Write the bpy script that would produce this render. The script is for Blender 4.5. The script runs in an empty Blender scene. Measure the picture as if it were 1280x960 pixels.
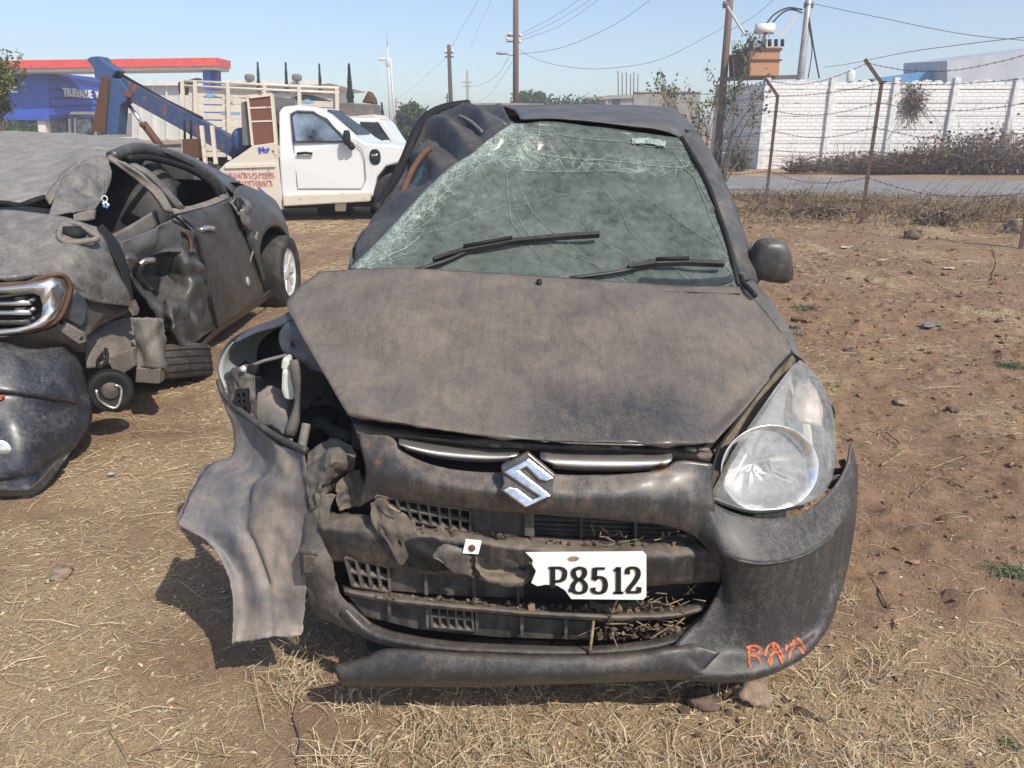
import bpy, bmesh, math, random
import numpy as np
from mathutils import Vector, Matrix, noise as mnoise
random.seed(7)
rng = np.random.default_rng(11)
C = bpy.context.scene.collection
R = math.radians

# ------------------------------------------------------------------ camera
CAM = Vector((0, 0, 1.38)); PITCH = R(18.43); FPX = 960.0
cd = bpy.data.cameras.new('camera'); cam = bpy.data.objects.new('camera', cd); C.objects.link(cam)
cam.location = CAM; cam.rotation_euler = (R(90) - PITCH, 0, 0)
cd.sensor_width = 36; cd.lens = 36 * FPX / 1280; cd.clip_start = 0.05; cd.clip_end = 3000
bpy.context.scene.camera = cam
# ------------------------------------------------------------------ sky and sun
SUN_EL, SUN_AZ = R(46), math.atan2(0.62, -0.78)      # direction towards the sun, from +Y clockwise
w = bpy.data.worlds.new('World'); bpy.context.scene.world = w; w.use_nodes = True
wn = w.node_tree.nodes; wl = w.node_tree.links
bg = wn['Background']; sky = wn.new('ShaderNodeTexSky'); sky.sky_type = 'NISHITA'; sky.sun_disc = False
sky.sun_elevation = SUN_EL; sky.sun_rotation = SUN_AZ; sky.altitude = 300
sky.air_density = .85; sky.dust_density = 1.5; sky.ozone_density = 1.3
wl.new(sky.outputs[0], bg.inputs[0]); bg.inputs[1].default_value = 0.132
sd = bpy.data.lights.new('sun', 'SUN'); sun = bpy.data.objects.new('sun', sd); C.objects.link(sun)
sd.energy = 3.5; sd.angle = R(0.6); sd.color = (1.0, 0.925, 0.81)
sdir = Vector((math.sin(SUN_AZ) * math.cos(SUN_EL), math.cos(SUN_AZ) * math.cos(SUN_EL), math.sin(SUN_EL)))
sun.rotation_euler = sdir.to_track_quat('Z', 'Y').to_euler(); sun.location = sdir * 50
vs = bpy.context.scene.view_settings
vs.view_transform = 'Standard'; vs.look = 'None'; vs.exposure = 0.43; vs.gamma = 1; vs.use_curve_mapping = False
bpy.context.scene.cycles.max_bounces = 8; bpy.context.scene.cycles.transparent_max_bounces = 16
bpy.context.scene.cycles.sample_clamp_indirect = 6

# ------------------------------------------------------------------ helpers
CP, SP = math.cos(PITCH), math.sin(PITCH)
def ray(px, py):
    u, v = (px - 640) / FPX, (480 - py) / FPX
    return Vector((u, CP + v * SP, -SP + v * CP))
def W(px, py, Y): d = ray(px, py); return CAM + d * (Y / d.y)
def WZ(px, py, z): d = ray(px, py); return CAM + d * ((z - CAM.z) / d.z)
def WX(px, py, X): d = ray(px, py); return CAM + d * (X / d.x)

BASE = {}
def thing(name, label, cat, loc=(0, 0, 0), group=None):
    o = bpy.data.objects.new(name, None); C.objects.link(o); o.location = loc
    o.empty_display_size = 0.1
    o['label'] = label; o['category'] = cat
    if group: o['group'] = group
    BASE[o.name] = Vector(loc); return o
def tag(o, label, cat, group=None):
    o['label'] = label; o['category'] = cat
    if group: o['group'] = group
    return o
def struct(o): o['kind'] = 'structure'; return o

def mk(name, verts, faces, mat, parent=None, smooth=True, thick=0, bevel=0, sub=0, label=None, off=0.0):
    b = BASE.get(parent.name, Vector()) if parent else Vector()
    me = bpy.data.meshes.new(name)
    me.from_pydata([tuple(Vector(v) - b) for v in verts], [], faces)
    me.validate(); 
    if smooth: me.shade_smooth()
    o = bpy.data.objects.new(name, me); C.objects.link(o)
    if parent: o.parent = parent; BASE[o.name] = b
    if mat: me.materials.append(mat)
    if bevel:
        m = o.modifiers.new('b', 'BEVEL'); m.width = bevel; m.segments = 2; m.limit_method = 'ANGLE'; m.angle_limit = R(35); m.harden_normals = False
    if sub:
        m = o.modifiers.new('s', 'SUBSURF'); m.levels = m.render_levels = sub
    if thick:
        m = o.modifiers.new('t', 'SOLIDIFY'); m.thickness = thick; m.offset = off
    if label: o['label'] = label
    return o

def fbm(p, s, octv=3):
    return mnoise.fractal(Vector(p) * s, 0.9, 2.0, octv)

def cr(p0, p1, p2, p3, t):
    return 0.5 * ((2 * p1) + (p2 - p0) * t + (2 * p0 - 5 * p1 + 4 * p2 - p3) * t * t + (3 * p1 - p0 - 3 * p2 + p3) * t ** 3)
def spline(pts, n):
    pts = [Vector(p) for p in pts]; out = []
    if len(pts) < 3:
        return [pts[0].lerp(pts[1], i / n) for i in range(n + 1)]
    for i in range(len(pts) - 1):
        a = pts[i - 1] if i > 0 else 2 * pts[0] - pts[1]
        d = pts[i + 2] if i + 2 < len(pts) else 2 * pts[-1] - pts[-2]
        for k in range(n): out.append(cr(a, pts[i], pts[i + 1], d, k / n))
    out.append(pts[-1]); return out
def surf(rows, n=6, m=None):
    m = m or n
    g = [spline(r, n) for r in rows]
    cols = [spline([g[i][j] for i in range(len(g))], m) for j in range(len(g[0]))]
    return [[cols[j][i] for j in range(len(cols))] for i in range(len(cols[0]))]
def tri(x): return 4 * abs(x - math.floor(x + .5)) - 1
FD = [Vector(d).normalized() for d in ((.8, .3, .5), (-.4, .5, .75), (.2, -.7, .9), (.9, -.2, -.6))]
def fold(p, rs):
    """creased-sheet displacement: triangle waves in several directions, warped"""
    wq = .55 * fbm(p, rs * .22, 2)
    return .5 * tri(rs * .22 * p.dot(FD[0]) + wq) + .32 * tri(rs * .38 * p.dot(FD[1]) - wq * 1.3) + .22 * tri(rs * .6 * p.dot(FD[2]) + wq) + .12 * tri(rs * 1.1 * p.dot(FD[3]) + wq)
def patch(name, rows, mat, parent=None, n=6, m=None, thick=0.004, amp=0, fs=8, amp2=0, label=None, flip=False, fn=None, keep=False, off=0.0, ridge=0, rs=9, jag=0):
    """smooth sheet metal through a net of control points, with small dents"""
    g = surf(rows, n, m); h, wd = len(g), len(g[0])
    vs_ = []
    for i in range(h):
        for j in range(wd):
            p = g[i][j]
            if amp or amp2 or fn or ridge:
                a = g[min(i + 1, h - 1)][j] - g[max(i - 1, 0)][j]; b = g[i][min(j + 1, wd - 1)] - g[i][max(j - 1, 0)]
                nn = a.cross(b)
                if nn.length > 1e-9: nn.normalize()
                e = min(i, j, h - 1 - i, wd - 1 - j) / 3.0; e = min(1, .35 + .65 * e)
                d = amp * fbm(p, fs) * e + (amp2 * fbm(p, fs * 4, 2) * e if amp2 else 0)
                if ridge: d += ridge * fold(p, rs) * e
                if fn: d += fn(i / (h - 1), j / (wd - 1))
                p = p + nn * d
            if jag and (i in (0, h - 1) or j in (0, wd - 1)):
                ii = 1 if i == 0 else h - 2 if i == h - 1 else i; jj = 1 if j == 0 else wd - 2 if j == wd - 1 else j
                p = p + (g[ii][jj] - g[i][j]) * (jag * (mnoise.noise(p * 90) + .3))
            vs_.append(p)
    f = [(i * wd + j, i * wd + j + 1, (i + 1) * wd + j + 1, (i + 1) * wd + j) for i in range(h - 1) for j in range(wd - 1)]
    if flip: f = [t[::-1] for t in f]
    o = mk(name, vs_, f, mat, parent, True, thick, label=label, off=off)
    if keep: return o, g
    return o
def pxrows(rows): return [[W(*p) for p in r] for r in rows]
def wob(o, amp, fs):
    for v in o.data.vertices: v.co += Vector((fbm(v.co, fs), fbm(v.co + Vector((7, 0, 0)), fs), fbm(v.co + Vector((0, 9, 0)), fs))) * amp

def prism(name, poly, ext, mat, parent=None, bevel=0, label=None, smooth=False):
    """closed solid: polygon swept by a vector"""
    poly = [Vector(p) for p in poly]; ext = Vector(ext); n = len(poly)
    vs_ = poly + [p + ext for p in poly]
    f = [tuple(range(n))[::-1], tuple(range(n, 2 * n))] + [(i, (i + 1) % n, n + (i + 1) % n, n + i) for i in range(n)]
    o = mk(name, vs_, f, mat, parent, smooth, 0, bevel, label=label)
    bm = bmesh.new(); bm.from_mesh(o.data); bmesh.ops.recalc_face_normals(bm, faces=bm.faces)
    bmesh.ops.triangulate(bm, faces=[x for x in bm.faces if len(x.verts) > 4]); bm.to_mesh(o.data); bm.free()
    return o
def pprism(name, pts, Y, d, mat, parent=None, **k):
    return prism(name, [W(p[0], p[1], p[2] if len(p) > 2 else Y) for p in pts], (0, d, 0), mat, parent, **k)
def boxv(x0, x1, y0, y1, z0, z1):
    v = [(x, y, z) for z in (z0, z1) for y in (y0, y1) for x in (x0, x1)]
    f = [(0, 2, 3, 1), (4, 5, 7, 6), (0, 1, 5, 4), (2, 6, 7, 3), (0, 4, 6, 2), (1, 3, 7, 5)]
    return v, f
def box(name, x0, x1, y0, y1, z0, z1, mat, parent=None, bevel=0, label=None):
    v, f = boxv(x0, x1, y0, y1, z0, z1); return mk(name, v, f, mat, parent, False, 0, bevel, label=label)
def boxes(name, lst, mat, parent=None, bevel=0, label=None):
    V, F = [], []
    for b in lst:
        v, f = boxv(*b); o = len(V); V += v; F += [tuple(i + o for i in t) for t in f]
    return mk(name, V, F, mat, parent, False, 0, bevel, label=label)
def beamv(a, b, w_, h_, up=(0, 0, 1)):
    a, b = Vector(a), Vector(b); d = (b - a).normalized(); up = Vector(up)
    s = d.cross(up); s = s.normalized() if s.length > 1e-4 else Vector((1, 0, 0)); u = s.cross(d)
    v = [p + s * (i * w_ / 2) + u * (j * h_ / 2) for p in (a, b) for i, j in ((-1, -1), (1, -1), (1, 1), (-1, 1))]
    f = [(0, 1, 2, 3), (7, 6, 5, 4), (0, 4, 5, 1), (1, 5, 6, 2), (2, 6, 7, 3), (3, 7, 4, 0)]
    return v, f
def beams(name, lst, mat, parent=None, bevel=0, label=None):
    V, F = [], []
    for b in lst:
        v, f = beamv(*b); o = len(V); V += v; F += [tuple(i + o for i in t) for t in f]
    o = mk(name, V, F, mat, parent, False, 0, bevel, label=label)
    bm = bmesh.new(); bm.from_mesh(o.data); bmesh.ops.recalc_face_normals(bm, faces=bm.faces); bm.to_mesh(o.data); bm.free()
    return o
def tubev(pts, r, seg=8, smooth_n=0, cap=True):
    pts = spline(pts, smooth_n) if smooth_n and len(pts) > 2 else [Vector(p) for p in pts]
    n = len(pts); V, F = [], []; prev = None
    for i, p in enumerate(pts):
        d = (pts[min(i + 1, n - 1)] - pts[max(i - 1, 0)]).normalized()
        s = prev - d * prev.dot(d) if prev is not None else d.cross(Vector((0, 0, 1)) if abs(d.z) < .9 else Vector((1, 0, 0)))
        s.normalize(); prev = s; u = d.cross(s)
        rr = r(i / (n - 1)) if callable(r) else r
        V += [p + (s * math.cos(2 * math.pi * k / seg) + u * math.sin(2 * math.pi * k / seg)) * rr for k in range(seg)]
    F = [(i * seg + k, i * seg + (k + 1) % seg, (i + 1) * seg + (k + 1) % seg, (i + 1) * seg + k) for i in range(n - 1) for k in range(seg)]
    if cap: F += [tuple(range(seg))[::-1], tuple(range((n - 1) * seg, n * seg))]
    return V, F
def tube(name, pts, r, mat, parent=None, seg=8, sn=0, label=None):
    V, F = tubev(pts, r, seg, sn); return mk(name, V, F, mat, parent, True, label=label)
def tubes(name, lst, mat, parent=None, seg=6, sn=0, label=None):
    V, F = [], []
    for pts, r in lst:
        v, f = tubev(pts, r, seg, sn); o = len(V); V += v; F += [tuple(i + o for i in t) for t in f]
    return mk(name, V, F, mat, parent, True, label=label)
def lathe(name, prof, M, mat, parent=None, seg=32, label=None, smooth=True):
    """profile of (radius, offset along local z) turned about local z, placed by matrix M"""
    V = [M @ Vector((r * math.cos(2 * math.pi * k / seg), r * math.sin(2 * math.pi * k / seg), z)) for r, z in prof for k in range(seg)]
    F = [(i * seg + k, i * seg + (k + 1) % seg, (i + 1) * seg + (k + 1) % seg, (i + 1) * seg + k) for i in range(len(prof) - 1) for k in range(seg)]
    return mk(name, V, F, mat, parent, smooth, label=label)
def frame_at(loc, axis, up=(0, 0, 1)):
    z = Vector(axis).normalized(); x = Vector(up).cross(z)
    x = x.normalized() if x.length > 1e-4 else Vector((1, 0, 0)); y = z.cross(x)
    return Matrix(((x.x, y.x, z.x, loc[0]), (x.y, y.y, z.y, loc[1]), (x.z, y.z, z.z, loc[2]), (0, 0, 0, 1)))
def blob(name, c, rad, mat, parent=None, amp=.25, fs=1.5, lv=3, seed=0, label=None):
    bm = bmesh.new(); bmesh.ops.create_icosphere(bm, subdivisions=lv, radius=1)
    V = []
    for v in bm.verts:
        p = v.co.copy(); k = 1 + amp * fbm(p + Vector((seed * 3.1, seed, 0)), fs)
        V.append(Vector(c) + Vector((p.x * rad[0], p.y * rad[1], p.z * rad[2])) * k)
    F = [tuple(x.index for x in f.verts) for f in bm.faces]; bm.free()
    return mk(name, V, F, mat, parent, True, label=label)
def textmesh(name, s, size, M, mat, parent=None, ext=0.001, sx=1.0, shear=0.0, bold=0.0):
    cu = bpy.data.curves.new('t', 'FONT'); cu.body = s; cu.size = size; cu.extrude = ext; cu.offset = bold; cu.shear = shear
    cu.align_x = 'CENTER'; cu.align_y = 'CENTER'; cu.resolution_u = 3
    t = bpy.data.objects.new('t', cu); C.objects.link(t)
    dg = bpy.context.evaluated_depsgraph_get(); me = bpy.data.meshes.new_from_object(t.evaluated_get(dg))
    V = [M @ Vector((v.co.x * sx, v.co.y, v.co.z)) for v in me.vertices]; F = [tuple(p.vertices) for p in me.polygons]
    bpy.data.objects.remove(t); bpy.data.curves.remove(cu); bpy.data.meshes.remove(me)
    return mk(name, V, F, mat, parent, False)

from mathutils.bvhtree import BVHTree
def bvh(g):
    h, wd = len(g), len(g[0]); return BVHTree.FromPolygons([p for r_ in g for p in r_], [(i * wd + j, i * wd + j + 1, (i + 1) * wd + j + 1, (i + 1) * wd + j) for i in range(h - 1) for j in range(wd - 1)])
def decal(name, tree_, strokes, wpx, mat, parent, lift=.0012, n=5, label=None):
    """paint strokes laid on a panel"""
    V, F = [], []
    for st in strokes:
        p = spline([Vector((a, b, 0)) for a, b in st], n); L_ = []
        for i, q in enumerate(p):
            d = (p[min(i + 1, len(p) - 1)] - p[max(i - 1, 0)]).normalized(); ww = wpx * (.8 + .35 * mnoise.noise(q * .3)) / 2
            for s_ in (1, -1):
                dr = ray(q.x - d.y * ww * s_, q.y + d.x * ww * s_).normalized(); hit = tree_.ray_cast(CAM, dr)[0]
                L_.append(hit - dr * lift if hit else None)
        for i in range(len(p) - 1):
            qd = [L_[2 * i], L_[2 * i + 1], L_[2 * i + 3], L_[2 * i + 2]]
            if all(x is not None for x in qd): b = len(V); V += qd; F.append((b, b + 1, b + 2, b + 3))
    return mk(name, V, F, mat, parent, False, label=label)
# ------------------------------------------------------------------ materials
MATS = {}
class N:
    def __init__(s, name):
        s.m = bpy.data.materials.new(name); s.m.use_nodes = True; s.t = s.m.node_tree; s.n = s.t.nodes; s.l = s.t.links
        s.b = s.n['Principled BSDF']; s.out = s.n['Material Output']; s.tc = s.n.new('ShaderNodeTexCoord')
    def co(s, scale=(1, 1, 1), src='Object'):
        mp = s.n.new('ShaderNodeMapping'); mp.inputs['Scale'].default_value = scale if hasattr(scale, '__len__') else (scale,) * 3
        s.l.new(s.tc.outputs[src], mp.inputs[0]); return mp.outputs[0]
    def noise(s, scale, detail=4, rough=.6, co=None, dist=0):
        t = s.n.new('ShaderNodeTexNoise'); t.inputs['Scale'].default_value = scale; t.inputs['Detail'].default_value = detail
        t.inputs['Roughness'].default_value = rough; t.inputs['Distortion'].default_value = dist
        s.l.new(co if co else s.co(), t.inputs['Vector']); return t.outputs[0]
    def ramp(s, x, a, b, lo=0.0, hi=1.0):
        r = s.n.new('ShaderNodeMapRange'); r.inputs[1].default_value = a; r.inputs[2].default_value = b; r.inputs[3].default_value = lo; r.inputs[4].default_value = hi
        s.l.new(x, r.inputs[0]); return r.outputs[0]
    def math(s, op, a, b=None):
        r = s.n.new('ShaderNodeMath'); r.operation = op; r.use_clamp = False
        for i, v in enumerate((a, b)):
            if v is None: continue
            if isinstance(v, (int, float)): r.inputs[i].default_value = v
            else: s.l.new(v, r.inputs[i])
        return r.outputs[0]
    def mix(s, f, a, b):
        r = s.n.new('ShaderNodeMix'); r.data_type = 'RGBA'
        for i, v in ((0, f), (6, a), (7, b)):
            if isinstance(v, (int, float)): r.inputs[i].default_value = v
            elif isinstance(v, tuple): r.inputs[i].default_value = v + (1,) if len(v) == 3 else v
            else: s.l.new(v, r.inputs[i])
        return r.outputs[2]
    def clamp(s, x):
        r = s.n.new('ShaderNodeClamp'); s.l.new(x, r.inputs[0]); return r.outputs[0]
    def set(s, k, v):
        i = s.b.inputs[k]
        if isinstance(v, (int, float)): i.default_value = v
        elif isinstance(v, tuple): i.default_value = v + (1,) if len(v) == 3 else v
        else: s.l.new(v, i)
    def bump(s, h, st=.3, d=.01):
        b = s.n.new('ShaderNodeBump'); b.inputs['Strength'].default_value = st; b.inputs['Distance'].default_value = d
        s.l.new(h, b.inputs['Height']); s.l.new(b.outputs[0], s.b.inputs['Normal']); return b
    def upness(s):
        g = s.n.new('ShaderNodeNewGeometry'); x = s.n.new('ShaderNodeSeparateXYZ'); s.l.new(g.outputs['Normal'], x.inputs[0]); return x.outputs[2]
def plain(name, col, rough=.6, metal=0.0, var=.12, scale=20, bump=0.0, spec=.5, col2=None):
    k = N(name); nz = k.noise(scale)
    c2 = col2 or tuple(max(0, c * (1 - 2.5 * var)) for c in col)
    k.set('Base Color', k.mix(k.ramp(nz, .3, .7), c2, tuple(min(1, c * (1 + var)) for c in col)))
    k.set('Roughness', k.ramp(nz, .3, .7, max(.05, rough - .08), min(1, rough + .1))); k.set('Metallic', metal); k.set('Specular IOR Level', spec)
    if bump: k.bump(k.noise(scale * 4), bump)
    return k.m
def dusty(name, base, dust=(.30, .25, .20), amt=.5, up=.5, rough=.35, scale=6, metal=0.0, rust=0.0, streak=0.0, coat=0.0, fine=1.0, blot=.65, flow=0.0, wipe=None, rd=.72, bmp=.045, mid=.11):
    """paint or plastic under a layer of road dust that gathers on surfaces that face up"""
    k = N(name)
    n1 = k.noise(scale, 6, .65, dist=.6); n2 = k.noise(scale * 7, 5, .7); n3 = k.noise(scale * 40, 3, .6)
    f = k.math('ADD', k.ramp(n1, .25, .75, -.45 * blot, .45 * blot), k.ramp(n2, .25, .75, -mid, mid))
    f = k.math('ADD', f, k.ramp(n3, .3, .7, -.17 * fine, .17 * fine))
    f = k.math('ADD', f, k.math('MULTIPLY', k.math('ABSOLUTE', k.upness()), up))
    f = k.math('ADD', f, amt - .5 + .2)
    if streak:
        st = k.noise(9, 4, .6, k.co((6, 6, .5))); f = k.math('ADD', f, k.ramp(st, .35, .7, -streak, streak))
    if flow:
        st = k.noise(7, 5, .65, k.co((9, 1.6, 1.6)), .4); f = k.math('ADD', f, k.ramp(st, .3, .7, -flow, flow))
        st = k.noise(26, 3, .5, k.co((6, .7, .7)), .3); f = k.math('ADD', f, k.ramp(st, .34, .26, 0, -flow * 1.6))
    if wipe:
        mpw = k.n.new('ShaderNodeMapping'); mpw.inputs['Location'].default_value = tuple(-c / s for c, s in zip(wipe[0], wipe[1])); mpw.inputs['Scale'].default_value = tuple(1 / s for s in wipe[1]); k.l.new(k.tc.outputs['Object'], mpw.inputs[0])
        vl = k.n.new('ShaderNodeVectorMath'); vl.operation = 'LENGTH'; k.l.new(mpw.outputs[0], vl.inputs[0]); f = k.math('ADD', f, k.ramp(vl.outputs['Value'], 1.1, .5, 0, -wipe[2]))
    sc1 = k.noise(13, 6, .8, k.co((2.6, .6, 1.3)), 2.5); f = k.math('ADD', f, k.ramp(sc1, .58, .66, 0, .12)); f = k.math('ADD', f, k.ramp(sc1, .42, .34, 0, -.09))
    f = k.clamp(f)
    d2 = k.mix(k.ramp(n1, .3, .7), tuple(c * .84 for c in dust), tuple(min(1, c * 1.1) for c in dust))
    col = k.mix(f, base, d2)
    if rust:
        rn = k.ramp(k.noise(scale * 1.3, 5, .7, k.co((1.0, 1.3, .9))), .66 - rust * .3, .74 - rust * .3)
        col = k.mix(rn, col, k.mix(n3, (.16, .06, .025), (.33, .13, .05)))
    k.set('Base Color', col); k.set('Roughness', k.ramp(f, 0, .9, rough, rd)); k.set('Metallic', metal)
    if coat: k.set('Coat Weight', coat); k.set('Coat Roughness', .2)
    k.bump(k.math('ADD', n3, k.math('MULTIPLY', n2, .7)), bmp, .004)
    return k.m
M = {}
M['paint'] = dusty('black_paint_dusty', (.016, .017, .02), (.215, .19, .165), .42, .42, .3, 5, coat=.3)
M['hood'] = None
M['paint_clean'] = dusty('black_paint_cleaner', (.034, .035, .038), (.22, .195, .17), .38, .25, .5, 9, coat=.1)
M['folded'] = dusty('folded_dark_panel', (.028, .029, .031), (.19, .168, .145), .42, .2, .6, 9)
M['bumper'] = dusty('black_bumper_plastic', (.03, .031, .033), (.235, .195, .155), .28, .35, .38, 8, streak=.10, blot=.4, mid=.12, fine=1.4)
M['barpaint'] = dusty('bumper_bar_dirty', (.034, .036, .041), (.25, .20, .15), .34, .4, .36, 9, rust=.10, streak=.16, coat=.2, blot=.4, mid=.12, fine=1.4)
M['flap'] = dusty('mud_coated_plastic', (.06, .072, .10), (.34, .285, .225), .80, .1, .5, 3.4, fine=.45, blot=1.25, mid=.08, rd=.7, bmp=.02, streak=.10)
M['flap2'] = dusty('mud_coated_crumple', (.03, .03, .032), (.21, .18, .15), .6, .25, .6, 5, rd=.9, bmp=.12, mid=.22)
M['grille'] = dusty('grille_plastic_dirty', (.03, .031, .033), (.2, .17, .14), .52, .6, .5, 9, streak=.15)
M['shelf'] = dusty('grille_shelf_soil', (.03, .03, .03), (.2, .16, .12), .6, .6, .7, 10, rd=.95, bmp=.3, mid=.3)
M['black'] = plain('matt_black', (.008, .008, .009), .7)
M['rubber'] = dusty('tyre_rubber', (.016, .016, .017), (.17, .145, .12), .3, .3, .75, 9)
M['wiper'] = dusty('wiper_black', (.012, .012, .013), (.2, .18, .16), .12, .3, .5, 12)
M['chrome'] = plain('chrome', (.82, .80, .77), .2, 1.0, .12, 60)
M['chrome_dirty'] = dusty('chrome_dirty', (.75, .75, .76), (.24, .2, .16), .2, .75, .15, 9, metal=.9, rust=.1)
M['alloy'] = dusty('alloy_silver', (.68, .69, .70), (.34, .3, .26), .12, .2, .35, 9, metal=.4)
M['steel_dusty'] = dusty('inner_steel_dusty', (.10, .10, .105), (.26, .225, .19), .6, .35, .6, 6)
M['primer'] = dusty('inner_fender_primer', (.30, .34, .33), (.26, .24, .21), .25, .2, .55, 6)
M['bluesteel'] = dusty('bare_blue_steel', (.05, .062, .085), (.2, .185, .17), .3, .4, .4, 6)
M['rust'] = dusty('rusty_iron', (.10, .045, .025), (.2, .15, .11), .3, .2, .8, 12)
M['white_plastic'] = dusty('white_bottle_plastic', (.62, .64, .58), (.3, .26, .2), .18, .2, .4, 12)
M['plate'] = dusty('number_plate_white', (.82, .82, .8), (.4, .33, .25), .02, 0, .45, 14, fine=.6)
M['ink'] = plain('black_lettering', (.012, .012, .012), .5)
M['orange'] = plain('orange_spray_paint', (.62, .17, .075), .8, var=.3, scale=90)
# ------------------------------------------------------------------ fast noise on arrays
def _h(ix, iy, s): 
    n = (ix.astype(np.int64) * 374761393 + iy.astype(np.int64) * 668265263 + s * 974634777) & 0x7fffffff
    n = ((n ^ (n >> 13)) * 1274126177) & 0x7fffffff
    return ((n ^ (n >> 16)) & 0xffff) / 65535.0
def vnoise(x, y, s=0):
    ix, iy = np.floor(x), np.floor(y); fx, fy = x - ix, y - iy; fx = fx * fx * (3 - 2 * fx); fy = fy * fy * (3 - 2 * fy)
    a, b, c, d = _h(ix, iy, s), _h(ix + 1, iy, s), _h(ix, iy + 1, s), _h(ix + 1, iy + 1, s)
    return (a * (1 - fx) + b * fx) * (1 - fy) + (c * (1 - fx) + d * fx) * fy
def vfbm(x, y, o=4, s=0, g=.5):
    t, a, n = 0, 1.0, 0
    for k in range(o): t = t + a * vnoise(x * 2 ** k + 17 * k, y * 2 ** k - 9 * k, s + k); n += a; a *= g
    return t / n
def bigmesh(name, V, F4, mat, cols=None, smooth=False):
    """large mesh from arrays of corners and quads"""
    V = np.asarray(V, np.float32); F4 = np.asarray(F4, np.int32); me = bpy.data.meshes.new(name); k = F4.shape[1]
    me.vertices.add(len(V)); me.vertices.foreach_set('co', V.ravel())
    me.loops.add(F4.size); me.loops.foreach_set('vertex_index', F4.ravel())
    me.polygons.add(len(F4)); me.polygons.foreach_set('loop_start', np.arange(0, F4.size, k, dtype=np.int32)); me.polygons.foreach_set('loop_total', np.full(len(F4), k, np.int32))
    if smooth: me.polygons.foreach_set('use_smooth', np.ones(len(F4), bool))
    if not smooth: me.polygons.foreach_set('use_smooth', np.zeros(len(F4), bool))
    if cols is not None:
        at = me.attributes.new('tone', 'FLOAT', 'POINT'); at.data.foreach_set('value', np.asarray(cols, np.float32))
    me.update(calc_edges=True); o = bpy.data.objects.new(name, me); C.objects.link(o); me.materials.append(mat); return o
def tonemat(name, ramp, rough=.9, transl=0.0):
    k = N(name); a = k.n.new('ShaderNodeAttribute'); a.attribute_name = 'tone'
    cr_ = k.n.new('ShaderNodeValToRGB'); e = cr_.color_ramp.elements
    e[0].position = 0; e[0].color = ramp[0] + (1,); e[1].position = 1; e[1].color = ramp[-1] + (1,)
    for i in range(1, len(ramp) - 1): x = e.new(i / (len(ramp) - 1)); x.color = ramp[i] + (1,)
    k.l.new(a.outputs['Fac'], cr_.inputs[0]); k.set('Base Color', cr_.outputs[0]); k.set('Roughness', rough); k.set('Specular IOR Level', .25)
    if transl:
        tb = k.n.new('ShaderNodeBsdfTranslucent'); k.l.new(cr_.outputs[0], tb.inputs[0]); mx = k.n.new('ShaderNodeMixShader'); mx.inputs[0].default_value = transl
        k.l.new(k.b.outputs[0], mx.inputs[1]); k.l.new(tb.outputs[0], mx.inputs[2]); k.l.new(mx.outputs[0], k.out.inputs[0])
    return k.m

# ------------------------------------------------------------------ ground
def soilh(x, y):
    far = np.clip((y - 9) / 5, 0, 1)
    h = .035 * (vfbm(x * .8, y * .8, 3, 5) - .5) + (.024 + .03 * np.clip((x - .5), 0, 1)) * (vfbm(x * 4, y * 4, 4, 9) - .5) + .010 * (vfbm(x * 22, y * 22, 3, 21) - .5) * (1 - far)
    clod = np.clip(vfbm(x * 13, y * 13, 2, 33) - .62, 0, 1) * .15 * np.clip((x - .2) * .8, .1, 1)
    verge = np.exp(-((y - (14.6 - .28 * (x - 6))) / .8) ** 2) * np.clip((x - 2.5) / 2, 0, 1) * .16
    return h + clod + verge - .012
def strawden(x, y):
    d = vfbm(x * 1.1 + .3 * y, y * 1.7, 4, 41); d2 = vfbm(x * 4, y * 5, 3, 51)
    base = (d - .45) * 3.4 + (d2 - .5) * 1.6 + .16
    base = base + .55 * np.exp(-((x - .25) / .8) ** 2 - ((y - 1.25) / .28) ** 2)
    base = base + .30 * np.exp(-((x - 1.3) / .5) ** 2 - ((y - 1.6) / .6) ** 2)
    base = base - .55 * np.exp(-((x + .55) / .35) ** 2 - ((y - 1.45) / .28) ** 2)
    base = base + .30 * np.exp(-((x + 1.35) / .35) ** 2 - ((y - 3.1) / 1.3) ** 2)
    base = base - .40 * np.exp(-((x - 2.2) / 1.1) ** 2 - ((y - 3.2) / .9) ** 2)
    base = base - .36 * np.clip((x - .6) / 1.5, 0, 1) * np.clip((y - 2.6) / 1.5, 0, 1) * np.clip(vfbm(x * .9, y * 1.6, 3, 61) * 2.2 - .5, 0, 1.4)
    return np.clip(base, 0, 1.2)
def axis(lo, f0, f1, hi, st, g=1.16):
    a = list(np.arange(f0, f1 + 1e-6, st)); s = st; x = f1
    while x < hi: s *= g; x += s; a.append(x)
    s = st; x = f0; b = []
    while x > lo: s *= g; x -= s; b.append(x)
    return np.array(b[::-1] + a)
gx = axis(-900, -3.2, 4.2, 900, .026); gy = axis(-60, .75, 6.5, 1800, .026)
GX, GY = np.meshgrid(gx, gy); GZ = soilh(GX, GY) * np.clip(1.2 - (np.hypot(GX, GY) - 25) / 25, 0, 1)
nx_, ny_ = len(gx), len(gy); idx = np.arange(nx_ * ny_).reshape(ny_, nx_)
Q = np.stack([idx[:-1, :-1], idx[:-1, 1:], idx[1:, 1:], idx[1:, :-1]], -1).reshape(-1, 4)
k = N('dry_soil'); at_ = k.n.new('ShaderNodeAttribute'); at_.attribute_name = 'tone'
n1 = k.noise(2.2, 6, .65); n2 = k.noise(30, 5, .7); n3 = k.noise(160, 3, .7); n4 = k.noise(420, 2, .6)
soil = k.mix(k.ramp(n1, .3, .7), (.172, .104, .064), (.30, .196, .126))
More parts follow.
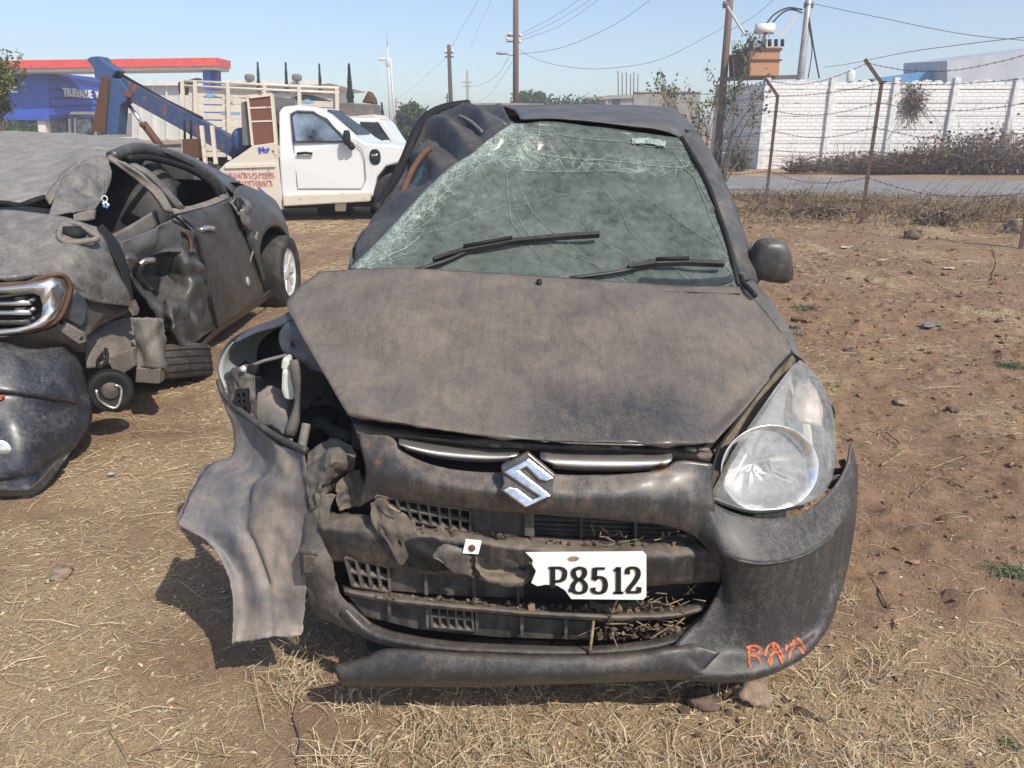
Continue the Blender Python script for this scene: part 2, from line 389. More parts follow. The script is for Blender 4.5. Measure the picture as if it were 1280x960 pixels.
soil = k.mix(k.ramp(n2, .38, .72), soil, (.37, .25, .165)); soil = k.mix(k.ramp(n3, .60, .76, 0, .65), soil, (.40, .29, .20)); soil = k.mix(k.ramp(n3, .42, .28, 0, .55), soil, (.15, .085, .05))
chaff = k.mix(k.ramp(n3, .3, .7), (.34, .235, .14), (.54, .41, .26)); fib = k.noise(70, 4, .75, k.co((1, 2.4, 1)), 1.5)
cm = k.clamp(k.math('ADD', k.math('MULTIPLY', at_.outputs['Fac'], .85), k.ramp(fib, .3, .7, -.4, .4)))
k.set('Base Color', k.mix(cm, soil, chaff)); k.set('Roughness', .95); k.set('Specular IOR Level', .15)
k.bump(k.math('ADD', k.math('ADD', n3, k.math('MULTIPLY', n4, .5)), k.math('MULTIPLY', n2, 1.5)), .8, .012)
ground = bigmesh('ground', np.stack([GX, GY, GZ], -1).reshape(-1, 3), Q, k.m, strawden(GX, GY).ravel(), True); struct(ground)

def blades(n, x, y, z, ln, wd, lift, tone, bend=.35, steep=0.0):
    """n thin curved straw blades as arrays: three cross-sections each"""
    a = rng.uniform(0, 2 * np.pi, n); b = a + rng.normal(0, bend, n); el = rng.uniform(0, 1, n) * lift + steep * rng.uniform(.6, 1, n)
    P0 = np.stack([x, y, z], -1)
    d1 = np.stack([np.cos(a) * np.cos(el), np.sin(a) * np.cos(el), np.sin(el)], -1); e2 = el * .3 - .15 + steep * .4
    d2 = np.stack([np.cos(b) * np.cos(e2), np.sin(b) * np.cos(e2), np.sin(e2)], -1)
    P1 = P0 + d1 * (ln * .5)[:, None]; P2 = P1 + d2 * (ln * .5)[:, None]
    tw = rng.uniform(-.9, .9, n); s = np.stack([-np.sin(a) * np.cos(tw), np.cos(a) * np.cos(tw), np.sin(tw)], -1) * (wd / 2)[:, None]
    V = np.stack([P0 - s, P0 + s, P1 - s, P1 + s, P2 - s * .45, P2 + s * .45], 1).reshape(-1, 3)
    i = (np.arange(n) * 6)[:, None]; F = np.concatenate([i + [[0, 1, 3, 2]], i + [[2, 3, 5, 4]]], 1).reshape(-1, 4)
    return V, F, np.repeat(tone, 6)
def scatter(n, x0, x1, y0, y1, den, power=1.0):
    xs, ys = [], []; c = 0
    while c < n:
        m = n * 3; y = y0 * (y1 / y0) ** rng.uniform(0, 1, m); x = rng.uniform(x0, x1, m); hw = .78 * y + .95
        ok = (np.abs(x) < hw) & (rng.uniform(0, 1, m) < den(x, y)); xs.append(x[ok]); ys.append(y[ok]); c += ok.sum()
    return np.concatenate(xs)[:n], np.concatenate(ys)[:n]
STRAW = tonemat('dry_straw', [(.18, .12, .068), (.35, .255, .15), (.49, .39, .255), (.60, .50, .345)])
n = 165000; x, y = scatter(n, -12, 13, .95, 17, lambda a, b: np.clip(.16 + strawden(a, b), 0, 1)); sc = (1 + np.clip(y - 1.5, 0, 20) / 4)
V1, F1, T1 = blades(n, x, y, soilh(x, y) + .004, rng.lognormal(-4.0, .6, n) * np.clip(sc, 1, 3), rng.uniform(.0008, .0020, n) * sc, .14, rng.beta(2.0, 2.0, n))
n = 12000; x, y = scatter(n, -6, 7, .95, 8, lambda a, b: np.clip(strawden(a, b) + .08, 0, 1) ** 2)
V2, F2, T2 = blades(n, x, y, soilh(x, y) + .006, rng.lognormal(-2.75, .5, n), rng.uniform(.0010, .0024, n) * (1 + np.clip(y - 2, 0, 9) / 6), .22, rng.beta(3, 1.6, n), .8)
# tufts along the foot of the bumper
n = 5000; tx = rng.uniform(-.62, 1.05, 90); ty = np.where(rng.uniform(0, 1, 90) < .6, rng.uniform(1.10, 1.45, 90), rng.uniform(1.45, 2.1, 90)); k_ = rng.integers(0, 90, n); x = tx[k_] + rng.normal(0, .03, n); y = ty[k_] + rng.normal(0, .025, n)
V3, F3, T3 = blades(n, x, y, soilh(x, y), rng.uniform(.03, .11, n), rng.uniform(.0012, .0026, n), 1.1, rng.beta(3, 1.7, n), .9, .15)
n = 9000; x, y = scatter(n, -6, 7, .95, 7, lambda a, b: np.clip(strawden(a, b) + .03, 0, 1) ** 1.5)
V4, F4_, T4 = blades(n, x, y, soilh(x, y) + .003, rng.uniform(.008, .024, n), rng.uniform(.003, .0075, n), .5, rng.beta(2.4, 1.8, n), .5)
Vs = [V1, V2, V3, V4]; Fs = [F1, F2 + len(V1), F3 + len(V1) + len(V2), F4_ + len(V1) + len(V2) + len(V3)]
st_o = bigmesh('straw', np.concatenate(Vs), np.concatenate(Fs), STRAW, np.concatenate([T1, T2, T3, T4])); st_o['kind'] = 'stuff'; tag(st_o, 'dry pale straw strewn over the brown soil', 'straw')
# small soil clods
ic = bmesh.new(); bmesh.ops.create_icosphere(ic, subdivisions=1, radius=1); iv = np.array([v.co[:] for v in ic.verts]); iF = np.array([[v.index for v in f.verts] for f in ic.faces]); ic.free()
def clods(name, n, x, y, r, mat, tone):
    jit = 1 + rng.uniform(-.5, .35, (n, len(iv), 1)); a = rng.uniform(0, 6.28, n); sq = rng.uniform(.55, 1, n)
    v = iv[None] * jit; vx = v[..., 0] * np.cos(a)[:, None] - v[..., 1] * np.sin(a)[:, None]; vy = v[..., 0] * np.sin(a)[:, None] + v[..., 1] * np.cos(a)[:, None]
    P = np.stack([vx * 1.2 * r[:, None] + x[:, None], vy * r[:, None] + y[:, None], v[..., 2] * (r * sq)[:, None] + (soilh(x, y) + r * .25)[:, None]], -1)
    F = (iF[None] + (np.arange(n) * len(iv))[:, None, None]).reshape(-1, 3)
    return bigmesh(name, P.reshape(-1, 3), F, mat, np.repeat(tone, len(iv)))
SOILT = tonemat('soil_clod', [(.15, .09, .054), (.23, .14, .086), (.33, .215, .135)], .95)
n = 9000; x, y = scatter(n, -5, 7, .95, 9, lambda a, b: np.clip(.9 - strawden(a, b), .05, 1) * np.clip(.35 + (a + .2) * .5, .25, 1))
c_ = clods('soil_clods', n, x, y, rng.lognormal(-6.0, .55, n) * (1 + y / 5), SOILT, rng.uniform(0, 1, n)); c_['kind'] = 'stuff'; tag(c_, 'loose brown soil crumbs scattered over the ground', 'soil')
n = 2600; x = rng.uniform(-1, 10, n); y = rng.uniform(4.5, 13.5, n)
c_ = clods('field_clods', n, x, y, rng.lognormal(-4.5, .5, n), SOILT, rng.uniform(0, .8, n)); c_['kind'] = 'stuff'; tag(c_, 'larger soil clods across the field towards the fence', 'soil')
n = 70; x = rng.normal(.52, .16, n); y = rng.normal(1.60, .05, n)
c_ = clods('soil_lumps', n, x, y, rng.lognormal(-5.0, .4, n), tonemat('dark_soil_lump', [(.075, .05, .036), (.12, .083, .06)], .95), rng.uniform(0, 1, n)); c_['kind'] = 'stuff'; tag(c_, 'dark soil lumps below the bumper of the black hatchback', 'soil')
M['hood'] = dusty('bonnet_paint_dusty', (.036, .036, .038), (.235, .195, .152), .62, .28, .3, 8, coat=.25, fine=1.7, blot=.3, flow=.11, rd=.52, mid=.09, wipe=(tuple(W(790, 515, 1.62) - Vector((.08, 3.2, 0))), (.26, .16, .16), .34))
def glassmat(name, tint, dustcol, lo, hi, rough=.12, sc=4, crush=False):
    k = N(name); k.l.remove(k.out.inputs[0].links[0])
    tr = k.n.new('ShaderNodeBsdfTransparent'); tr.inputs[0].default_value = tint + (1,)
    n1 = k.noise(sc, 6, .65, dist=.8); n2 = k.noise(sc * 9, 4, .6); st = k.noise(14, 3, .6, k.co((7, 7, 1)))
    f = k.math('ADD', k.ramp(n1, .3, .7, lo, hi), k.ramp(n2, .3, .7, -.1, .1)); f = k.math('ADD', f, k.ramp(st, .3, .7, -.06, .06)); f = k.clamp(f)
    k.set('Base Color', k.mix(n1, tuple(c * .8 for c in dustcol), tuple(c * 1.15 for c in dustcol))); k.set('Roughness', k.ramp(n2, .3, .7, rough, rough + .3))
    if crush:
        at = k.n.new('ShaderNodeAttribute'); at.attribute_name = 'tone'; hit = 0
        for s_, wd_ in ((22, .035), (55, .05), (130, .08)):
            vo = k.n.new('ShaderNodeTexVoronoi'); vo.feature = 'DISTANCE_TO_EDGE'; vo.inputs['Scale'].default_value = s_; k.l.new(k.co(), vo.inputs['Vector'])
            ln = k.ramp(vo.outputs['Distance'], wd_, 0, 0, 1); ln = k.clamp(ln); hit = k.math('MAXIMUM', hit, k.math('MULTIPLY', ln, k.clamp(k.ramp(at.outputs['Fac'], {22: .12, 55: .3, 130: .5}[s_], {22: .5, 55: .8, 130: 1.0}[s_]))))
        hit = k.clamp(k.math('ADD', k.math('MULTIPLY', hit, .85), k.math('MULTIPLY', k.clamp(at.outputs['Fac']), k.ramp(n2, .4, .75, 0, .4))))
        k.set('Base Color', k.mix(hit, k.mix(n1, tuple(c * .8 for c in dustcol), tuple(c * 1.15 for c in dustcol)), (.36, .43, .39)))
        f = k.clamp(k.math('ADD', f, k.math('MULTIPLY', hit, .6)))
    mx = k.n.new('ShaderNodeMixShader'); k.l.new(f, mx.inputs[0]); k.l.new(tr.outputs[0], mx.inputs[1]); k.l.new(k.b.outputs[0], mx.inputs[2])
    k.l.new(mx.outputs[0], k.out.inputs[0]); return k.m
M['windscreen'] = glassmat('windscreen_dusty_glass', (.76, .86, .81), (.22, .248, .228), .24, .52, .04, crush=True)
M['glass'] = glassmat('side_glass', (.7, .78, .76), (.2, .24, .24), .18, .4)
M['glass_dark'] = glassmat('tinted_glass', (.3, .34, .34), (.06, .07, .08), .4, .7)
M['lens'] = glassmat('headlamp_lens', (.95, .96, .96), (.46, .46, .44), .26, .42, .05, 7)
M['crack'] = plain('glass_crack_edge', (.34, .41, .38), .35, var=.3, scale=90)
M['reflector'] = plain('lamp_reflector', (.80, .81, .82), .3, .85, .06, 40)
M['housing'] = dusty('lamp_housing', (.6, .61, .61), (.42, .40, .37), .2, .2, .3, 9, metal=.4)
M['amber'] = plain('pale_amber_lens', (.60, .50, .45), .4, .3, .1)
M['cloth'] = plain('seat_cloth', (.045, .045, .05), .9, 0, .2, 60)
M['dash'] = dusty('dashboard_plastic', (.02, .02, .022), (.16, .15, .13), .3, .4, .6, 9)
M['headliner'] = plain('headliner', (.10, .10, .095), .9)
M['dry'] = plain('dry_twig', (.30, .22, .13), .9, 0, .25, 50)

# ================================================================== wrecked hatchback (the near car)
car = thing('wrecked_hatchback', 'crumpled dusty black hatchback with shattered windscreen, facing the camera', 'car', (.08, 3.2, 0))
HY = [[(398,339,2.16),(480,335,2.19),(570,338,2.20),(660,344,2.20),(750,350,2.20),(845,356,2.20),(928,358,2.20)],
 [(360,374,2.04),(460,366,2.06),(560,369,2.07),(660,375,2.07),(750,380,2.07),(850,385,2.07),(952,386,2.10)],
 [(370,405,1.92),(460,404,1.93),(560,410,1.94),(660,415,1.94),(755,418,1.94),(860,420,1.95),(972,411,2.02)],
 [(388,437,1.82),(470,445,1.82),(565,452,1.81),(660,458,1.81),(760,460,1.81),(865,462,1.83),(989,439,1.95)],
 [(409,474,1.71),(485,487,1.68),(575,496,1.67),(665,503,1.665),(765,506,1.665),(870,505,1.69),(950,487,1.79)],
 [(432,514,1.60),(500,526,1.56),(590,539,1.54),(680,547,1.53),(775,550,1.53),(848,551,1.545),(897,548,1.58)],
 [(437,519,1.63),(503,531,1.59),(592,544,1.57),(681,551,1.56),(775,554,1.56),(848,555,1.57),(894,552,1.60)]]
def hoodfn(v, u):
    d = -.016 * math.exp(-((u - .66) / .10) ** 2 - ((v - .78) / .09) ** 2)       # shallow dent near the leading edge
    d += .008 * math.exp(-((u - .22) / .03) ** 2) * v * (1 - v) * 3               # pressed crease lines
    d += .007 * math.exp(-((u - .80) / .03) ** 2) * v
    d -= .02 * math.exp(-((u - .93) / .05) ** 2 - ((v - .7) / .08) ** 2)          # buckled corner by the lamp
    d += .0022 * math.sin(u * 60 + 6 * v) * math.exp(-((u - .55) / .16) ** 2 - ((v - .4) / .25) ** 2)
    return d
hood = patch('bonnet', pxrows(HY), M['hood'], car, 12, 12, .006, .006, 6, .0015, fn=hoodfn, off=1)
lathe('washer_nozzle', [(.0, .012), (.007, .011), (.009, 0)], frame_at(W(674, 356, 2.15) + Vector((0, 0, .004)), (0, -.3, 1)), M['black'], car, 12)
# ---- windscreen
WS = [[(437,335,2.27),(515,341,2.25),(600,347,2.24),(700,352,2.24),(800,357,2.24),(880,360,2.24),(924,358,2.26)],
 [(490,281,2.40),(548,288,2.41),(622,294,2.42),(718,297,2.42),(800,301,2.42),(868,304,2.42),(908,298,2.43)],
 [(556,217,2.56),(602,220,2.58),(660,226,2.60),(738,230,2.60),(810,235,2.60),(858,238,2.60),(884,231,2.61)],
 [(640,152,2.76),(662,153,2.78),(694,153,2.80),(742,158,2.81),(790,164,2.82),(826,169,2.82),(852,172,2.82)]]
def wsfn(v, u):
    d = .010 * math.sin(u * 9 + 7 * v) * math.exp(-(u / .25) ** 2)
    d += .018 * math.exp(-((v - .80 - .03 * math.sin(u * 7)) / .05) ** 2) * (1 - .6 * u)
    d -= .02 * math.exp(-((u - .22) / .07) ** 2 - ((v - .82) / .12) ** 2)
    return d
wso, wsg = patch('windscreen', pxrows(WS), M['windscreen'], car, 8, 12, .003, .010, 5, .003, fn=wsfn, keep=True, ridge=.007, rs=4)
h_, w_ = len(wsg), len(wsg[0]); UU, VV = np.meshgrid(np.linspace(0, 1, w_), np.linspace(0, 1, h_))
wm = np.exp(-(UU / (.07 + .05 * VV)) ** 2) * .9 + .9 * np.exp(-((VV - .86) / .10) ** 2 - ((UU - .2) / .12) ** 2) + .35 * np.exp(-((VV - .8) / .05) ** 2) + .35 * np.exp(-((1 - UU) / .05) ** 2) + .12
wso.data.attributes.new('tone', 'FLOAT', 'POINT').data.foreach_set('value', wm.ravel().astype(np.float32))
def wsat(u, v, lift=.005):
    h, wd = len(wsg), len(wsg[0]); fi, fj = v * (h - 1), u * (wd - 1); i, j = min(int(fi), h - 2), min(int(fj), wd - 2); a, b = fi - i, fj - j
    p = (wsg[i][j] * (1 - b) + wsg[i][j + 1] * b) * (1 - a) + (wsg[i + 1][j] * (1 - b) + wsg[i + 1][j + 1] * b) * a
    nn = (wsg[i][j + 1] - wsg[i][j]).cross(wsg[i + 1][j] - wsg[i][j]).normalized()
    fine = .010 * fbm(p, 5) + .003 * fbm(p, 20, 2) + wsfn(v, u) + .007 * fold(p, 4)
    nn2 = (wsg[min(i+1,h-1)][j] - wsg[i][j]).cross(wsg[i][j + 1] - wsg[i][j]).normalized()
    return p + nn2 * fine + Vector((0, -.75, .66)) * lift
rl = random.Random(3); cr_l = []
def crack(a, b, r, j=.004, n=7):
    pts = []
    for i in range(n + 1):
        t = i / n; u = a[0] + (b[0] - a[0]) * t + rl.uniform(-j, j); v = a[1] + (b[1] - a[1]) * t + rl.uniform(-j, j)
        pts.append(wsat(min(.995, max(.005, u)), min(.995, max(.005, v))))
    cr_l.append((pts, r * .8))
for i in range(36):      # splintered band along the collapsed pillar
    v0 = rl.uniform(0, .8); u0 = rl.uniform(.0, .10 + .06 * v0); crack((u0, v0), (u0 + rl.uniform(-.03, .09), min(1, v0 + rl.uniform(.04, .22))), rl.uniform(.0004, .0013), .008, 5)
for i in range(22):      # star above left
    a = rl.uniform(0, 6.28); l = rl.uniform(.05, .28); crack((.2, .86), (.2 + l * math.cos(a) * .7, .86 + l * math.sin(a) * .5), rl.uniform(.0004, .0010), .006, 5)
for a, b, r in [((.16,.95),(.5,.02),.0010),((.2,.85),(.64,.0),.0009),((.33,.98),(.93,.30),.0008),((.42,.9),(.80,.04),.0008),((.3,.6),(.42,.3),.0009),((.42,.3),(.58,.12),.0008),((.2,.83),(.98,.80),.0016),((.14,.93),(.97,.92),.0011),((.24,.72),(.62,.76),.0013),((.62,.76),(.9,.86),.001),((.86,.9),(.99,.5),.0012),((.9,.8),(.985,.2),.0009),((.1,.25),(.3,.5),.0007),((.3,.5),(.5,.62),.0007),((.93,.25),(.985,.08),.0008),((.13,.28),(.03,.0),.0022),((.5,.44),(.7,.1),.0006)]:
    crack(a, b, r)
tubes('crack_lines', cr_l, M['crack'], wso, 4)
# rubber edge along right and foot of the screen
tube('windscreen_seal', [wsat(1, t / 8, .004) for t in range(9)], .009, M['black'], car, 6)
# ---- wipers
ws_tree = bvh(wsg)
def onws(px, py, dy=0):      # windscreen point under a pixel, lifted off the glass
    d0 = ray(px, py).normalized(); h0 = ws_tree.ray_cast(CAM, d0)[0]
    if h0 is None: h0 = ws_tree.find_nearest(W(px, py, 2.25))[0]
    return h0 - d0 * (.03 + dy)
for arm, blade in (([(520,338),(560,325),(588,312),(612,303),(640,299)], [(542,325),(580,313),(640,302),(700,296),(749,293)]),
                   ([(712,348),(760,342),(790,336),(808,328),(826,325)], [(785,334),(820,329),(860,328),(905,330)])):
    wp = tube('wiper_arm', [onws(*p) for p in arm], .007, M['wiper'], car, 6, 4)
    bl = [onws(*p, .01) for p in blade]
    beams('wiper_blade', [(bl[i], bl[i + 1], .012, .02, (0, -.7, .7)) for i in range(len(bl) - 1)], M['wiper'], wp)
    tube('blade_bridge', [b + Vector((0, -.006, .014)) for b in bl[1:3]], .006, M['black'], wp, 5)
decal('windscreen_edge_band', ws_tree, [[(800,351),(850,353),(890,352),(914,347),(918,335),(914,318)]], 11, M['glass_dark'], wso, .009)
decal('sticker', ws_tree, [[(790,176),(812,176),(832,180)]], 9, M['crack'], wso, .009, label='pale sticker behind the top of the windscreen')
# ---- cowl under the screen
patch('cowl', pxrows([[(440,338,2.26),(600,350,2.25),(760,360,2.25),(925,362,2.25)], [(440,344,2.17),(600,352,2.16),(760,362,2.16),(925,368,2.16)]]), M['black'], car, 4)
# ---- roof
RF = [[(650,149,2.83),(694,148,2.84),(742,152,2.85),(790,157,2.86),(828,163,2.86),(856,174,2.84)],
 [(648,144,3.2),(692,141,3.2),(745,141,3.2),(798,143,3.2),(838,149,3.2),(863,168,3.1)],
 [(640,137,3.7),(690,135,3.7),(748,135,3.7),(805,136,3.7),(842,141,3.7),(868,162,3.6)],
 [(618,133,4.2),(680,133,4.3),(750,133,4.3),(808,134,4.3),(843,138,4.3),(868,160,4.2)],
 [(620,150,4.6),(680,150,4.7),(750,150,4.7),(808,150,4.7),(843,153,4.7),(866,172,4.6)]]
patch('roof', pxrows(RF), M['paint_clean'], car, 8, 8, .006, .006, 4, .0015)
patch('headliner', [[p + Vector((0, .02, -.05)) for p in r] for r in pxrows(RF[:4])], M['headliner'], car, 3)
# ---- collapsed left side: folded roof and door frames
FO = [[(620,132,4.2),(585,133,4.0),(556,138,3.85),(534,149,3.65),(519,172,3.45),(505,206,3.3),(488,238,3.1),(470,266,2.9),(452,300,2.65)],
 [(628,140,3.6),(596,143,3.55),(572,148,3.5),(552,158,3.4),(537,180,3.3),(520,215,3.2),(500,246,3.0),(480,272,2.8),(452,310,2.55)],
 [(634,146,3.2),(608,153,3.15),(590,163,3.1),(570,178,3.05),(553,198,3.0),(532,228,2.9),(512,252,2.75),(486,280,2.6),(448,322,2.45)],
 [(642,153,2.80),(618,172,2.78),(600,187,2.74),(580,204,2.68),(560,220,2.62),(538,240,2.56),(516,262,2.50),(490,287,2.43),(438,337,2.30)]]
def ribs(v, u):
    t = u * 8; return (.036 * tri(t * .62 + v * .5) * (1 if u < .6 else .35) - .02) * math.sin(math.pi * min(1, v * 1.02)) 
side, sg = patch('crushed_side_panel', pxrows(FO), M['folded'], car, 9, 9, .005, .01, 6, .002, fn=ribs, keep=True)
for k, (a, r) in enumerate((([(547,147,3.45),(560,152,3.3),(575,163,3.1),(592,178,2.9)], .010), ([(574,145,3.4),(588,152,3.2),(604,166,2.95)], .008), ([(602,140,3.5),(622,150,3.15),(632,157,2.9)], .007), ([(536,158,3.5),(550,166,3.3),(566,182,3.05),(578,198,2.85)], .009), ([(524,180,3.4),(540,186,3.2),(556,200,2.95),(566,210,2.8)], .008))):
    tube('roof_rib', [W(*p) for p in a], r, M['steel_dusty'], car, 6, 5)
tube('door_seal', [W(*p) for p in [(537,186,3.06),(528,194,3.0),(516,212,2.95),(507,232,2.88),(502,250,2.8)]], .012, M['rust'], car, 8, 5, label='curved brownish door seal strip')
tube('roof_edge_rail', [W(*p) + Vector((0, 0, .01)) for p in FO[0][1:8]], lambda t: .022, M['black'], car, 8, 5)
patch('rear_spoiler', pxrows([[(556,136,4.3),(600,131,4.5),(680,132,4.6)], [(556,138,4.5),(600,134,4.7),(680,136,4.8)]]), M['steel_dusty'], car, 4, thick=.02)
prism('door_glass', [W(*p) for p in [(534,192,3.12),(559,212,2.84),(520,250,2.68),(505,248,2.86)]], (0, .006, 0), M['glass_dark'], car)
tube('door_lock_knob', [W(545,206,2.9), W(549,202,2.92)], .007, M['chrome'], car, 8)
# lower left flank, behind the crushed frame
LX = -.62
patch('side_panel', [[Vector((-.50,2.5,.9)), Vector((-.60,2.9,.92)), Vector((-.64,3.2,.94)), Vector((-.66,4.0,.95)), Vector((-.62,4.95,.95))],
  [Vector((-.58,2.5,.62)), Vector((-.66,2.9,.64)), Vector((-.70,3.2,.66)), Vector((-.72,4.0,.70)), Vector((-.68,5.0,.72))],
  [Vector((-.6,2.5,.25)), Vector((-.66,2.9,.25)), Vector((-.70,3.2,.25)), Vector((-.72,3.9,.25)), Vector((-.68,4.95,.3))]], M['paint'], car, 6, amp=.03, fs=4, label='dented left body side')
patch('upper_side', [[sg[i * 9][-1] if False else W(*FO[0][8 - i]) + Vector((0, .02, -.01)) for i in range(9)],
  [Vector((-.52 - .018 * i, 2.5 + .28 * i, .92)) for i in range(9)]], M['paint'], car, 5, amp=.02, fs=5)
# ---- right pillar, flank, glass
PL = [[(851,172,2.83),(868,197,2.75),(884,232,2.63),(899,272,2.51),(909,300,2.44),(926,352,2.27)],
 [(860,165,2.88),(880,196,2.79),(897,232,2.67),(914,275,2.54),(925,305,2.46),(938,350,2.30)],
 [(868,162,2.95),(890,196,2.86),(908,234,2.73),(925,280,2.60),(935,310,2.50),(947,355,2.32)]]
patch('windscreen_pillar', pxrows(PL), M['paint_clean'], car, 6, 3, .01, .003, 8)
def RX(y, z): return .80 + .02 * (y - 2) * .5 - (0 if z < .8 else (z - .8) * .33) + (.05 if False else 0)
def flank(z0, z1, ys, name, mat, nz=4):
    return patch(name, [[Vector((RX(y, z0 + (z1 - z0) * k / nz) + .015 * math.sin(math.pi * k / nz), y, z0 + (z1 - z0) * k / nz)) for y in ys] for k in range(nz + 1)], mat, car, 4, amp=.006, fs=5)
FE = [[Vector((.66,2.22,.945)), W(952,386,2.12), W(972,411,2.04), W(990,439,1.97), W(1000,447,1.95)],
 [Vector((.75,2.35,.93)), Vector((.765,2.2,.885)), Vector((.775,2.1,.85)), W(1004,455,1.97), W(1012,462,1.96)],
 [Vector((.80,2.55,.80)), Vector((.81,2.4,.77)), Vector((.81,2.25,.74)), W(1036,505,1.90), W(1043,515,1.88)],
 [Vector((.82,2.62,.62)), Vector((.82,2.5,.62)), Vector((.83,2.3,.66)), Vector((.83,2.05,.66)), Vector((.83,1.9,.62))]]
patch('front_wing', FE, M['paint'], car, 6, amp=.004, fs=6)
tube('wing_seam', [W(*p) for p in [(926,345,2.24),(930,355,2.2),(937,362,2.16),(944,370,2.13)]], .008, M['black'], car, 6, 3)
flank(.25, .93, (2.62, 2.9, 3.3, 3.7), 'front_door', M['paint'])
flank(.25, .93, (3.71, 4.0, 4.2), 'rear_door', M['paint'])
flank(.5, .93, (4.2, 4.5, 4.8, 5.0), 'rear_quarter', M['paint'])
patch('door_window', [[Vector((RX(y, .93), y, .93)) for y in (2.45, 3.0, 3.6, 4.2)], [Vector((.62, y, 1.36)) for y in (3.0, 3.3, 3.7, 4.15)]], M['glass_dark'], car, 4, thick=.003)
patch('roof_rail', [[W(868,163,2.95), Vector((.63, 3.5, 1.385)), Vector((.60, 4.3, 1.37)), Vector((.56, 4.75, 1.25))], [Vector((.655, 3.0, 1.31)), Vector((.66, 3.5, 1.33)), Vector((.64, 4.3, 1.31)), Vector((.6, 4.8, 1.2))]], M['paint_clean'], car, 5)
patch('tailgate', [[Vector((x, 4.72 + .05 * abs(x), 1.34)) for x in (-.3, .1, .6)], [Vector((x, 4.95, .95)) for x in (-.62, .1, .78)], [Vector((x, 5.05, .4)) for x in (-.68, .1, .84)]], M['paint'], car, 4)
# ---- mirror
bm_ = []
mc = W(963, 325, 2.42)
def superq(c, rx, ry, rz, e=.7, nu=24, nv=14, fn=None):
    V = []; sg_ = lambda x, p: math.copysign(abs(x) ** p, x)
    for i in range(nv + 1):
        ph = -math.pi / 2 + math.pi * i / nv
        for j in range(nu):
            th = 2 * math.pi * j / nu
            p = Vector((rx * sg_(math.cos(ph), e) * sg_(math.cos(th), e), ry * sg_(math.cos(ph), e) * sg_(math.sin(th), e), rz * sg_(math.sin(ph), e)))
            if fn: p = fn(p)
            V.append(Vector(c) + p)
    F = [(i * nu + j, i * nu + (j + 1) % nu, (i + 1) * nu + (j + 1) % nu, (i + 1) * nu + j) for i in range(nv) for j in range(nu)]
    return V, F
V, F = superq(mc, .066, .05, .068, .62, fn=lambda p: Vector((p.x * (1 - .25 * p.z / .07) + .1 * (-p.z) * .2, p.y, p.z * (1 + 1.2 * p.x) - .12 * p.x)))
mir = mk('door_mirror', V, F, M['bumper'], car)
patch('mirror_glass', [[mc + Vector((x * .052, .051, z * .05)) for x in (-1, 0, 1)] for z in (-1, 0, 1)], M['chrome'], mir, 3, thick=.004)
tube('mirror_arm', [mc + Vector((-.04, .0, -.03)), W(944, 345, 2.42), W(938, 350, 2.45)], .022, M['black'], mir, 8)
# ---- interior
patch('dashboard', [[Vector((x, 2.27, .88)) for x in (-.5, 0, .3, .66)], [Vector((x, 2.5, .93)) for x in (-.45, 0, .3, .68)], [Vector((x, 2.68, .9)) for x in (-.4, 0, .3, .68)], [Vector((x, 2.74, .6)) for x in (-.4, 0, .3, .68)]], M['dash'], car, 4)
for sx in (-.22, .42):
    V, F = superq((sx, 3.25, .88), .24, .09, .34, .55, fn=lambda p: p + Vector((0, .25 * p.z, 0)))
    st = mk('seat', V, F, M['cloth'], car)
    V, F = superq((sx, 3.42, 1.24), .12, .05, .09, .6); mk('headrest', V, F, M['cloth'], st)
    V, F = superq((sx, 3.0, .52), .25, .28, .1, .5); mk('seat_cushion', V, F, M['cloth'], st)
sw = frame_at((.42, 2.72, .93), (0, -.85, .5)); 
tube('steering_wheel', [sw @ Vector((.18 * math.cos(a * .3142), .18 * math.sin(a * .3142), 0)) for a in range(21)], .014, M['black'], car, 8)
box('floor_pan', -.66, .74, 1.75, 4.95, .2, .24, M['black'], car)
box('bulkhead', -.66, .68, 2.2, 2.24, .24, .86, M['black'], car)
# ---- wheels
def wheel(name, loc, axis, r, wd, parent, rim_mat, spokes=8, label=None, rimr=.64, up=(0, 0, 1)):
    Mx = frame_at(loc, axis, up); h = wd / 2
    t = lathe(name, [(r * rimr, -h * .8), (r * .72, -h), (r * .93, -h), (r * .985, -h * .8), (r, -h * .45), (r, h * .45), (r * .985, h * .8), (r * .93, h), (r * .72, h), (r * rimr, h * .8)], Mx, M['rubber'], parent, 40, label)
    lathe('rim', [(r * rimr, -h * .8), (r * rimr * .95, -h * .2), (r * rimr * .95, h * .5), (r * rimr, h * .8), (r * rimr * 1.03, h * .82), (r * rimr * 1.03, h * .75)], Mx, rim_mat, t, 40)
    V, F = [], []
    for k in range(spokes):
        a = 2 * math.pi * k / spokes
        for (rr, wq, z) in ((.06, .018, .62), (r * rimr * .97, .034, .70)):
            for s in (-1, 1):
                for zz in (z * h, z * h - .03): V.append(Mx @ Vector((rr * math.cos(a) - s * wq * math.sin(a), rr * math.sin(a) + s * wq * math.cos(a), zz)))
        b = k * 8; F += [(b, b + 2, b + 6, b + 4), (b + 1, b + 5, b + 7, b + 3), (b, b + 4, b + 5, b + 1), (b + 2, b + 3, b + 7, b + 6)]
    mk('rim_spokes', V, F, rim_mat, t, False, bevel=.004)
    lathe('hub_cap', [(0, h * .75), (.05, h * .73), (.07, h * .6), (.07, 0)], Mx, rim_mat, t, 20)
    lathe('brake_disc', [(0, -h * .1), (r * rimr * .93, -h * .1)], Mx, M['black'], t, 20)
    return t
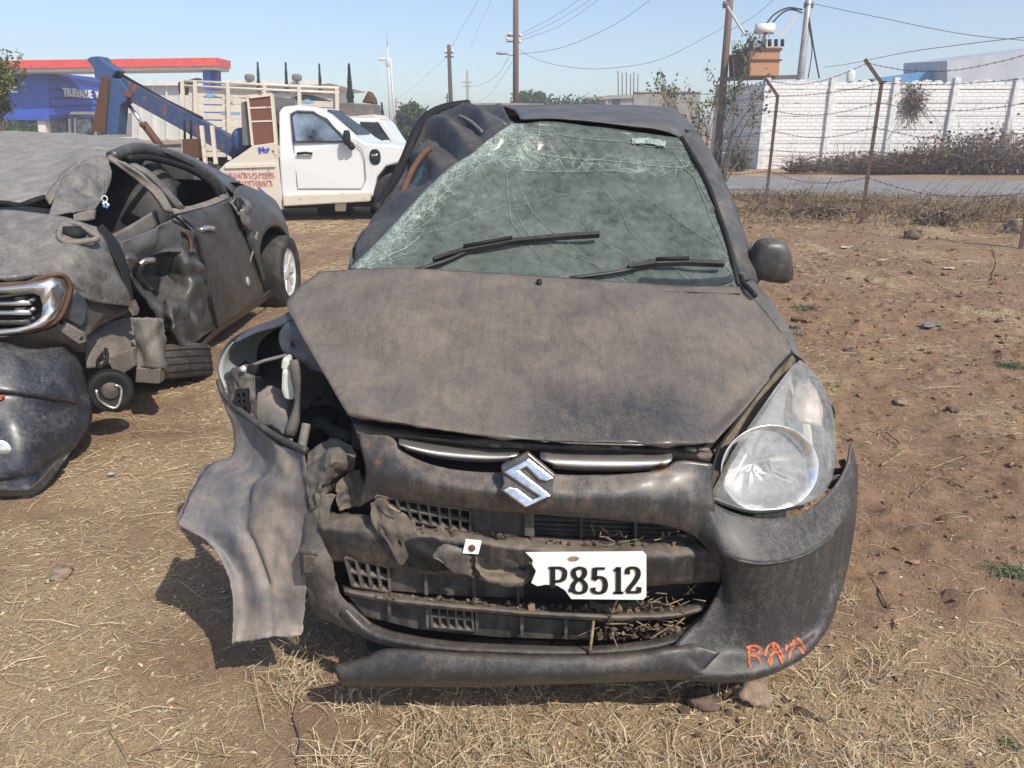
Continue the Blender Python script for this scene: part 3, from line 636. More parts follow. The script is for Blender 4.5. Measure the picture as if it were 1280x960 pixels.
for x, y in ((.72, 2.25), (.74, 4.45), (-.60, 4.45), (-.50, 2.5)):
    wheel('wheel', (x, y, .27), (1 if x > 0 else -1, 0, 0), .275, .155, car, M['alloy'], 7)
# ---- headlamp (right)
LO = [(1000,450,1.94),(1022,472,1.90),(1038,503,1.86),(1045,545,1.80),(1044,585,1.74),(1034,612,1.68),(1004,630,1.61),(950,639,1.555),(908,630,1.545),(890,620,1.55),(901,594,1.58),(921,556,1.63),(945,520,1.70),(968,487,1.78),(990,458,1.90)]
def inset(poly, cx, cy, k, dy): return [(cx + (x - cx) * k, cy + (y - cy) * k, Y + dy) for x, y, Y in poly]
rings = [[W(*p) for p in LO]]
for k, d in ((.9, -.02), (.7, -.035), (.45, -.045), (.2, -.05)):
    rings.append([W(*p) for p in [(985 + (x - 985) * k, 560 + (y - 560) * k, 1.70 + (Y - 1.70) * k + d) for x, y, Y in LO]])
def ringmesh(name, rings, mat, parent, cap=True, thick=0, close=True, sn=0):
    n = len(rings[0]); V = [p for r_ in rings for p in r_]
    F = [(i * n + k, i * n + (k + 1) % n, (i + 1) * n + (k + 1) % n, (i + 1) * n + k) for i in range(len(rings) - 1) for k in range(n)]
    if cap: V.append(sum((p for p in rings[-1]), Vector()) / n); F += [((len(rings) - 1) * n + k, (len(rings) - 1) * n + (k + 1) % n, len(V) - 1) for k in range(n)]
    o = mk(name, V, F, mat, parent, True, thick)
    bm = bmesh.new(); bm.from_mesh(o.data); bmesh.ops.recalc_face_normals(bm, faces=bm.faces); bm.to_mesh(o.data); bm.free(); return o
def closed(poly, n=4):
    p = [Vector(q) for q in poly]; p = p[-2:] + p + p[:2]; s = spline(p, n); return s[2 * n:-2 * n]
rings = [closed(r_) for r_ in rings]
lens = ringmesh('headlamp_lens', rings, M['lens'], car); lens['label'] = 'clouded headlamp on the intact side'
hr = [closed([W(x, y, Y + .012) for x, y, Y in LO])]
for k, d in ((.97, .05), (.9, .10), (.5, .12)):
    hr.append(closed([W(985 + (x - 985) * k, 560 + (y - 560) * k, 1.70 + (Y - 1.70) * k + d) for x, y, Y in LO]))
ringmesh('lamp_housing', hr, M['housing'], lens)
def bowl(name, c, rx, ry, dep, mat, parent, ax, seg=28, flut=0):
    Mx = frame_at(c, ax); V, F = [], []; nr = 7
    for i in range(nr + 1):
        t = i / nr; z = -dep * (1 - t * t)
        for k in range(seg):
            a = 2 * math.pi * k / seg; V.append(Mx @ Vector((rx * t * math.cos(a), ry * t * math.sin(a), z + (flut * math.sin(k * 2.1) if 0 < i < nr else 0))))
    F = [(i * seg + k, i * seg + (k + 1) % seg, (i + 1) * seg + (k + 1) % seg, (i + 1) * seg + k) for i in range(nr) for k in range(seg)]
    return mk(name, V, F, mat, parent, True, .003)
lc = W(966, 585, 1.60); ax = Vector((.12, -1, .30))
bowl('reflector', lc + Vector((0, .015, -.01)), .118, .102, .10, M['reflector'], lens, ax, 36, .005)
Mx = frame_at(lc + Vector((0, .008, -.01)), ax)
lathe('bulb', [(0, -.02), (.012, -.025), (.014, -.06)], Mx, M['chrome'], lens, 12)
patch('indicator_reflector', pxrows([[(996,478,1.93),(1008,476,1.92),(1020,486,1.90)], [(990,505,1.87),(1008,506,1.86),(1028,510,1.86)], [(996,528,1.83),(1012,530,1.82),(1026,534,1.83)]]), M['amber'], lens, 4, amp=.004, fs=30)
# seal and dirty channel between bonnet and lamp
patch('lamp_channel', pxrows([[(990,440,1.98),(970,462,1.93),(945,495,1.84),(915,535,1.72),(897,565,1.66),(884,612,1.60)], [(991,446,1.96),(972,476,1.90),(946,512,1.80),(918,552,1.69),(900,585,1.625),(886,622,1.57)], [(996,452,1.97),(984,474,1.90),(962,503,1.80),(935,545,1.68),(912,585,1.61),(896,622,1.56)]]), M['shelf'], car, 6, amp=.012, fs=14, amp2=.004)
tube('lamp_gasket', [W(*p) for p in [(990,442,1.93),(968,466,1.86),(944,496,1.79),(916,534,1.69),(898,562,1.63),(884,616,1.555),(892,626,1.54),(945,641,1.535),(1004,633,1.59)]], .004, M['black'], car, 6, 5)
# ---- bumper corner (right)
BC = [[(846,588,1.56),(872,600,1.53),(893,630,1.522),(945,648,1.524),(1000,642,1.568),(1036,616,1.645),(1056,585,1.70),(1063,555,1.74)],
 [(850,618,1.54),(880,638,1.505),(905,662,1.489),(950,676,1.488),(1004,668,1.543),(1042,640,1.625),(1062,605,1.69),(1068,572,1.74)],
 [(852,650,1.53),(888,678,1.49),(912,696,1.458),(955,704,1.455),(1008,692,1.512),(1046,660,1.60),(1066,620,1.69),(1071,590,1.74)],
 [(868,668,1.53),(900,694,1.51),(914,700,1.466),(956,708,1.463),(1009,696,1.519),(1047,665,1.606),(1067,645,1.69),(1071,610,1.74)],
 [(905,705,1.54),(906,740,1.525),(922,752,1.502),(964,758,1.498),(1011,744,1.548),(1046,714,1.622),(1064,680,1.68),(1068,640,1.74)],
 [(900,735,1.535),(893,770,1.515),(914,802,1.505),(960,808,1.50),(1006,792,1.545),(1038,762,1.58),(1056,720,1.67),(1062,670,1.73)],
 [(880,770,1.52),(868,800,1.49),(888,826,1.474),(945,830,1.468),(1000,812,1.508),(1030,790,1.56),(1046,752,1.64),(1054,700,1.72)],
 [(860,790,1.51),(840,815,1.475),(858,845,1.455),(940,846,1.455),(996,826,1.50),(1024,800,1.56),(1042,765,1.64),(1050,720,1.72)],
 [(862,800,1.57),(846,830,1.53),(870,850,1.51),(938,850,1.52),(986,830,1.56),(1012,804,1.62),(1030,772,1.70),(1040,730,1.78)]]
M['corner'] = dusty('bumper_corner_paint', (.03, .031, .034), (.23, .2, .17), .30, .3, .5, 8, coat=.02, fine=2.2, streak=.12, blot=.28, mid=.2)
bc, bcg = patch('bumper_corner', pxrows(BC), M['corner'], car, 7, 5, .005, .002, 9, keep=True)
for i in (0,):
    tubes('torn_clip', [([W(1052,575,1.76), W(1058,590,1.74), W(1048,604,1.72)], .009), ([W(1040,590,1.74), W(1056,588,1.74)], .008), ([W(1036,608,1.70), W(1050,600,1.74)], .008)], M['black'], bc, 6)
# orange spray marks on the lower corner
OM = [[(933,810),(942,807),(951,811),(946,817),(938,818)],[(937,809),(936,820),(938,834)],[(939,819),(947,821),(951,829)],
 [(956,820),(960,808),(968,804),(974,810),(979,821)],[(960,830),(963,820),(970,815),(975,821),(978,829)],[(967,806),(966,818)],[(965,822),(963,832)],
 [(982,814),(986,801),(994,797),(1001,802),(1007,813)],[(986,823),(989,813),(996,808),(1002,813),(1006,820)],[(992,799),(991,812)],[(939,812),(944,813)],[(963,812),(971,811)],[(988,806),(998,804)]]
decal('orange_paint_mark', bvh(bcg), OM, 3.9, M['orange'], bc, .0055, label='orange hand-sprayed characters')
# ---- upper bar that carries the badge
UB = [[(449,543,1.60),(488,546,1.58),(505,566,1.56),(545,583,1.535),(600,591,1.52),(655,590,1.515),(710,594,1.515),(770,594,1.515),(825,588,1.52),(848,576,1.53),(890,580,1.53)],
 [(452,560,1.58),(478,570,1.56),(508,584,1.53),(548,597,1.512),(600,604,1.50),(655,606,1.495),(710,608,1.495),(770,608,1.495),(828,604,1.50),(862,600,1.51),(890,605,1.52)],
 [(458,585,1.57),(482,592,1.545),(512,600,1.52),(550,608,1.502),(600,614,1.488),(655,618,1.482),(710,621,1.482),(770,622,1.482),(830,622,1.487),(866,624,1.495),(892,632,1.51)],
 [(456,605,1.575),(480,606,1.55),(512,611,1.525),(550,617,1.508),(600,623,1.495),(655,628,1.487),(710,632,1.487),(770,636,1.487),(830,640,1.49),(868,648,1.495),(892,660,1.51)],
 [(447,634,1.59),(474,622,1.57),(512,624,1.545),(555,630,1.53),(602,636,1.515),(655,640,1.508),(710,644,1.505),(770,649,1.505),(830,656,1.505),(866,668,1.51),(890,690,1.52)]]
bar, barg = patch('bumper_bar', pxrows(UB), M['barpaint'], car, 7, 6, .006, .004, 7, .001, keep=True)
# chrome strips in the recess
for nm, top, bot, Yc in (('l', [(499,549),(545,556),(600,561),(648,563)], [(507,561),(548,572),(600,577),(636,576)], 1.555), ('r', [(676,564),(730,566),(790,567),(840,567)], [(690,585),(735,588),(790,588),(834,584)], 1.535)):
    r0 = [W(x, y, Yc + .03) for x, y in top]; r3 = [W(x, y, Yc + .012) for x, y in bot]
    r1 = [W(a[0], a[1] * .55 + b[1] * .45, Yc) for a, b in zip(top, bot)]; r2 = [W(b[0], a[1] * .2 + b[1] * .8, Yc - .006) for a, b in zip(top, bot)]
    s = patch('chrome_strip', [r0, r1, r2, r3], M['chrome_dirty'], car, 6, 4, .004)
patch('grille_recess', pxrows([[(440,520,1.68),(560,540,1.66),(680,548,1.65),(790,553,1.65),(900,552,1.68)], [(440,560,1.66),(560,590,1.60),(680,598,1.59),(790,598,1.59),(900,600,1.64)]]), M['black'], car, 4)
patch('bonnet_slam_panel', pxrows([[(436,516,1.80),(560,538,1.78),(680,546,1.78),(790,551,1.78),(905,552,1.78)], [(445,538,1.62),(560,548,1.60),(680,556,1.59),(790,562,1.59),(890,570,1.62)], [(447,548,1.64),(560,558,1.62),(680,564,1.61),(790,568,1.61),(888,580,1.64)]]), M['shelf'], car, 5, amp=.01, fs=12)
tubes('grille_clip', [([W(x, 556 + .02 * (x - 600), 1.585), W(x + 14, 557 + .02 * (x - 600), 1.585)], .006) for x in (612, 640, 720, 762, 856, 872)], M['steel_dusty'], car, 5)
# badge plinth and badge (traced at its own depth; seen face-on)
bcn = W(660, 601, 1.468); bu, bv = Vector((1, 0, 0)), Vector((0, .35, .94)).normalized(); PXM = 1.0 / 516
def bp(x, y, d=0): return bcn + bu * ((x - 640) * PXM * .083) + bv * (-(y - 560) * PXM * .083) + Vector((0, -1, .35)).normalized() * d
pl_ = prism('badge_plinth', [bp(285, 380), bp(640, 190), bp(1000, 490), bp(965, 640), bp(965, 770), bp(600, 930), bp(270, 690), bp(320, 600)], (0, .03, -.008), M['barpaint'], car, .003)
def emb(poly, name='badge'):
    o = prism(name, [bp(x, y, .001) for x, y in poly], bp(0, 0, .009) - bp(0, 0, .001), M['chrome'], pl_, .003); return o
S_ = [(310,440),(640,270),(975,525),(900,570),(760,560),(770,600),(950,745),(610,905),(295,680),(380,635),(540,655),(680,790),(690,790),(780,745),(440,480)]
S_ = [(310,440),(645,262),(978,520),(880,565),(790,545),(620,378),(530,425),(945,750),(605,905),(295,675),(395,630),(500,655),(690,795),(785,755)]
emb(S_)
# ---- grille field behind
gr_Y = 1.62
GB = [[(395,600,1.68),(500,618,1.64),(640,630,1.62),(780,640,1.62),(920,660,1.64)], [(400,690,1.66),(500,700,1.63),(640,710,1.61),(780,712,1.61),(915,715,1.63)], [(420,765,1.64),(500,790,1.61),(640,812,1.59),(780,815,1.59),(900,795,1.61)]]
patch('grille_back', pxrows(GB), M['black'], car, 4)
def lattice(name, q, nx, ny, Y, mat, parent, bw=3.0):
    (x0, y0), (x1, y1), (x2, y2), (x3, y3) = q       # tl, tr, br, bl
    bl = []
    def P(u, v): 
        x = (x0 * (1 - u) + x1 * u) * (1 - v) + (x3 * (1 - u) + x2 * u) * v; y = (y0 * (1 - u) + y1 * u) * (1 - v) + (y3 * (1 - u) + y2 * u) * v; return W(x, y, Y)
    for i in range(nx + 1): bl.append((P(i / nx, 0), P(i / nx, 1), bw * .0018, .02, (0, 1, 0)))
    for j in range(ny + 1): bl.append((P(0, j / ny), P(1, j / ny), bw * .0018, .018, (0, 1, 0)))
    return beams(name, bl, mat, parent, .001)
lattice('grille_lattice', [(470,618),(588,636),(588,664),(478,642)], 9, 2, 1.565, M['grille'], car)
lattice('grille_lattice', [(432,695),(486,706),(488,738),(442,730)], 4, 2, 1.575, M['grille'], car, 3.6)
lattice('grille_lattice', [(538,754),(590,759),(592,786),(541,781)], 5, 2, 1.555, M['grille'], car)
pprism('grille_panel', [(588,636),(660,643),(660,674),(588,664)], 1.57, .01, M['grille'], car)
pprism('grille_pillar', [(655,640),(668,642),(668,672),(655,670)], 1.545, .04, M['grille'], car, bevel=.003)
for i in range(6): pprism('intake_slat', [(666, 648 + i * 6.2), (850, 655 + i * 5.6), (850, 657 + i * 5.6), (666, 650.4 + i * 6.2)], 1.60 - i * .001, .012, M['grille'], car)
for x in (725, 793): pprism('intake_post', [(x, 646), (x + 4, 646), (x + 3, 682), (x, 682)], 1.575, .02, M['grille'], car)
# crash beam: dirty shelf on top, face below
SH = [[(402,640,1.66),(470,645,1.62),(560,655,1.60),(650,668,1.59),(740,674,1.585),(820,672,1.59),(858,668,1.60),(890,684,1.585)],
 [(398,655,1.60),(465,660,1.555),(560,668,1.535),(650,682,1.525),(740,688,1.525),(820,688,1.525),(862,686,1.535),(896,694,1.535)],
 [(402,668,1.585),(465,676,1.54),(560,682,1.52),(650,692,1.515),(740,697,1.512),(820,699,1.512),(862,700,1.52),(903,704,1.53)],
 [(412,698,1.59),(465,702,1.55),(556,712,1.535),(650,720,1.525),(740,722,1.52),(820,724,1.52),(862,724,1.527),(902,722,1.54)],
 [(414,702,1.63),(465,706,1.60),(556,716,1.59),(650,724,1.58),(740,726,1.575),(820,728,1.575),(862,727,1.58),(900,726,1.58)]]
M['beam'] = dusty('crash_beam_soil', (.022, .022, .024), (.20, .165, .13), .30, .85, .5, 9, streak=.2)
patch('crash_beam', pxrows(SH), M['beam'], car, 9, 7, .005, .005, 9, .004, ridge=.008, rs=16, jag=.5)
# torn hole and cupped fragment in the beam
patch('beam_tear', pxrows([[(500,674,1.52),(540,672,1.512),(582,684,1.508)], [(502,694,1.518),(540,696,1.508),(580,702,1.505)], [(506,706,1.525),(540,712,1.52),(576,714,1.515)]]), M['black'], car, 8, amp=.004, fs=20, ridge=.008, rs=30, jag=1.6)
patch('beam_fragment', pxrows([[(546,684,1.506),(562,680,1.50),(586,686,1.50)], [(540,698,1.50),(560,698,1.494),(590,702,1.498)], [(556,704,1.502),(566,716,1.50),(594,722,1.507)]]), M['flap2'], car, 8, amp=.004, fs=18, ridge=.012, rs=26, jag=1.8, thick=.003)
patch('beam_cup', pxrows([[(592,690,1.512),(618,694,1.522),(646,698,1.52),(664,704,1.51)], [(594,706,1.515),(616,712,1.527),(650,714,1.522),(662,718,1.51)], [(600,718,1.50),(612,724,1.492),(648,727,1.492),(660,722,1.50)], [(598,724,1.508),(616,729,1.50),(648,731,1.50),(661,726,1.505)]]), M['shelf'], car, 8, amp=.004, fs=18, ridge=.008, rs=24, jag=1.2, thick=.003)
prism('bracket_tab', [W(578,692,1.485), W(582,675,1.49), W(602,677,1.49), W(598,693,1.485)], (0, .006, 0), M['plate'], car, .001, label='small white tab with brown stain')
lathe('stain', [(0, .002), (.006, .001), (.008, 0)], frame_at(W(590,685,1.484), (0, -1, .3)), M['rust'], car, 10)
patch('hanging_mud', pxrows([[(462,628,1.55),(478,622,1.55),(500,640,1.54),(520,652,1.53)], [(462,650,1.53),(476,655,1.52),(496,668,1.515),(520,676,1.515)], [(470,668,1.525),(482,676,1.515),(496,702,1.515),(502,710,1.52)]]), M['shelf'], car, 8, amp=.008, fs=16, amp2=.003, ridge=.014, rs=18, jag=1.2, thick=.003)
# lower grille: panels with ribs, second shelf, lower panels
LP_ = [(488,706),(560,716),(655,724),(655,748),(560,744),(490,738)]
pprism('grille_panel', LP_, 1.585, .01, M['grille'], car)
for x, y in ((530, 712), (590, 719), (645, 724)): pprism('grille_rib', [(x, y), (x + 4, y + .5), (x + 5, y + 32), (x + 1, y + 31)], 1.555, .035, M['grille'], car)
S2 = [[(428,730,1.62),(500,742,1.60),(590,752,1.59),(680,758,1.585),(770,762,1.585),(840,758,1.59),(882,748,1.60)],
 [(430,738,1.56),(500,750,1.53),(590,759,1.515),(680,766,1.51),(770,770,1.51),(840,768,1.52),(880,760,1.55)],
 [(432,743,1.56),(500,755,1.53),(590,764,1.515),(680,771,1.51),(770,775,1.51),(840,772,1.52),(878,764,1.55)]]
patch('grille_shelf', pxrows(S2), M['beam'], car, 6, 4, .004, .004, 16)
pprism('grille_panel', [(436,746),(540,762),(680,774),(740,778),(740,800),(620,796),(520,786),(456,770)], 1.575, .01, M['grille'], car)
for x, y in ((484, 752), (532, 760), (594, 766), (650, 771), (705, 774)): pprism('grille_rib', [(x, y), (x + 5, y + .5), (x + 4, y + 26), (x + 1, y + 24)], 1.545, .035, M['grille'], car)
RIM = [[(436,752,1.585),(470,782,1.56),(540,799,1.54),(640,806,1.53),(740,808,1.525),(830,796,1.53),(878,768,1.545),(900,735,1.55)],
 [(428,760,1.56),(466,792,1.53),(540,808,1.505),(640,814,1.495),(740,815,1.49),(832,804,1.495),(884,776,1.52),(908,738,1.535)],
 [(424,768,1.565),(464,800,1.535),(540,814,1.51),(640,819,1.50),(740,820,1.495),(834,811,1.50),(888,784,1.52),(912,742,1.535)]]
patch('grille_rim', pxrows(RIM), M['bumper'], car, 7, 4, .006, .002, 12)
patch('grille_rim_side', pxrows([[(900,735,1.57),(906,706,1.57),(880,682,1.57),(855,662,1.57)], [(908,738,1.535),(914,704,1.525),(886,676,1.515),(860,656,1.51)]]), M['black'], car, 5)
# left frame edge of the bumper opening
LF = [[(384,612,1.66),(402,616,1.62),(420,618,1.61)], [(382,650,1.64),(394,648,1.60),(412,640,1.60)], [(380,700,1.63),(394,700,1.585),(416,700,1.59)], [(386,745,1.62),(402,738,1.58),(424,738,1.575)], [(395,765,1.62),(424,772,1.565),(440,758,1.565)], [(430,785,1.60),(448,792,1.54),(464,780,1.55)]]
patch('bumper_edge', pxrows(LF), M['flap2'], car, 9, 8, .004, .006, 14, .003, ridge=.012, rs=14, jag=.6)
pprism('tow_eye_socket', [(373,688),(399,690),(399,723),(375,722)], 1.575, .06, M['bumper'], car, bevel=.006)
pprism('socket_mud', [(379,695),(394,696),(393,717),(380,716)], 1.572, .01, M['shelf'], car)
# crumpled lump left of the bar
CL = [[(384,566,1.70),(400,552,1.72),(420,545,1.72),(438,556,1.68),(444,566,1.66)], [(380,590,1.66),(398,578,1.63),(418,572,1.62),(436,580,1.64),(442,586,1.65)], [(382,618,1.63),(396,606,1.60),(412,598,1.61),(425,596,1.65),(432,592,1.68)], [(386,640,1.62),(396,632,1.60),(408,622,1.63),(416,612,1.68),(424,606,1.70)]]
patch('crumpled_bracket', pxrows(CL), M['flap2'], car, 10, 10, .003, .012, 14, .003, ridge=.025, rs=11, jag=.9)
patch('crumpled_bracket', pxrows([[(418,606,1.64),(436,590,1.66),(452,586,1.63)], [(420,624,1.62),(438,612,1.64),(456,604,1.62)], [(424,640,1.61),(438,634,1.62),(450,632,1.60)]]), M['shelf'], car, 9, amp=.01, fs=16, amp2=.003, ridge=.02, rs=14, jag=.9, thick=.003)
# ---- lip below the bumper
LI = [[(418,832,1.50),(455,823,1.50),(485,812,1.50),(560,816,1.485),(700,820,1.475),(800,815,1.475),(860,806,1.48),(900,815,1.475)],
 [(420,838,1.48),(455,830,1.475),(490,819,1.475),(560,822,1.46),(700,826,1.45),(800,821,1.45),(850,815,1.455),(880,838,1.46)],
 [(424,850,1.475),(460,850,1.465),(495,848,1.46),(560,848,1.447),(700,846,1.438),(800,842,1.438),(850,840,1.445),(884,846,1.455)],
 [(434,856,1.50),(462,857,1.50),(500,857,1.50),(560,857,1.49),(700,854,1.48),(800,850,1.48),(850,848,1.48),(886,850,1.48)]]
patch('bumper_lip', pxrows(LI), M['bumper'], car, 8, 6, .006, .003, 10, .001)
# undertray shadow box
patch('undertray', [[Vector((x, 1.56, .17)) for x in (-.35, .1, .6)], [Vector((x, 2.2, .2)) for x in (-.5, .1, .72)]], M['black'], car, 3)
# ---- peeled bumper corner on the left: inside face towards us
FL = [[(275,487,2.00),(300,518,1.90),(340,548,1.77),(368,562,1.69),(383,567,1.66)],
 [(292,530,1.94),(313,548,1.86),(345,566,1.75),(370,577,1.68),(385,582,1.655)],
 [(292,568,1.88),(314,582,1.82),(341,592,1.73),(366,600,1.665),(386,610,1.645)],
 [(262,584,1.86),(290,596,1.79),(324,606,1.72),(358,616,1.66),(386,630,1.64)],
 [(242,614,1.80),(280,616,1.76),(318,630,1.70),(356,642,1.655),(386,660,1.635)],
 [(228,645,1.74),(268,644,1.73),(314,654,1.685),(354,664,1.64),(386,682,1.628)],
 [(222,656,1.72),(264,656,1.715),(312,664,1.68),(352,675,1.638),(386,694,1.624)],
 [(236,663,1.71),(272,666,1.70),(315,675,1.67),(354,688,1.634),(386,706,1.62)],
 [(262,681,1.69),(290,692,1.685),(322,700,1.655),(356,712,1.63),(385,730,1.615)],
 [(285,722,1.65),(306,730,1.655),(332,737,1.635),(360,746,1.62),(382,757,1.61)],
 [(291,768,1.62),(308,770,1.63),(332,770,1.615),(358,773,1.61),(380,778,1.60)],
 [(290,805,1.59),(306,803,1.60),(331,798,1.59),(356,796,1.59),(378,795,1.59)]]
def flfn(v, u): return .005 * math.sin(u * 13 + v * 3) * (1 - .4 * v) - .018 * math.exp(-((u - .42 - .25 * (v - .4)) / .045) ** 2) * (1 if .2 < v < .8 else .3)
fl, flg = patch('peeled_bumper_corner', pxrows(FL), M['flap'], car, 9, 9, .003, .006, 6, .002, fn=flfn, keep=True, ridge=.012, rs=7, jag=.8, label='torn bumper corner hanging inside out, caked in grey dust')
tube('flap_edge_trim', [W(x, y - 3, Y - .01) for x, y, Y in [(273,479,2.02),(280,497,1.98),(300,516,1.90),(340,545,1.77),(368,560,1.69),(383,566,1.66)]], .008, M['folded'], fl, 8, 6)
prism('torn_strip', [W(218,652,1.74), W(240,612,1.83), W(252,584,1.9), W(262,584,1.88), W(246,616,1.80), W(228,650,1.725)], (.004, .012, .004), M['flap'], fl)
# ---- exposed wheel arch, left
FEo = [(366,393,2.02),(345,405,2.03),(318,414,2.05),(292,428,2.06),(279,446,2.06),(275,466,2.04),(281,486,2.02)]
r0 = [W(*p) for p in FEo]
r1 = [p + Vector((.03, .12, -.012)) for p in r0]; r2 = [p + Vector((.10, .28, -.06)) for i, p in enumerate(r0)]
wing = patch('left_wing', [r0, r1, r2], M['primer'], car, 6, 6, .004, .006, 6, label='bent left wing with its bare inside showing')
patch('wing_skin', [[p + Vector((-.006, .004, .008)) for p in r0], [p + Vector((-.006, .0, .008)) for p in r1], [p + Vector((-.006, .0, .008)) for p in r2]], M['bluesteel'], wing, 6)
patch('wing_edge', pxrows([[(372,386,2.0),(346,398,2.02),(320,408,2.05),(294,424,2.06)], [(376,394,1.97),(350,408,2.0),(322,416,2.03),(292,430,2.05)]]), M['bluesteel'], wing, 6)
patch('inner_bracket', pxrows([[(350,416,1.99),(358,405,1.98),(374,400,1.96),(384,412,1.92)], [(349,426,1.98),(362,424,1.96),(380,424,1.92),(392,436,1.88)], [(352,436,1.97),(366,446,1.95),(384,454,1.90),(402,464,1.85)], [(356,438,1.985),(368,450,1.965),(386,458,1.91),(402,466,1.86)]]), M['bluesteel'], car, 6, 5, .005, .006, 14)
lathe('bracket_hole', [(0, .001), (.008, .001), (.009, 0)], frame_at(W(367, 430, 1.945), (-.1, -1, .5)), M['black'], car, 12)
BK = [[(282,470,1.97),(296,458,1.95),(312,456,1.94),(318,470,1.93)], [(286,496,1.95),(298,488,1.93),(310,486,1.92),(320,494,1.92)], [(292,515,1.94),(302,520,1.92),(312,518,1.92),(320,520,1.92)], [(300,528,1.94),(306,534,1.92),(314,536,1.92),(320,538,1.92)]]
lb = patch('lamp_bracket', pxrows(BK), M['flap2'], car, 9, 9, .004, .008, 18, .003, ridge=.016, rs=20, jag=.8)
lattice('bracket_grid', [(296,490),(309,488),(311,514),(299,512)], 2, 3, 1.905, M['black'], lb, 4)
pprism('bracket_window', [(294,487),(311,485),(313,517),(298,515)], 1.914, .003, M['black'], lb)
lathe('bolt_head', [(0, .006), (.007, .005), (.009, 0)], frame_at(W(304, 461, 1.92), (-.2, -1, .4)), M['alloy'], lb, 12)
tube('tie_rod', [W(312, 458, 1.93), W(330, 451, 1.95), W(358, 444, 1.96)], .005, M['steel_dusty'], car, 6)
pprism('connector', [(310,455),(322,458),(320,468),(308,464)], 1.925, .02, M['black'], car, bevel=.003)
bt = [(349,463),(352,447),(361,446),(363,464)]
wb = pprism('washer_bottle', [(352,462),(364,464),(370,496),(366,501),(355,499),(351,488)], 1.90, .07, M['white_plastic'], car, bevel=.012)
pprism('bottle_neck', [(352,448),(361,447),(364,464),(350,463)], 1.91, .04, M['white_plastic'], wb, bevel=.008)
patch('wheel_arch_liner', pxrows([[(322,492,2.0),(340,482,2.02),(358,492,2.0),(366,510,1.96)], [(320,515,1.95),(338,505,1.95),(356,515,1.92),(366,530,1.90)], [(322,535,1.92),(340,534,1.88),(354,545,1.84),(366,556,1.80)]]), M['flap'], car, 7, amp=.006, fs=10, ridge=.012, rs=10, jag=.6)
tube('inner_rail', [W(368,450,1.90), W(372,480,1.88), W(370,515,1.86), W(362,545,1.82)], lambda t: .012 + .004 * math.sin(9 * t), M['flap2'], car, 8, 5)
tube('inner_rail', [W(383,530,1.80), W(380,545,1.78), W(376,566,1.72)], .012, M['steel_dusty'], car, 8, 4)
tubes('loose_cable', [([W(*p) for p in [(381,512,1.85),(392,500,1.86),(400,498,1.88),(408,488,1.9)]], .004), ([W(*p) for p in [(384,570,1.70),(396,562,1.71),(404,552,1.73)]], .004), ([W(*p) for p in [(322,536,1.90),(345,540,1.86),(358,532,1.88)]], .005)], M['black'], car, 6, 5)
patch('bay_dark_backing', pxrows([[(290,440,2.26),(330,415,2.22),(380,420,2.16),(450,520,2.0)], [(286,490,2.22),(330,480,2.18),(390,490,2.1),(450,540,1.9)], [(310,555,2.12),(345,560,2.08),(400,570,1.95),(450,600,1.75)]]), M['black'], car, 4)  # added black sheet, stands in for the shade inside the engine bay
blob('engine_block', W(410, 545, 2.02), (.12, .1, .09), M['black'], car, .3)
tube('coolant_hose', [W(386,540,1.9), W(402,528,1.85), W(420,540,1.8), W(440,548,1.72)], .016, M['black'], car, 8, 5)
# debris caught in the grille
rd = random.Random(5); tl = []
for i in range(44):
    x, y = rd.uniform(745, 868), rd.uniform(772, 796); a = W(x, y, rd.uniform(1.515, 1.55)); b = a + Vector((rd.uniform(-.06, .06), rd.uniform(-.03, .03), rd.uniform(-.03, .035))); tl.append(([a, b], rd.uniform(.0006, .0018)))
for i in range(24):
    x, y = rd.uniform(800, 872), rd.uniform(740, 762); a = W(x, y, rd.uniform(1.53, 1.57)); tl.append(([a, a + Vector((rd.uniform(-.04, .04), rd.uniform(-.02, .02), rd.uniform(-.01, .03)))], rd.uniform(.0006, .0015)))
for i in range(20):
    x, y = rd.uniform(740, 850), rd.uniform(668, 682); a = W(x, y, rd.uniform(1.54, 1.57)); tl.append(([a, a + Vector((rd.uniform(-.03, .03), rd.uniform(-.02, .0), rd.uniform(0, .03)))], .0014))
tl.append(([W(742,776,1.51), W(740,795,1.49), W(737,816,1.48)], .004)); tl.append(([W(776,738,1.5), W(768,758,1.5), W(760,780,1.5)], .0025)); tl.append(([W(478,624,1.53), W(488,634,1.515), W(500,640,1.51)], .0022))
tw = tubes('dry_straw_in_grille', tl, M['dry'], None, 5)
tw['kind'] = 'stuff'; tag(tw, 'dry twigs and straw caught in the lower grille', 'straw')
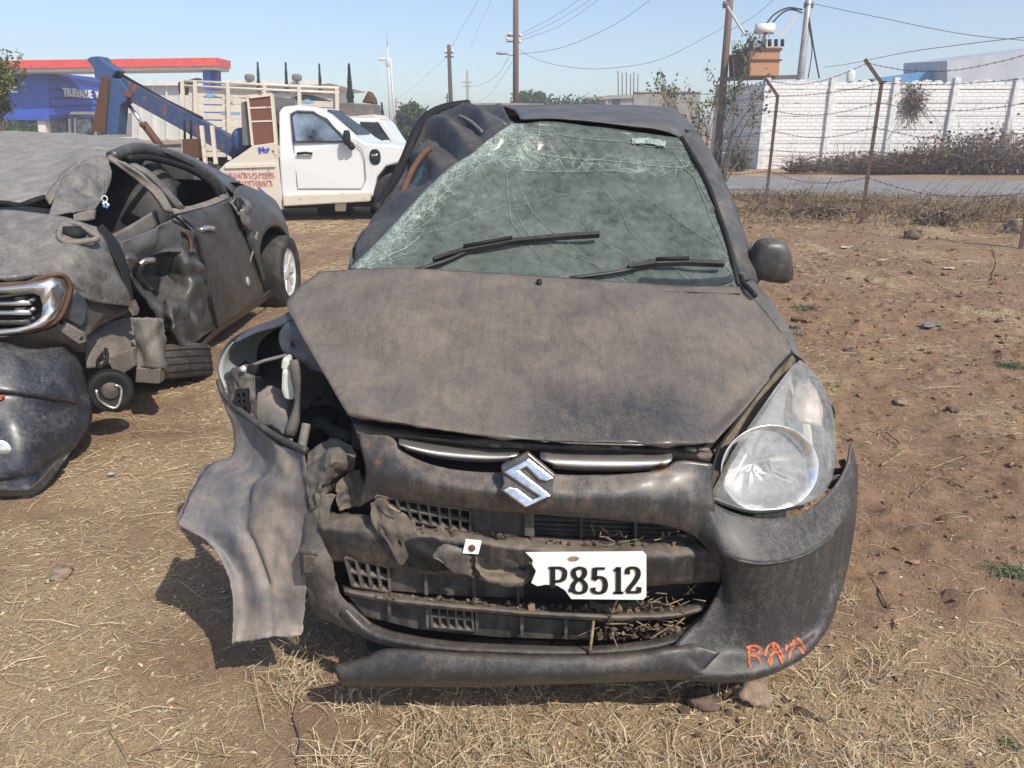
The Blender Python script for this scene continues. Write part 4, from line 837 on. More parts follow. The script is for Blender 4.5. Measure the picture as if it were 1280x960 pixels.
# ---- broken number plate
PLT = [(657,691),(804,690),(808,694),(808,746),(804,750),(714,749),(706,738),(696,732),(682,731),(672,733),(664,729),(670,714),(665,706),(666,700)]
plate = pprism('number_plate', PLT, 1.462, .004, M['plate'], car, bevel=.0008, label='broken white number plate reading P.8512')
cen = W(735, 720, 1.4605)
def stroke(pts, wmin, wmax, n=5):
    """broad-nib stroke: thick uprights, thin level strokes; returns a flat ribbon in plate units"""
    p = [Vector((a, b, 0)) for a, b in pts]; p = spline(p, n) if len(p) > 2 else p
    L, Rr = [], []
    for i, q in enumerate(p):
        d = (p[min(i + 1, len(p) - 1)] - p[max(i - 1, 0)]).normalized(); ww = (wmin + (wmax - wmin) * abs(d.y) ** 1.3) / 2; nn = Vector((-d.y, d.x, 0)) * ww
        L.append(q + nn); Rr.append(q - nn)
    return L, Rr
GL = {'P': [[(.2,.22),(.2,1)], [(.0,.97),(.55,.97),(.78,.86),(.8,.72),(.72,.55),(.5,.47),(.2,.47)]],
 '8': [[(.42,.98),(.18,.9),(.12,.75),(.25,.58),(.55,.48),(.72,.3),(.66,.1),(.42,.02),(.15,.08),(.08,.27),(.25,.47),(.55,.6),(.68,.77),(.62,.92),(.42,.98)]],
 '5': [[(.72,.95),(.2,.95)], [(.2,.97),(.16,.52)], [(.15,.52),(.4,.62),(.66,.54),(.75,.33),(.66,.1),(.4,.02),(.14,.08),(.1,.22)]],
 '1': [[(.42,0),(.42,1)], [(.42,.96),(.3,.9),(.16,.88)], [(.14,.03),(.7,.03)]],
 '2': [[(.14,.74),(.18,.92),(.42,.98),(.66,.9),(.7,.7),(.52,.45),(.28,.24),(.12,.06)], [(.1,.05),(.74,.05)], [(.72,.04),(.76,.24)]]}
V, F = [], []
def rib(L, Rr, off):
    for k in range(len(L) - 1):
        b = len(V); V.extend([off(L[k]), off(L[k + 1]), off(Rr[k + 1]), off(Rr[k])]); F.append((b, b + 1, b + 2, b + 3))
for ch, x0, wch in (('P', 686, 25), ('8', 714, 25), ('5', 739, 24), ('1', 764, 22), ('2', 781, 24)):
    for st in GL[ch]:
        L, Rr = stroke([(a * wch / 33, b) for a, b in st], .085, .19); rib(L, Rr, lambda q: W(x0 + q.x * 33, 742 - q.y * 33, 1.4595))
L, Rr = stroke([(.0,.03),(.1,.03)], .12, .12); rib(L, Rr, lambda q: W(711 + q.x * 33, 739 - q.y * 33, 1.4595))
V = [v for v in V]
mk('plate_characters', V, F, M['ink'], plate, False, .0012)
mk('plate_stain', *(lambda m: ([m[0] + Vector((.012 * math.cos(a), -.0015, .006 * math.sin(a))) for a in np.linspace(0, 6.28, 13)[:-1]], [tuple(range(12))[::-1]]))([W(717, 698, 1.461)]), M['dry'], plate, False)
# soil crumbs lying on the ledges of the broken grille
def crumbs(lst, name, lab):
    n = len(lst); P0 = np.array([tuple(p) for p in lst]); r = rng.lognormal(-5.5, .5, n); jit = 1 + rng.uniform(-.5, .35, (n, len(iv), 1)); P = iv[None] * jit * r[:, None, None] + P0[:, None, :]
    o = bigmesh(name, P.reshape(-1, 3), (iF[None] + (np.arange(n) * len(iv))[:, None, None]).reshape(-1, 3), CRUMB, np.repeat(rng.uniform(0, 1, n), len(iv))); o['kind'] = 'stuff'; tag(o, lab, 'soil')
CRUMB = tonemat('grey_soil_crumb', [(.06, .048, .038), (.12, .095, .072), (.21, .165, .125)], .95)
L_ = []
for i in range(240):
    t = rng.uniform(0, 1); x = 480 + 380 * t; L_.append(W(x, 652 + 26 * min(1, t * 1.6) + rng.uniform(0, 12), 1.575 - rng.uniform(0, .04)))
for i in range(170):
    t = rng.uniform(0, 1); L_.append(W(470 + 390 * t, 745 + 17 * min(1, t * 1.4) + rng.uniform(-2, 5), 1.57 - rng.uniform(0, .045)))
for i in range(130): L_.append(W(rng.uniform(745, 870), rng.uniform(784, 800), rng.uniform(1.52, 1.56)))
crumbs(L_, 'soil_on_grille_ledges', 'soil crumbs lying along the ledges of the broken grille')
# ================================================================== wrecked saloon (left)
M['sedan'] = dusty('saloon_paint_dusty', (.03, .031, .035), (.25, .23, .205), .6, .4, .36, 11, coat=.15, fine=1.3, mid=.27, blot=.5)
M['sedan_roof'] = dusty('saloon_roof_thick_dust', (.05, .05, .055), (.30, .275, .245), .92, .2, .5, 10, fine=1.4, mid=.3, blot=.5)
M['sedan_side'] = dusty('saloon_side_paint', (.032, .033, .036), (.21, .19, .165), .34, .32, .4, 10, coat=.1, streak=.08, mid=.18, blot=.4)
M['sedan_blue'] = dusty('saloon_bumper_gloss', (.02, .025, .038), (.2, .19, .18), .27, .4, .33, 9, coat=.08, fine=1.6, mid=.25)
M['sedan_bare'] = dusty('saloon_scraped_door', (.09, .10, .115), (.24, .215, .19), .5, .3, .4, 7, rust=.12)
M['beige'] = dusty('saloon_frame_dust', (.12, .11, .10), (.30, .26, .215), .5, .3, .6, 10, fine=1.4, mid=.3, rd=.9)
sed = thing('wrecked_saloon', 'dust-covered dark saloon with crushed front door beside the black hatchback', 'car', (-2.6, 4.8, 0))
def X(px, py, x): return WX(px, py, x)
rf = [[W(-330,262,3.9), W(-60,258,3.9), W(0,254,3.9), W(30,253,3.92), W(56,245,3.98), W(92,207,4.2), W(133,195,4.35), W(177,185,4.7)],
 [W(-330,225,4.5), W(-60,222,4.5), W(0,220,4.5), W(40,217,4.5), W(75,212,4.5), W(108,192,4.7), W(145,187,4.8), W(186,182,5.0)],
 [W(-330,188,5.3), W(-60,186,5.3), W(0,185,5.3), W(45,185,5.3), W(85,185,5.3), W(120,181,5.3), W(155,179,5.3), W(195,182,5.2)],
 [W(-330,164,6.0), W(-60,164,6.0), W(0,165,6.0), W(50,166,6.0), W(100,168,6.0), W(140,171,5.95), W(172,175,5.8), W(204,184,5.4)],
 [W(-330,175,6.6), W(-60,175,6.6), W(0,176,6.6), W(50,178,6.6), W(100,180,6.5), W(140,182,6.4), W(172,188,6.2), W(206,194,5.7)]]
patch('roof', rf, M['sedan_roof'], sed, 7, 8, .006, .02, 2.5, .003)
tube('windscreen_gasket', [W(-60,256,3.86), W(0,254,3.86), W(24,257,3.84), W(40,252,3.84), W(56,247,3.9)], .016, M['black'], sed, 6, 4)
patch('cowl', [[W(-330,266,3.8), W(-20,260,3.82), W(30,258,3.80), W(62,262,3.72)], [W(-330,285,3.55), W(-20,276,3.6), W(30,270,3.62), W(62,274,3.58)]], M['black'], sed, 4)
wsn = [[W(92,206,4.18), W(106,199,4.25), W(120,196,4.3), W(134,197,4.35)], [W(78,226,3.95), W(98,218,4.0), W(118,216,4.1), W(140,216,4.2)],
 [W(68,248,3.75), W(90,246,3.8), W(112,244,3.9), W(134,240,4.05)], [W(60,271,3.55), W(78,269,3.6), W(98,266,3.68), W(119,261,3.8)]]
patch('crumpled_windscreen', wsn, M['sedan'], sed, 9, 9, .004, .012, 8, .004, ridge=.03, rs=14, jag=.5, label='crumpled dusty windscreen and pillar')
patch('pillar_fold', [[W(57,248,3.85), W(66,232,3.95), W(84,212,4.1), W(96,203,4.2)], [W(62,256,3.76), W(72,240,3.86), W(90,218,4.02), W(104,206,4.14)]], M['beige'], sed, 5, amp=.01, fs=10)
# bonnet and wing
hd = [[W(-330,272,3.6), W(-40,266,3.62), W(10,264,3.62), W(50,268,3.58), W(85,272,3.56), W(122,284,3.60)],
 [W(-330,300,3.35), W(-40,292,3.4), W(10,288,3.42), W(50,292,3.42), W(90,298,3.42), W(134,308,3.55)],
 [W(-330,325,3.2), W(-40,318,3.22), W(10,316,3.25), W(55,318,3.28), W(98,322,3.34), W(147,338,3.55)],
 [W(-330,345,3.05), W(-40,342,3.08), W(10,345,3.10), W(60,338,3.2), W(100,348,3.3), W(158,362,3.55)],
 [W(-330,352,3.05), W(-40,349,3.08), W(12,350,3.12), W(82,350,3.22), W(108,374,3.28), W(166,384,3.56)]]
patch('bonnet', hd, M['sedan'], sed, 9, 9, .005, .015, 5, .003, ridge=.022, rs=7)
wg = [[W(84,348,3.2), W(104,362,3.28), W(130,368,3.42), W(164,378,3.58)], [W(90,368,3.2), W(106,382,3.28), W(130,388,3.42), W(162,390,3.56)], [W(78,396,3.18), W(100,404,3.26), W(122,402,3.38), W(140,400,3.5)], [W(84,410,3.18), W(104,420,3.25), W(112,418,3.32), W(124,408,3.44)]]
patch('front_wing', wg, M['sedan'], sed, 8, amp=.01, fs=8, ridge=.03, rs=6, jag=.5)
patch('wing_paint_patch', [[W(94,362,3.185), W(104,372,3.235), W(110,384,3.265)], [W(84,384,3.165), W(98,392,3.215), W(106,402,3.235)], [W(78,396,3.16), W(92,404,3.205), W(100,410,3.23)]], M['bluesteel'], sed, 4)
patch('wing_rear_edge', [[W(122,284,3.58), W(136,308,3.56), W(150,338,3.55), W(163,376,3.54)], [W(128,280,3.72), W(148,304,3.72), W(160,336,3.70), W(168,386,3.62)]], M['black'], sed, 5)
prism('wing_tip', [W(163,376,3.52), W(168,388,3.55), W(166,395,3.55), W(160,385,3.53)], (.01, .03, 0), M['beige'], sed)
# mirror stub on the wing
tube('mirror_stub', [W(*p) for p in [(74,290,3.42),(80,281,3.5),(96,280,3.52),(112,290,3.5),(122,298,3.46),(106,302,3.40),(86,304,3.38),(75,298,3.39),(74,290,3.42)]], .013, M['beige'], sed, 8, 4, label='torn door mirror base lying on the wing')
blob('mirror_cavity', W(92,291,3.47), (.06, .05, .03), M['black'], sed, .4, lv=2)
# grille
go_ = [(-290,356,3.03),(0,357,3.05),(45,350,3.07),(68,344,3.09),(80,346,3.12),(88,358,3.14),(84,378,3.13),(76,396,3.11),(60,408,3.09),(30,416,3.06),(0,420,3.04),(-290,424,3.0)]
gi_ = [(-290,366,3.02),(0,366,3.03),(40,366,3.05),(50,369,3.06),(54,380,3.07),(52,396,3.07),(46,402,3.06),(38,406,3.05),(28,409,3.04),(16,411,3.03),(0,412,3.02),(-290,414,2.99)]
sg1 = ringmesh('chrome_grille_frame', [[W(*p) for p in go_], [W((a[0]+b[0])/2, (a[1]+b[1])/2, (a[2]+b[2])/2 - .04) for a, b in zip(go_, gi_)], [W(*p) for p in gi_], [W(p[0], p[1], p[2] + .08) for p in gi_]], M['chrome_dirty'], sed, False, .004)
tube('grille_trim', [W(p[0], p[1] - 1, p[2] - .005) for p in go_[:10]], .010, M['rust'], sg1, 6, 3, label='reddish brown edge strip round the grille')
patch('grille_void', [[W(-290,362,3.12), W(60,362,3.14)], [W(-290,418,3.1), W(60,412,3.12)]], M['black'], sg1, 3)
for y in (378, 390, 402): tube('grille_bar', [W(-290, y + 2, 3.06), W(10, y + 1, 3.06), W(32, y - 1, 3.08), (W(44, y - 5, 3.1))], .010, M['chrome_dirty'] if y != 402 else M['bumper'], sg1, 6, 3)
for y in (372, 385): pprism('grille_insert', [(18, y), (30, y - 1), (30, y + 6), (18, y + 7)], 3.07, .02, M['steel_dusty'], sg1, bevel=.003)
# front inner metal
patch('front_panel', [[W(-60,424,3.12), W(20,420,3.14), W(60,412,3.18), W(84,398,3.22)], [W(-60,432,3.14), W(20,432,3.18), W(64,424,3.22), W(104,425,3.27)], [W(-60,445,3.2), W(20,445,3.25), W(70,440,3.3), W(106,440,3.34)]], M['beige'], sed, 6, amp=.015, fs=12)
prism('lamp_mount', [W(72,398,3.15), W(104,416,3.2), W(106,428,3.2), W(98,430,3.19), W(70,410,3.14)], (0, .02, -.005), M['beige'], sed, .003)
for x, y in ((77, 403), (101, 422)): lathe('mount_hole', [(0, .001), (.010, .001), (.011, 0)], frame_at(W(x, y, 3.165 + (.03 if x > 90 else -.02)), (.1, -1, .3)), M['black'], sed, 10)
patch('inner_arch', [[W(104,420,3.45), W(130,405,3.6), W(165,396,3.75), W(205,396,3.9)], [W(105,440,3.42), W(135,425,3.55), W(168,418,3.7), W(208,420,3.85)], [W(108,462,3.4), W(140,455,3.5), W(172,450,3.66), W(206,450,3.8)]], M['beige'], sed, 8, amp=.01, fs=8, ridge=.05, rs=6, jag=.6)
pl2 = [[W(166,398,3.56), W(180,396,3.54), W(196,398,3.55), W(205,402,3.6)], [W(170,430,3.54), W(182,428,3.52), W(198,430,3.53), W(206,440,3.58)], [W(170,462,3.52), W(183,460,3.50), W(199,462,3.51), W(205,464,3.56)]]
patch('crash_box', pl2, M['beige'], sed, 8, amp=.006, fs=16, ridge=.022, rs=16, jag=.8)
cbf = pprism('crash_box_foot', [(170,460),(200,461),(199,480),(169,478)], 3.5, .06, M['beige'], sed, bevel=.004)
pprism('lower_arm', [(132,448),(165,436),(168,458),(150,470),(140,462)], 3.5, .08, M['beige'], sed, bevel=.006)
tube('brake_hose', [W(130,440,3.45), W(122,452,3.44), W(126,460,3.44), W(134,448,3.46), W(132,436,3.5)], .009, M['black'], sed, 6, 5)
# dangling fog lamp
fc = W(138,488,3.3); fm = frame_at(fc, (.55, -1, .05))
fg = lathe('fog_lamp', [(.0, .01), (.045, .012), (.062, .02), (.088, .03), (.095, .02), (.097, -.02), (.085, -.05), (.0, -.06)], fm, M['black'], sed, 28, label='dangling round fog lamp housing')
tube('lamp_trim', [fm @ Vector(p) for p in [(-.055,.02,.03),(-.05,-.03,.03),(.0,-.075,.035),(.03,-.05,.035),(.045,.01,.03),(.02,.03,.03)]], .007, M['chrome_dirty'], fg, 6, 3)
lathe('lamp_socket', [(0, .03), (.03, .03), (.04, .015), (.04, 0)], fm, M['shelf'], fg, 16)
# hanging bumper
bp_ = [[(-290,420,2.9),(-60,422,2.95),(0,428,3.02),(40,437,3.1),(82,432,3.25),(98,450,3.34)], [(-290,455,2.82),(-60,455,2.88),(0,458,2.93),(40,462,3.0),(86,464,3.15),(108,478,3.3)],
 [(-290,485,2.78),(-60,485,2.83),(0,487,2.87),(40,492,2.93),(84,498,3.05),(115,503,3.22)], [(-290,492,2.79),(-60,492,2.84),(0,494,2.88),(40,499,2.94),(83,505,3.06),(116,512,3.2)], [(-290,530,2.74),(-60,530,2.78),(0,535,2.80),(38,542,2.84),(72,540,2.96),(112,532,3.15)],
 [(-290,585,2.69),(-60,585,2.72),(0,590,2.73),(36,582,2.78),(66,566,2.91),(98,552,3.06)], [(-290,592,2.72),(-60,592,2.74),(0,600,2.75),(38,594,2.79),(66,578,2.92),(92,560,3.05)], [(-290,618,2.68),(-60,620,2.70),(0,621,2.72),(38,617,2.76),(60,606,2.83),(84,572,2.99)]]
patch('front_bumper', pxrows(bp_), M['sedan_blue'], sed, 7, 6, .006, .008, 5, label='glossy blue-black bumper hanging down to the soil')
patch('bumper_skirt', pxrows([[(-40,606,2.69),(20,612,2.70),(42,606,2.74),(72,574,2.90)], [(-40,621,2.70),(24,620,2.715),(52,613,2.76),(82,575,2.93)]]), M['bumper'], sed, 5)
prism('bumper_reflector', [W(-8,496,2.855), W(5,494,2.86), W(3,499,2.86), W(-8,504,2.85)], (0, .01, 0), M['orange'], sed)
lathe('fog_recess', [(0, .002), (.04, .002), (.05, -.004)], frame_at(W(-2,566,2.755), (.3, -1, .1)), M['chrome_dirty'], sed, 16)
# front wheel, knocked flat under the sill
tw_ = wheel('wheel', W(196,456,4.25) + Vector((0, 0, 0)), (-.12, .3, 1), .30, .19, sed, M['alloy'], 8, label='front wheel torn off and lying under the sill', up=(0, 1, 0))
for k_ in range(4):
    Mx = frame_at(W(196,456,4.25), (-.12, .3, 1), (0, 1, 0)); zz = -.06 + .04 * k_
    tube('tread_groove', [Mx @ Vector((.3005 * math.cos(a * .15708), .3005 * math.sin(a * .15708), zz)) for a in range(41)], .004, M['black'], tw_, 5)
# front door, crushed
def xr(rows): return [[WX(*p) for p in r] for r in rows]
fd = [[(150,308,-1.98),(178,297,-2.0),(203,284,-1.98),(222,270,-1.95),(238,285,-1.92)], [(157,330,-1.96),(184,322,-2.03),(210,316,-2.0),(232,314,-1.92),(250,318,-1.90)],
 [(165,352,-1.95),(190,348,-2.06),(212,350,-2.05),(238,354,-1.90),(259,356,-1.89)], [(178,374,-1.95),(200,372,-1.98),(217,384,-1.86),(241,388,-1.88),(266,386,-1.89)],
 [(193,394,-1.93),(207,400,-1.90),(221,414,-1.83),(246,410,-1.88),(270,402,-1.89)], [(204,408,-1.95),(214,420,-1.90),(230,437,-1.84),(250,424,-1.89),(271,410,-1.91)]]
patch('front_door', xr(fd), M['sedan_side'], sed, 10, 9, .004, .01, 7, .003, ridge=.05, rs=11, jag=.5, label='front door crushed inwards')
patch('door_scrape', [[WX(150,303,-1.95), WX(178,292,-1.95), WX(206,278,-1.94), WX(224,268,-1.93)], [WX(154,318,-1.94), WX(182,310,-1.955), WX(208,300,-1.95), WX(236,292,-1.90)], [WX(160,330,-1.94), WX(184,322,-1.99), WX(210,316,-1.96), WX(246,316,-1.885)]], M['sedan_bare'], sed, 9, amp=.006, fs=9, ridge=.025, rs=8, jag=.6)
tube('front_door_handle', [WX(174,331,-1.96), WX(182,326,-1.94), WX(192,325,-1.95)], .016, M['chrome_dirty'], sed, 8, 4)
tube('rust_scrape', [WX(228,288,-1.90), WX(236,296,-1.885), WX(239,308,-1.88), WX(238,316,-1.882)], .010, M['rust'], sed, 6, 4)
prism('door_tear', [WX(176,338,-1.98), WX(200,350,-1.99), WX(196,364,-1.99), WX(182,352,-1.98)], (-.005, .03, 0), M['black'], sed)
patch('sill', xr([[(205,420,-2.0),(240,440,-1.95),(272,408,-1.92),(330,368,-1.9),(338,362,-1.9)], [(215,436,-2.05),(240,446,-2.0),(274,416,-1.96),(332,376,-1.94),(340,368,-1.94)]]), M['sedan_side'], sed, 5)
rdr = [[(217,268,-1.94),(240,262,-1.93),(265,256,-1.93),(290,246,-1.95)], [(240,284,-1.91),(262,280,-1.90),(284,280,-1.91),(304,286,-1.94)], [(254,325,-1.895),(274,320,-1.88),(296,316,-1.885),(316,322,-1.90)], [(266,380,-1.89),(287,370,-1.87),(307,358,-1.87),(324,348,-1.89)], [(272,409,-1.91),(293,396,-1.89),(312,383,-1.89),(330,368,-1.90)]]
patch('rear_door', xr(rdr), M['sedan_side'], sed, 9, 9, .004, .008, 6, .002, ridge=.012, rs=3)
tube('rear_door_handle', [WX(250,288,-1.90), WX(258,285,-1.88), WX(267,286,-1.89)], .017, M['chrome_dirty'], sed, 8, 4)
tube('door_gap', [WX(216,268,-1.91), WX(232,282,-1.895), WX(245,300,-1.885), WX(254,335,-1.88), WX(264,385,-1.878), WX(271,410,-1.89)], .008, M['black'], sed, 6, 5)
patch('belt_moulding', xr([[(205,262,-1.97),(235,258,-1.95),(262,250,-1.95),(284,240,-1.96)], [(214,269,-1.93),(240,263,-1.92),(266,256,-1.92),(288,247,-1.94)]]), M['beige'], sed, 5, amp=.008, fs=14)
# scar on the rear door
patch('rear_door_scar', xr([[(288,252,-1.93),(300,246,-1.92),(314,254,-1.92)], [(298,270,-1.90),(306,262,-1.88),(317,272,-1.90)], [(304,288,-1.90),(310,284,-1.885),(316,290,-1.90)]]), M['sedan_bare'], sed, 7, amp=.03, fs=16, amp2=.01)
blob('torn_hole', WX(300,256,-1.90), (.02, .07, .05), M['black'], sed, .5, lv=2)
patch('scar_edge', xr([[(300,262,-1.87),(303,278,-1.865),(312,288,-1.87)], [(305,260,-1.86),(309,276,-1.855),(317,284,-1.865)]]), M['beige'], sed, 6, amp=.01, fs=20)
tube('torn_edge', [WX(318,300,-1.87), WX(322,290,-1.86), WX(317,312,-1.88), WX(311,330,-1.89)], .008, M['beige'], sed, 6, 4)
blob('paint_chip', WX(310,352,-1.868), (.01, .03, .035), M['primer'], sed, .4, lv=2)
# rear quarter around the wheel arch
qt = [[(326,352,-1.9),(312,310,-1.9),(302,272,-1.92),(292,246,-1.95),(300,232,-1.98),(322,238,-1.98),(345,252,-1.95),(359,285,-1.92),(368,330,-1.95)],
 [(329,352,-1.87),(318,312,-1.87),(316,280,-1.88),(318,262,-1.90),(330,258,-1.90),(344,266,-1.89),(355,282,-1.88),(362,302,-1.88),(369,335,-1.90)],
 [(332,350,-1.86),(325,320,-1.86),(327,300,-1.86),(333,288,-1.86),(341,283,-1.86),(350,284,-1.86),(358,294,-1.86),(363,308,-1.86),(367,330,-1.87)]]
patch('rear_quarter', xr(qt), M['sedan_side'], sed, 7, 6, .006, .006, 6)
patch('arch_inner', [[WX(*p) for p in qt[2]], [WX(*p) + Vector((-.35, 0, 0)) for p in qt[2]]], M['black'], sed, 5, flip=True)
patch('rear_deck', [[W(204,184,5.4), W(240,196,5.7), W(275,214,5.9), W(300,228,6.0)], [W(230,190,6.1), W(262,200,6.3), W(300,214,6.5), W(322,232,6.7)], [W(322,238,6.1), W(334,246,6.3), W(346,254,6.5), W(352,262,6.6)]][0:1] + [[WX(206,190,-2.1), WX(238,205,-2.05), WX(268,222,-2.0), WX(294,244,-1.95)]], M['sedan_side'], sed, 6)
patch('boot_lid', [[WX(297,228,-1.98), WX(322,238,-1.98), WX(345,252,-1.96), WX(360,285,-1.95)], [WX(297,228,-1.98) + Vector((-.8, .1, .03)), WX(322,238,-1.98) + Vector((-.8, .1, .03)), WX(345,252,-1.96) + Vector((-.8, .1, .03)), WX(360,285,-1.95) + Vector((-.8, .1, .02))], [WX(297,228,-1.98) + Vector((-1.5, .1, .0)), WX(322,238,-1.98) + Vector((-1.5, .1, .0)), WX(345,252,-1.96) + Vector((-1.5, .1, .0)), WX(360,285,-1.95) + Vector((-1.5, .1, .0))]], M['sedan_side'], sed, 5)
# B pillar and window frames
patch('centre_pillar', xr([[(133,198,-2.2),(150,210,-2.15),(172,226,-2.08),(192,244,-2.0),(206,264,-1.95)], [(139,196,-2.2),(156,204,-2.12),(180,220,-2.04),(202,240,-1.97),(217,266,-1.92)]]), M['beige'], sed, 8, amp=.008, fs=10, thick=.02, ridge=.016, rs=9)
patch('rear_door_frame', xr([[(160,205,-2.15),(178,216,-2.08),(198,234,-2.02),(222,262,-1.95)], [(166,204,-2.15),(188,216,-2.06),(208,236,-2.0),(230,260,-1.94)]]), M['sedan'], sed, 5, thick=.02)
tube('roof_rail', [WX(140,196,-2.2), WX(160,188,-2.2), WX(178,186,-2.18), WX(205,192,-2.14), WX(235,204,-2.08), WX(264,222,-2.0), WX(278,240,-1.97)], .035, M['sedan_side'], sed, 8, 5)
tube('rail_seal', [WX(160,198,-2.14), WX(185,197,-2.12), WX(212,203,-2.09), WX(242,214,-2.03), WX(264,230,-1.97), WX(272,244,-1.955)], .02, M['black'], sed, 6, 5)
patch('far_glass', [[W(140,196,5.6), W(190,200,5.9), W(250,214,6.2), W(275,228,6.3)], [W(140,232,5.6), W(190,240,5.9), W(250,246,6.2), W(278,250,6.3)]], M['windscreen'], sed, 4, amp=.02, fs=8)
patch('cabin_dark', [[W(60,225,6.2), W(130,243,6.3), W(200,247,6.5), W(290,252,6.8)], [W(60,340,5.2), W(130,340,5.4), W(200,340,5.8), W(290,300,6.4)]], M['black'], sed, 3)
patch('cabin_floor', [[Vector((-3.4, 3.7, .35)), Vector((-2.05, 3.8, .35))], [Vector((-3.4, 6.6, .35)), Vector((-2.0, 6.6, .35))]], M['black'], sed, 3)
V, F = superq(W(152,256,4.9), .34, .14, .28, .75, fn=lambda p: p + Vector((0, .3 * p.z, 0))); mk('seat', V, F, M['dash'], sed)
V, F = superq(W(215,238,5.9), .16, .12, .24, .6); mk('rear_seat', V, F, M['cloth'], sed)
patch('door_card', xr([[(118,300,-2.02),(150,288,-2.06),(195,262,-2.06)], [(150,320,-2.0),(165,312,-2.05),(200,280,-2.04)]]), M['steel_dusty'], sed, 5, amp=.01, fs=8)
patch('torn_trim', [[W(92,268,3.62), W(106,264,3.7), W(120,262,3.78)], [W(92,276,3.6), W(108,276,3.66), W(119,274,3.74)]], M['beige'], sed, 5, amp=.01)
patch('wheel_well_trim', xr([[(112,290,-1.97),(130,292,-1.95),(150,310,-1.96)], [(124,300,-1.95),(142,312,-1.94),(158,334,-1.95)], [(136,318,-1.955),(150,336,-1.95),(166,352,-1.95)]]), M['bumper'], sed, 5, amp=.012, fs=12)
wheel('wheel', WX(350,340,-1.93), (1, 0, 0), .305, .19, sed, M['alloy'], 10, label='standing rear wheel with silver cover')
box('underbody', -3.45, -2.05, 3.4, 6.9, .2, .5, M['black'], sed)
patch('far_flank', [[Vector((-3.55, y, .95)) for y in (3.3, 4.5, 5.7, 7.0)], [Vector((-3.62, y, .55)) for y in (3.3, 4.5, 5.7, 7.0)], [Vector((-3.55, y, .2)) for y in (3.3, 4.5, 5.7, 7.0)]], M['sedan_side'], sed, 4)
# charm hanging in the door opening
ch = thing('hanging_charm', 'small white and blue flower charm hanging in the saloon window', 'charm', W(132,252,3.95))
M['cwhite'] = plain('white_enamel', (.8, .82, .85), .3); M['cblue'] = plain('blue_enamel', (.12, .35, .8), .3)
cc = W(132,256,3.95)
for a in range(5): 
    q = cc + Vector((.012 * math.cos(a * 1.2566), 0, .012 * math.sin(a * 1.2566))); V, F = superq(q, .008, .004, .008, 1, 10, 8); mk('petal', V, F, M['cblue'] if a in (3, 4) else M['cwhite'], ch)
tube('ring', [cc + Vector((.014 * math.cos(a * .5236), 0, .03 + .014 * math.sin(a * .5236))) for a in range(13)], .003, M['cwhite'], ch, 6)
tube('string', [cc + Vector((0, 0, .044)), cc + Vector((0, .03, .12))], .001, M['black'], ch, 4)
# ================================================================== tow truck
M['white'] = dusty('white_truck_paint', (.70, .71, .70), (.40, .33, .25), .10, .10, .3, 3, coat=.3, streak=.10, blot=.8)
M['cream'] = dusty('cream_truck_paint', (.62, .57, .48), (.38, .31, .24), .25, .1, .55, 6, rust=.2, streak=.2)
M['creamy'] = dusty('cream_rail_paint', (.66, .60, .50), (.34, .28, .21), .22, .1, .6, 8, rust=.16)
M['redox'] = dusty('red_oxide_panel', (.17, .065, .04), (.25, .18, .13), .15, .1, .7, 7)
M['boom'] = dusty('blue_boom_paint', (.035, .065, .15), (.22, .19, .17), .28, .25, .6, 6, rust=.42, streak=.15)
M['boom_plain'] = dusty('blue_boom_clean', (.04, .085, .20), (.22, .2, .19), .25, .2, .55, 6, rust=.1)
M['redtext'] = plain('red_sign_paint', (.60, .30, .25), .6, 0, .2, 40)
M['bluetext'] = plain('blue_sign_paint', (.12, .14, .5), .6, 0, .2, 40)
M['silver'] = plain('silver_rod', (.7, .7, .7), .25, .9)
M['yellow'] = plain('yellow_paint', (.72, .42, .04), .5)
TY = 12.3
tow = thing('tow_truck', 'white single-cab tow truck with a blue lifting boom behind its cab', 'truck', (-2.7, 13.2, 0))
def TP(px, py, dy=0): return W(px, py, TY + dy)
prof = [(352,246),(349,200),(345,140),(350,133),(368,131),(392,134),(408,142),(428,158),(446,173),(457,179),(490,181),(540,186),(560,196),(566,215),(566,244),(530,246),(528,225),(518,208),(500,203),(482,208),(471,222),(466,246)]
cabo = prism('cab_body', [TP(*p) for p in prof], (0, 1.72, 0), M['white'], tow, .03)
for v in cabo.data.vertices:
    wz = v.co.z; k_ = max(0, wz - 1.12) * .28; wy = v.co.y + 13.2
    v.co.y += k_ if wy < 13.1 else -k_
def tl_(z): return max(0, z - 1.12) * .28
def TPs(px, py, o=-.006): p = W(px, py, TY); q = W(px, py, TY + tl_(p.z)); return q + Vector((0, o, 0))
tube('door_seam', [TPs(*p, -.008) for p in [(372,234),(366,170),(363,142),(372,138),(392,139),(410,152),(432,172),(452,186),(456,200),(457,225),(452,236),(372,236)]], .006, M['steel_dusty'], tow, 5)
wn_ = prism('door_window', [TPs(*p, -.012) for p in [(367,178),(363,144),(368,139),(392,140),(409,148),(435,178)]], (0, .01, 0), M['glass_dark'], tow)
M['glint'] = plain('window_painted_glint', (.30, .36, .40), .08, .5, .4, 2.5)  # reflection on the glass put into the colour as a blue-grey tone
prism('glint_pane', [TPs(*p, -.018) for p in [(370,176),(366,146),(370,142),(391,143),(406,151),(430,176)]], (0, .004, 0), M['glint'], wn_)
prism('windscreen', [W(409,141,12.75) + Vector((0, 0, .03)), W(446,171,12.6) + Vector((0, 0, .03)), W(446,171,12.6) + Vector((0, 1.15, .03)), W(409,141,12.75) + Vector((0, .9, .03))], (.02, 0, .02), M['glass_dark'], tow)
tube('door_handle', [TPs(372,192,-.03), TPs(382,191,-.04), TPs(391,192,-.03)], .022, M['black'], tow, 6)
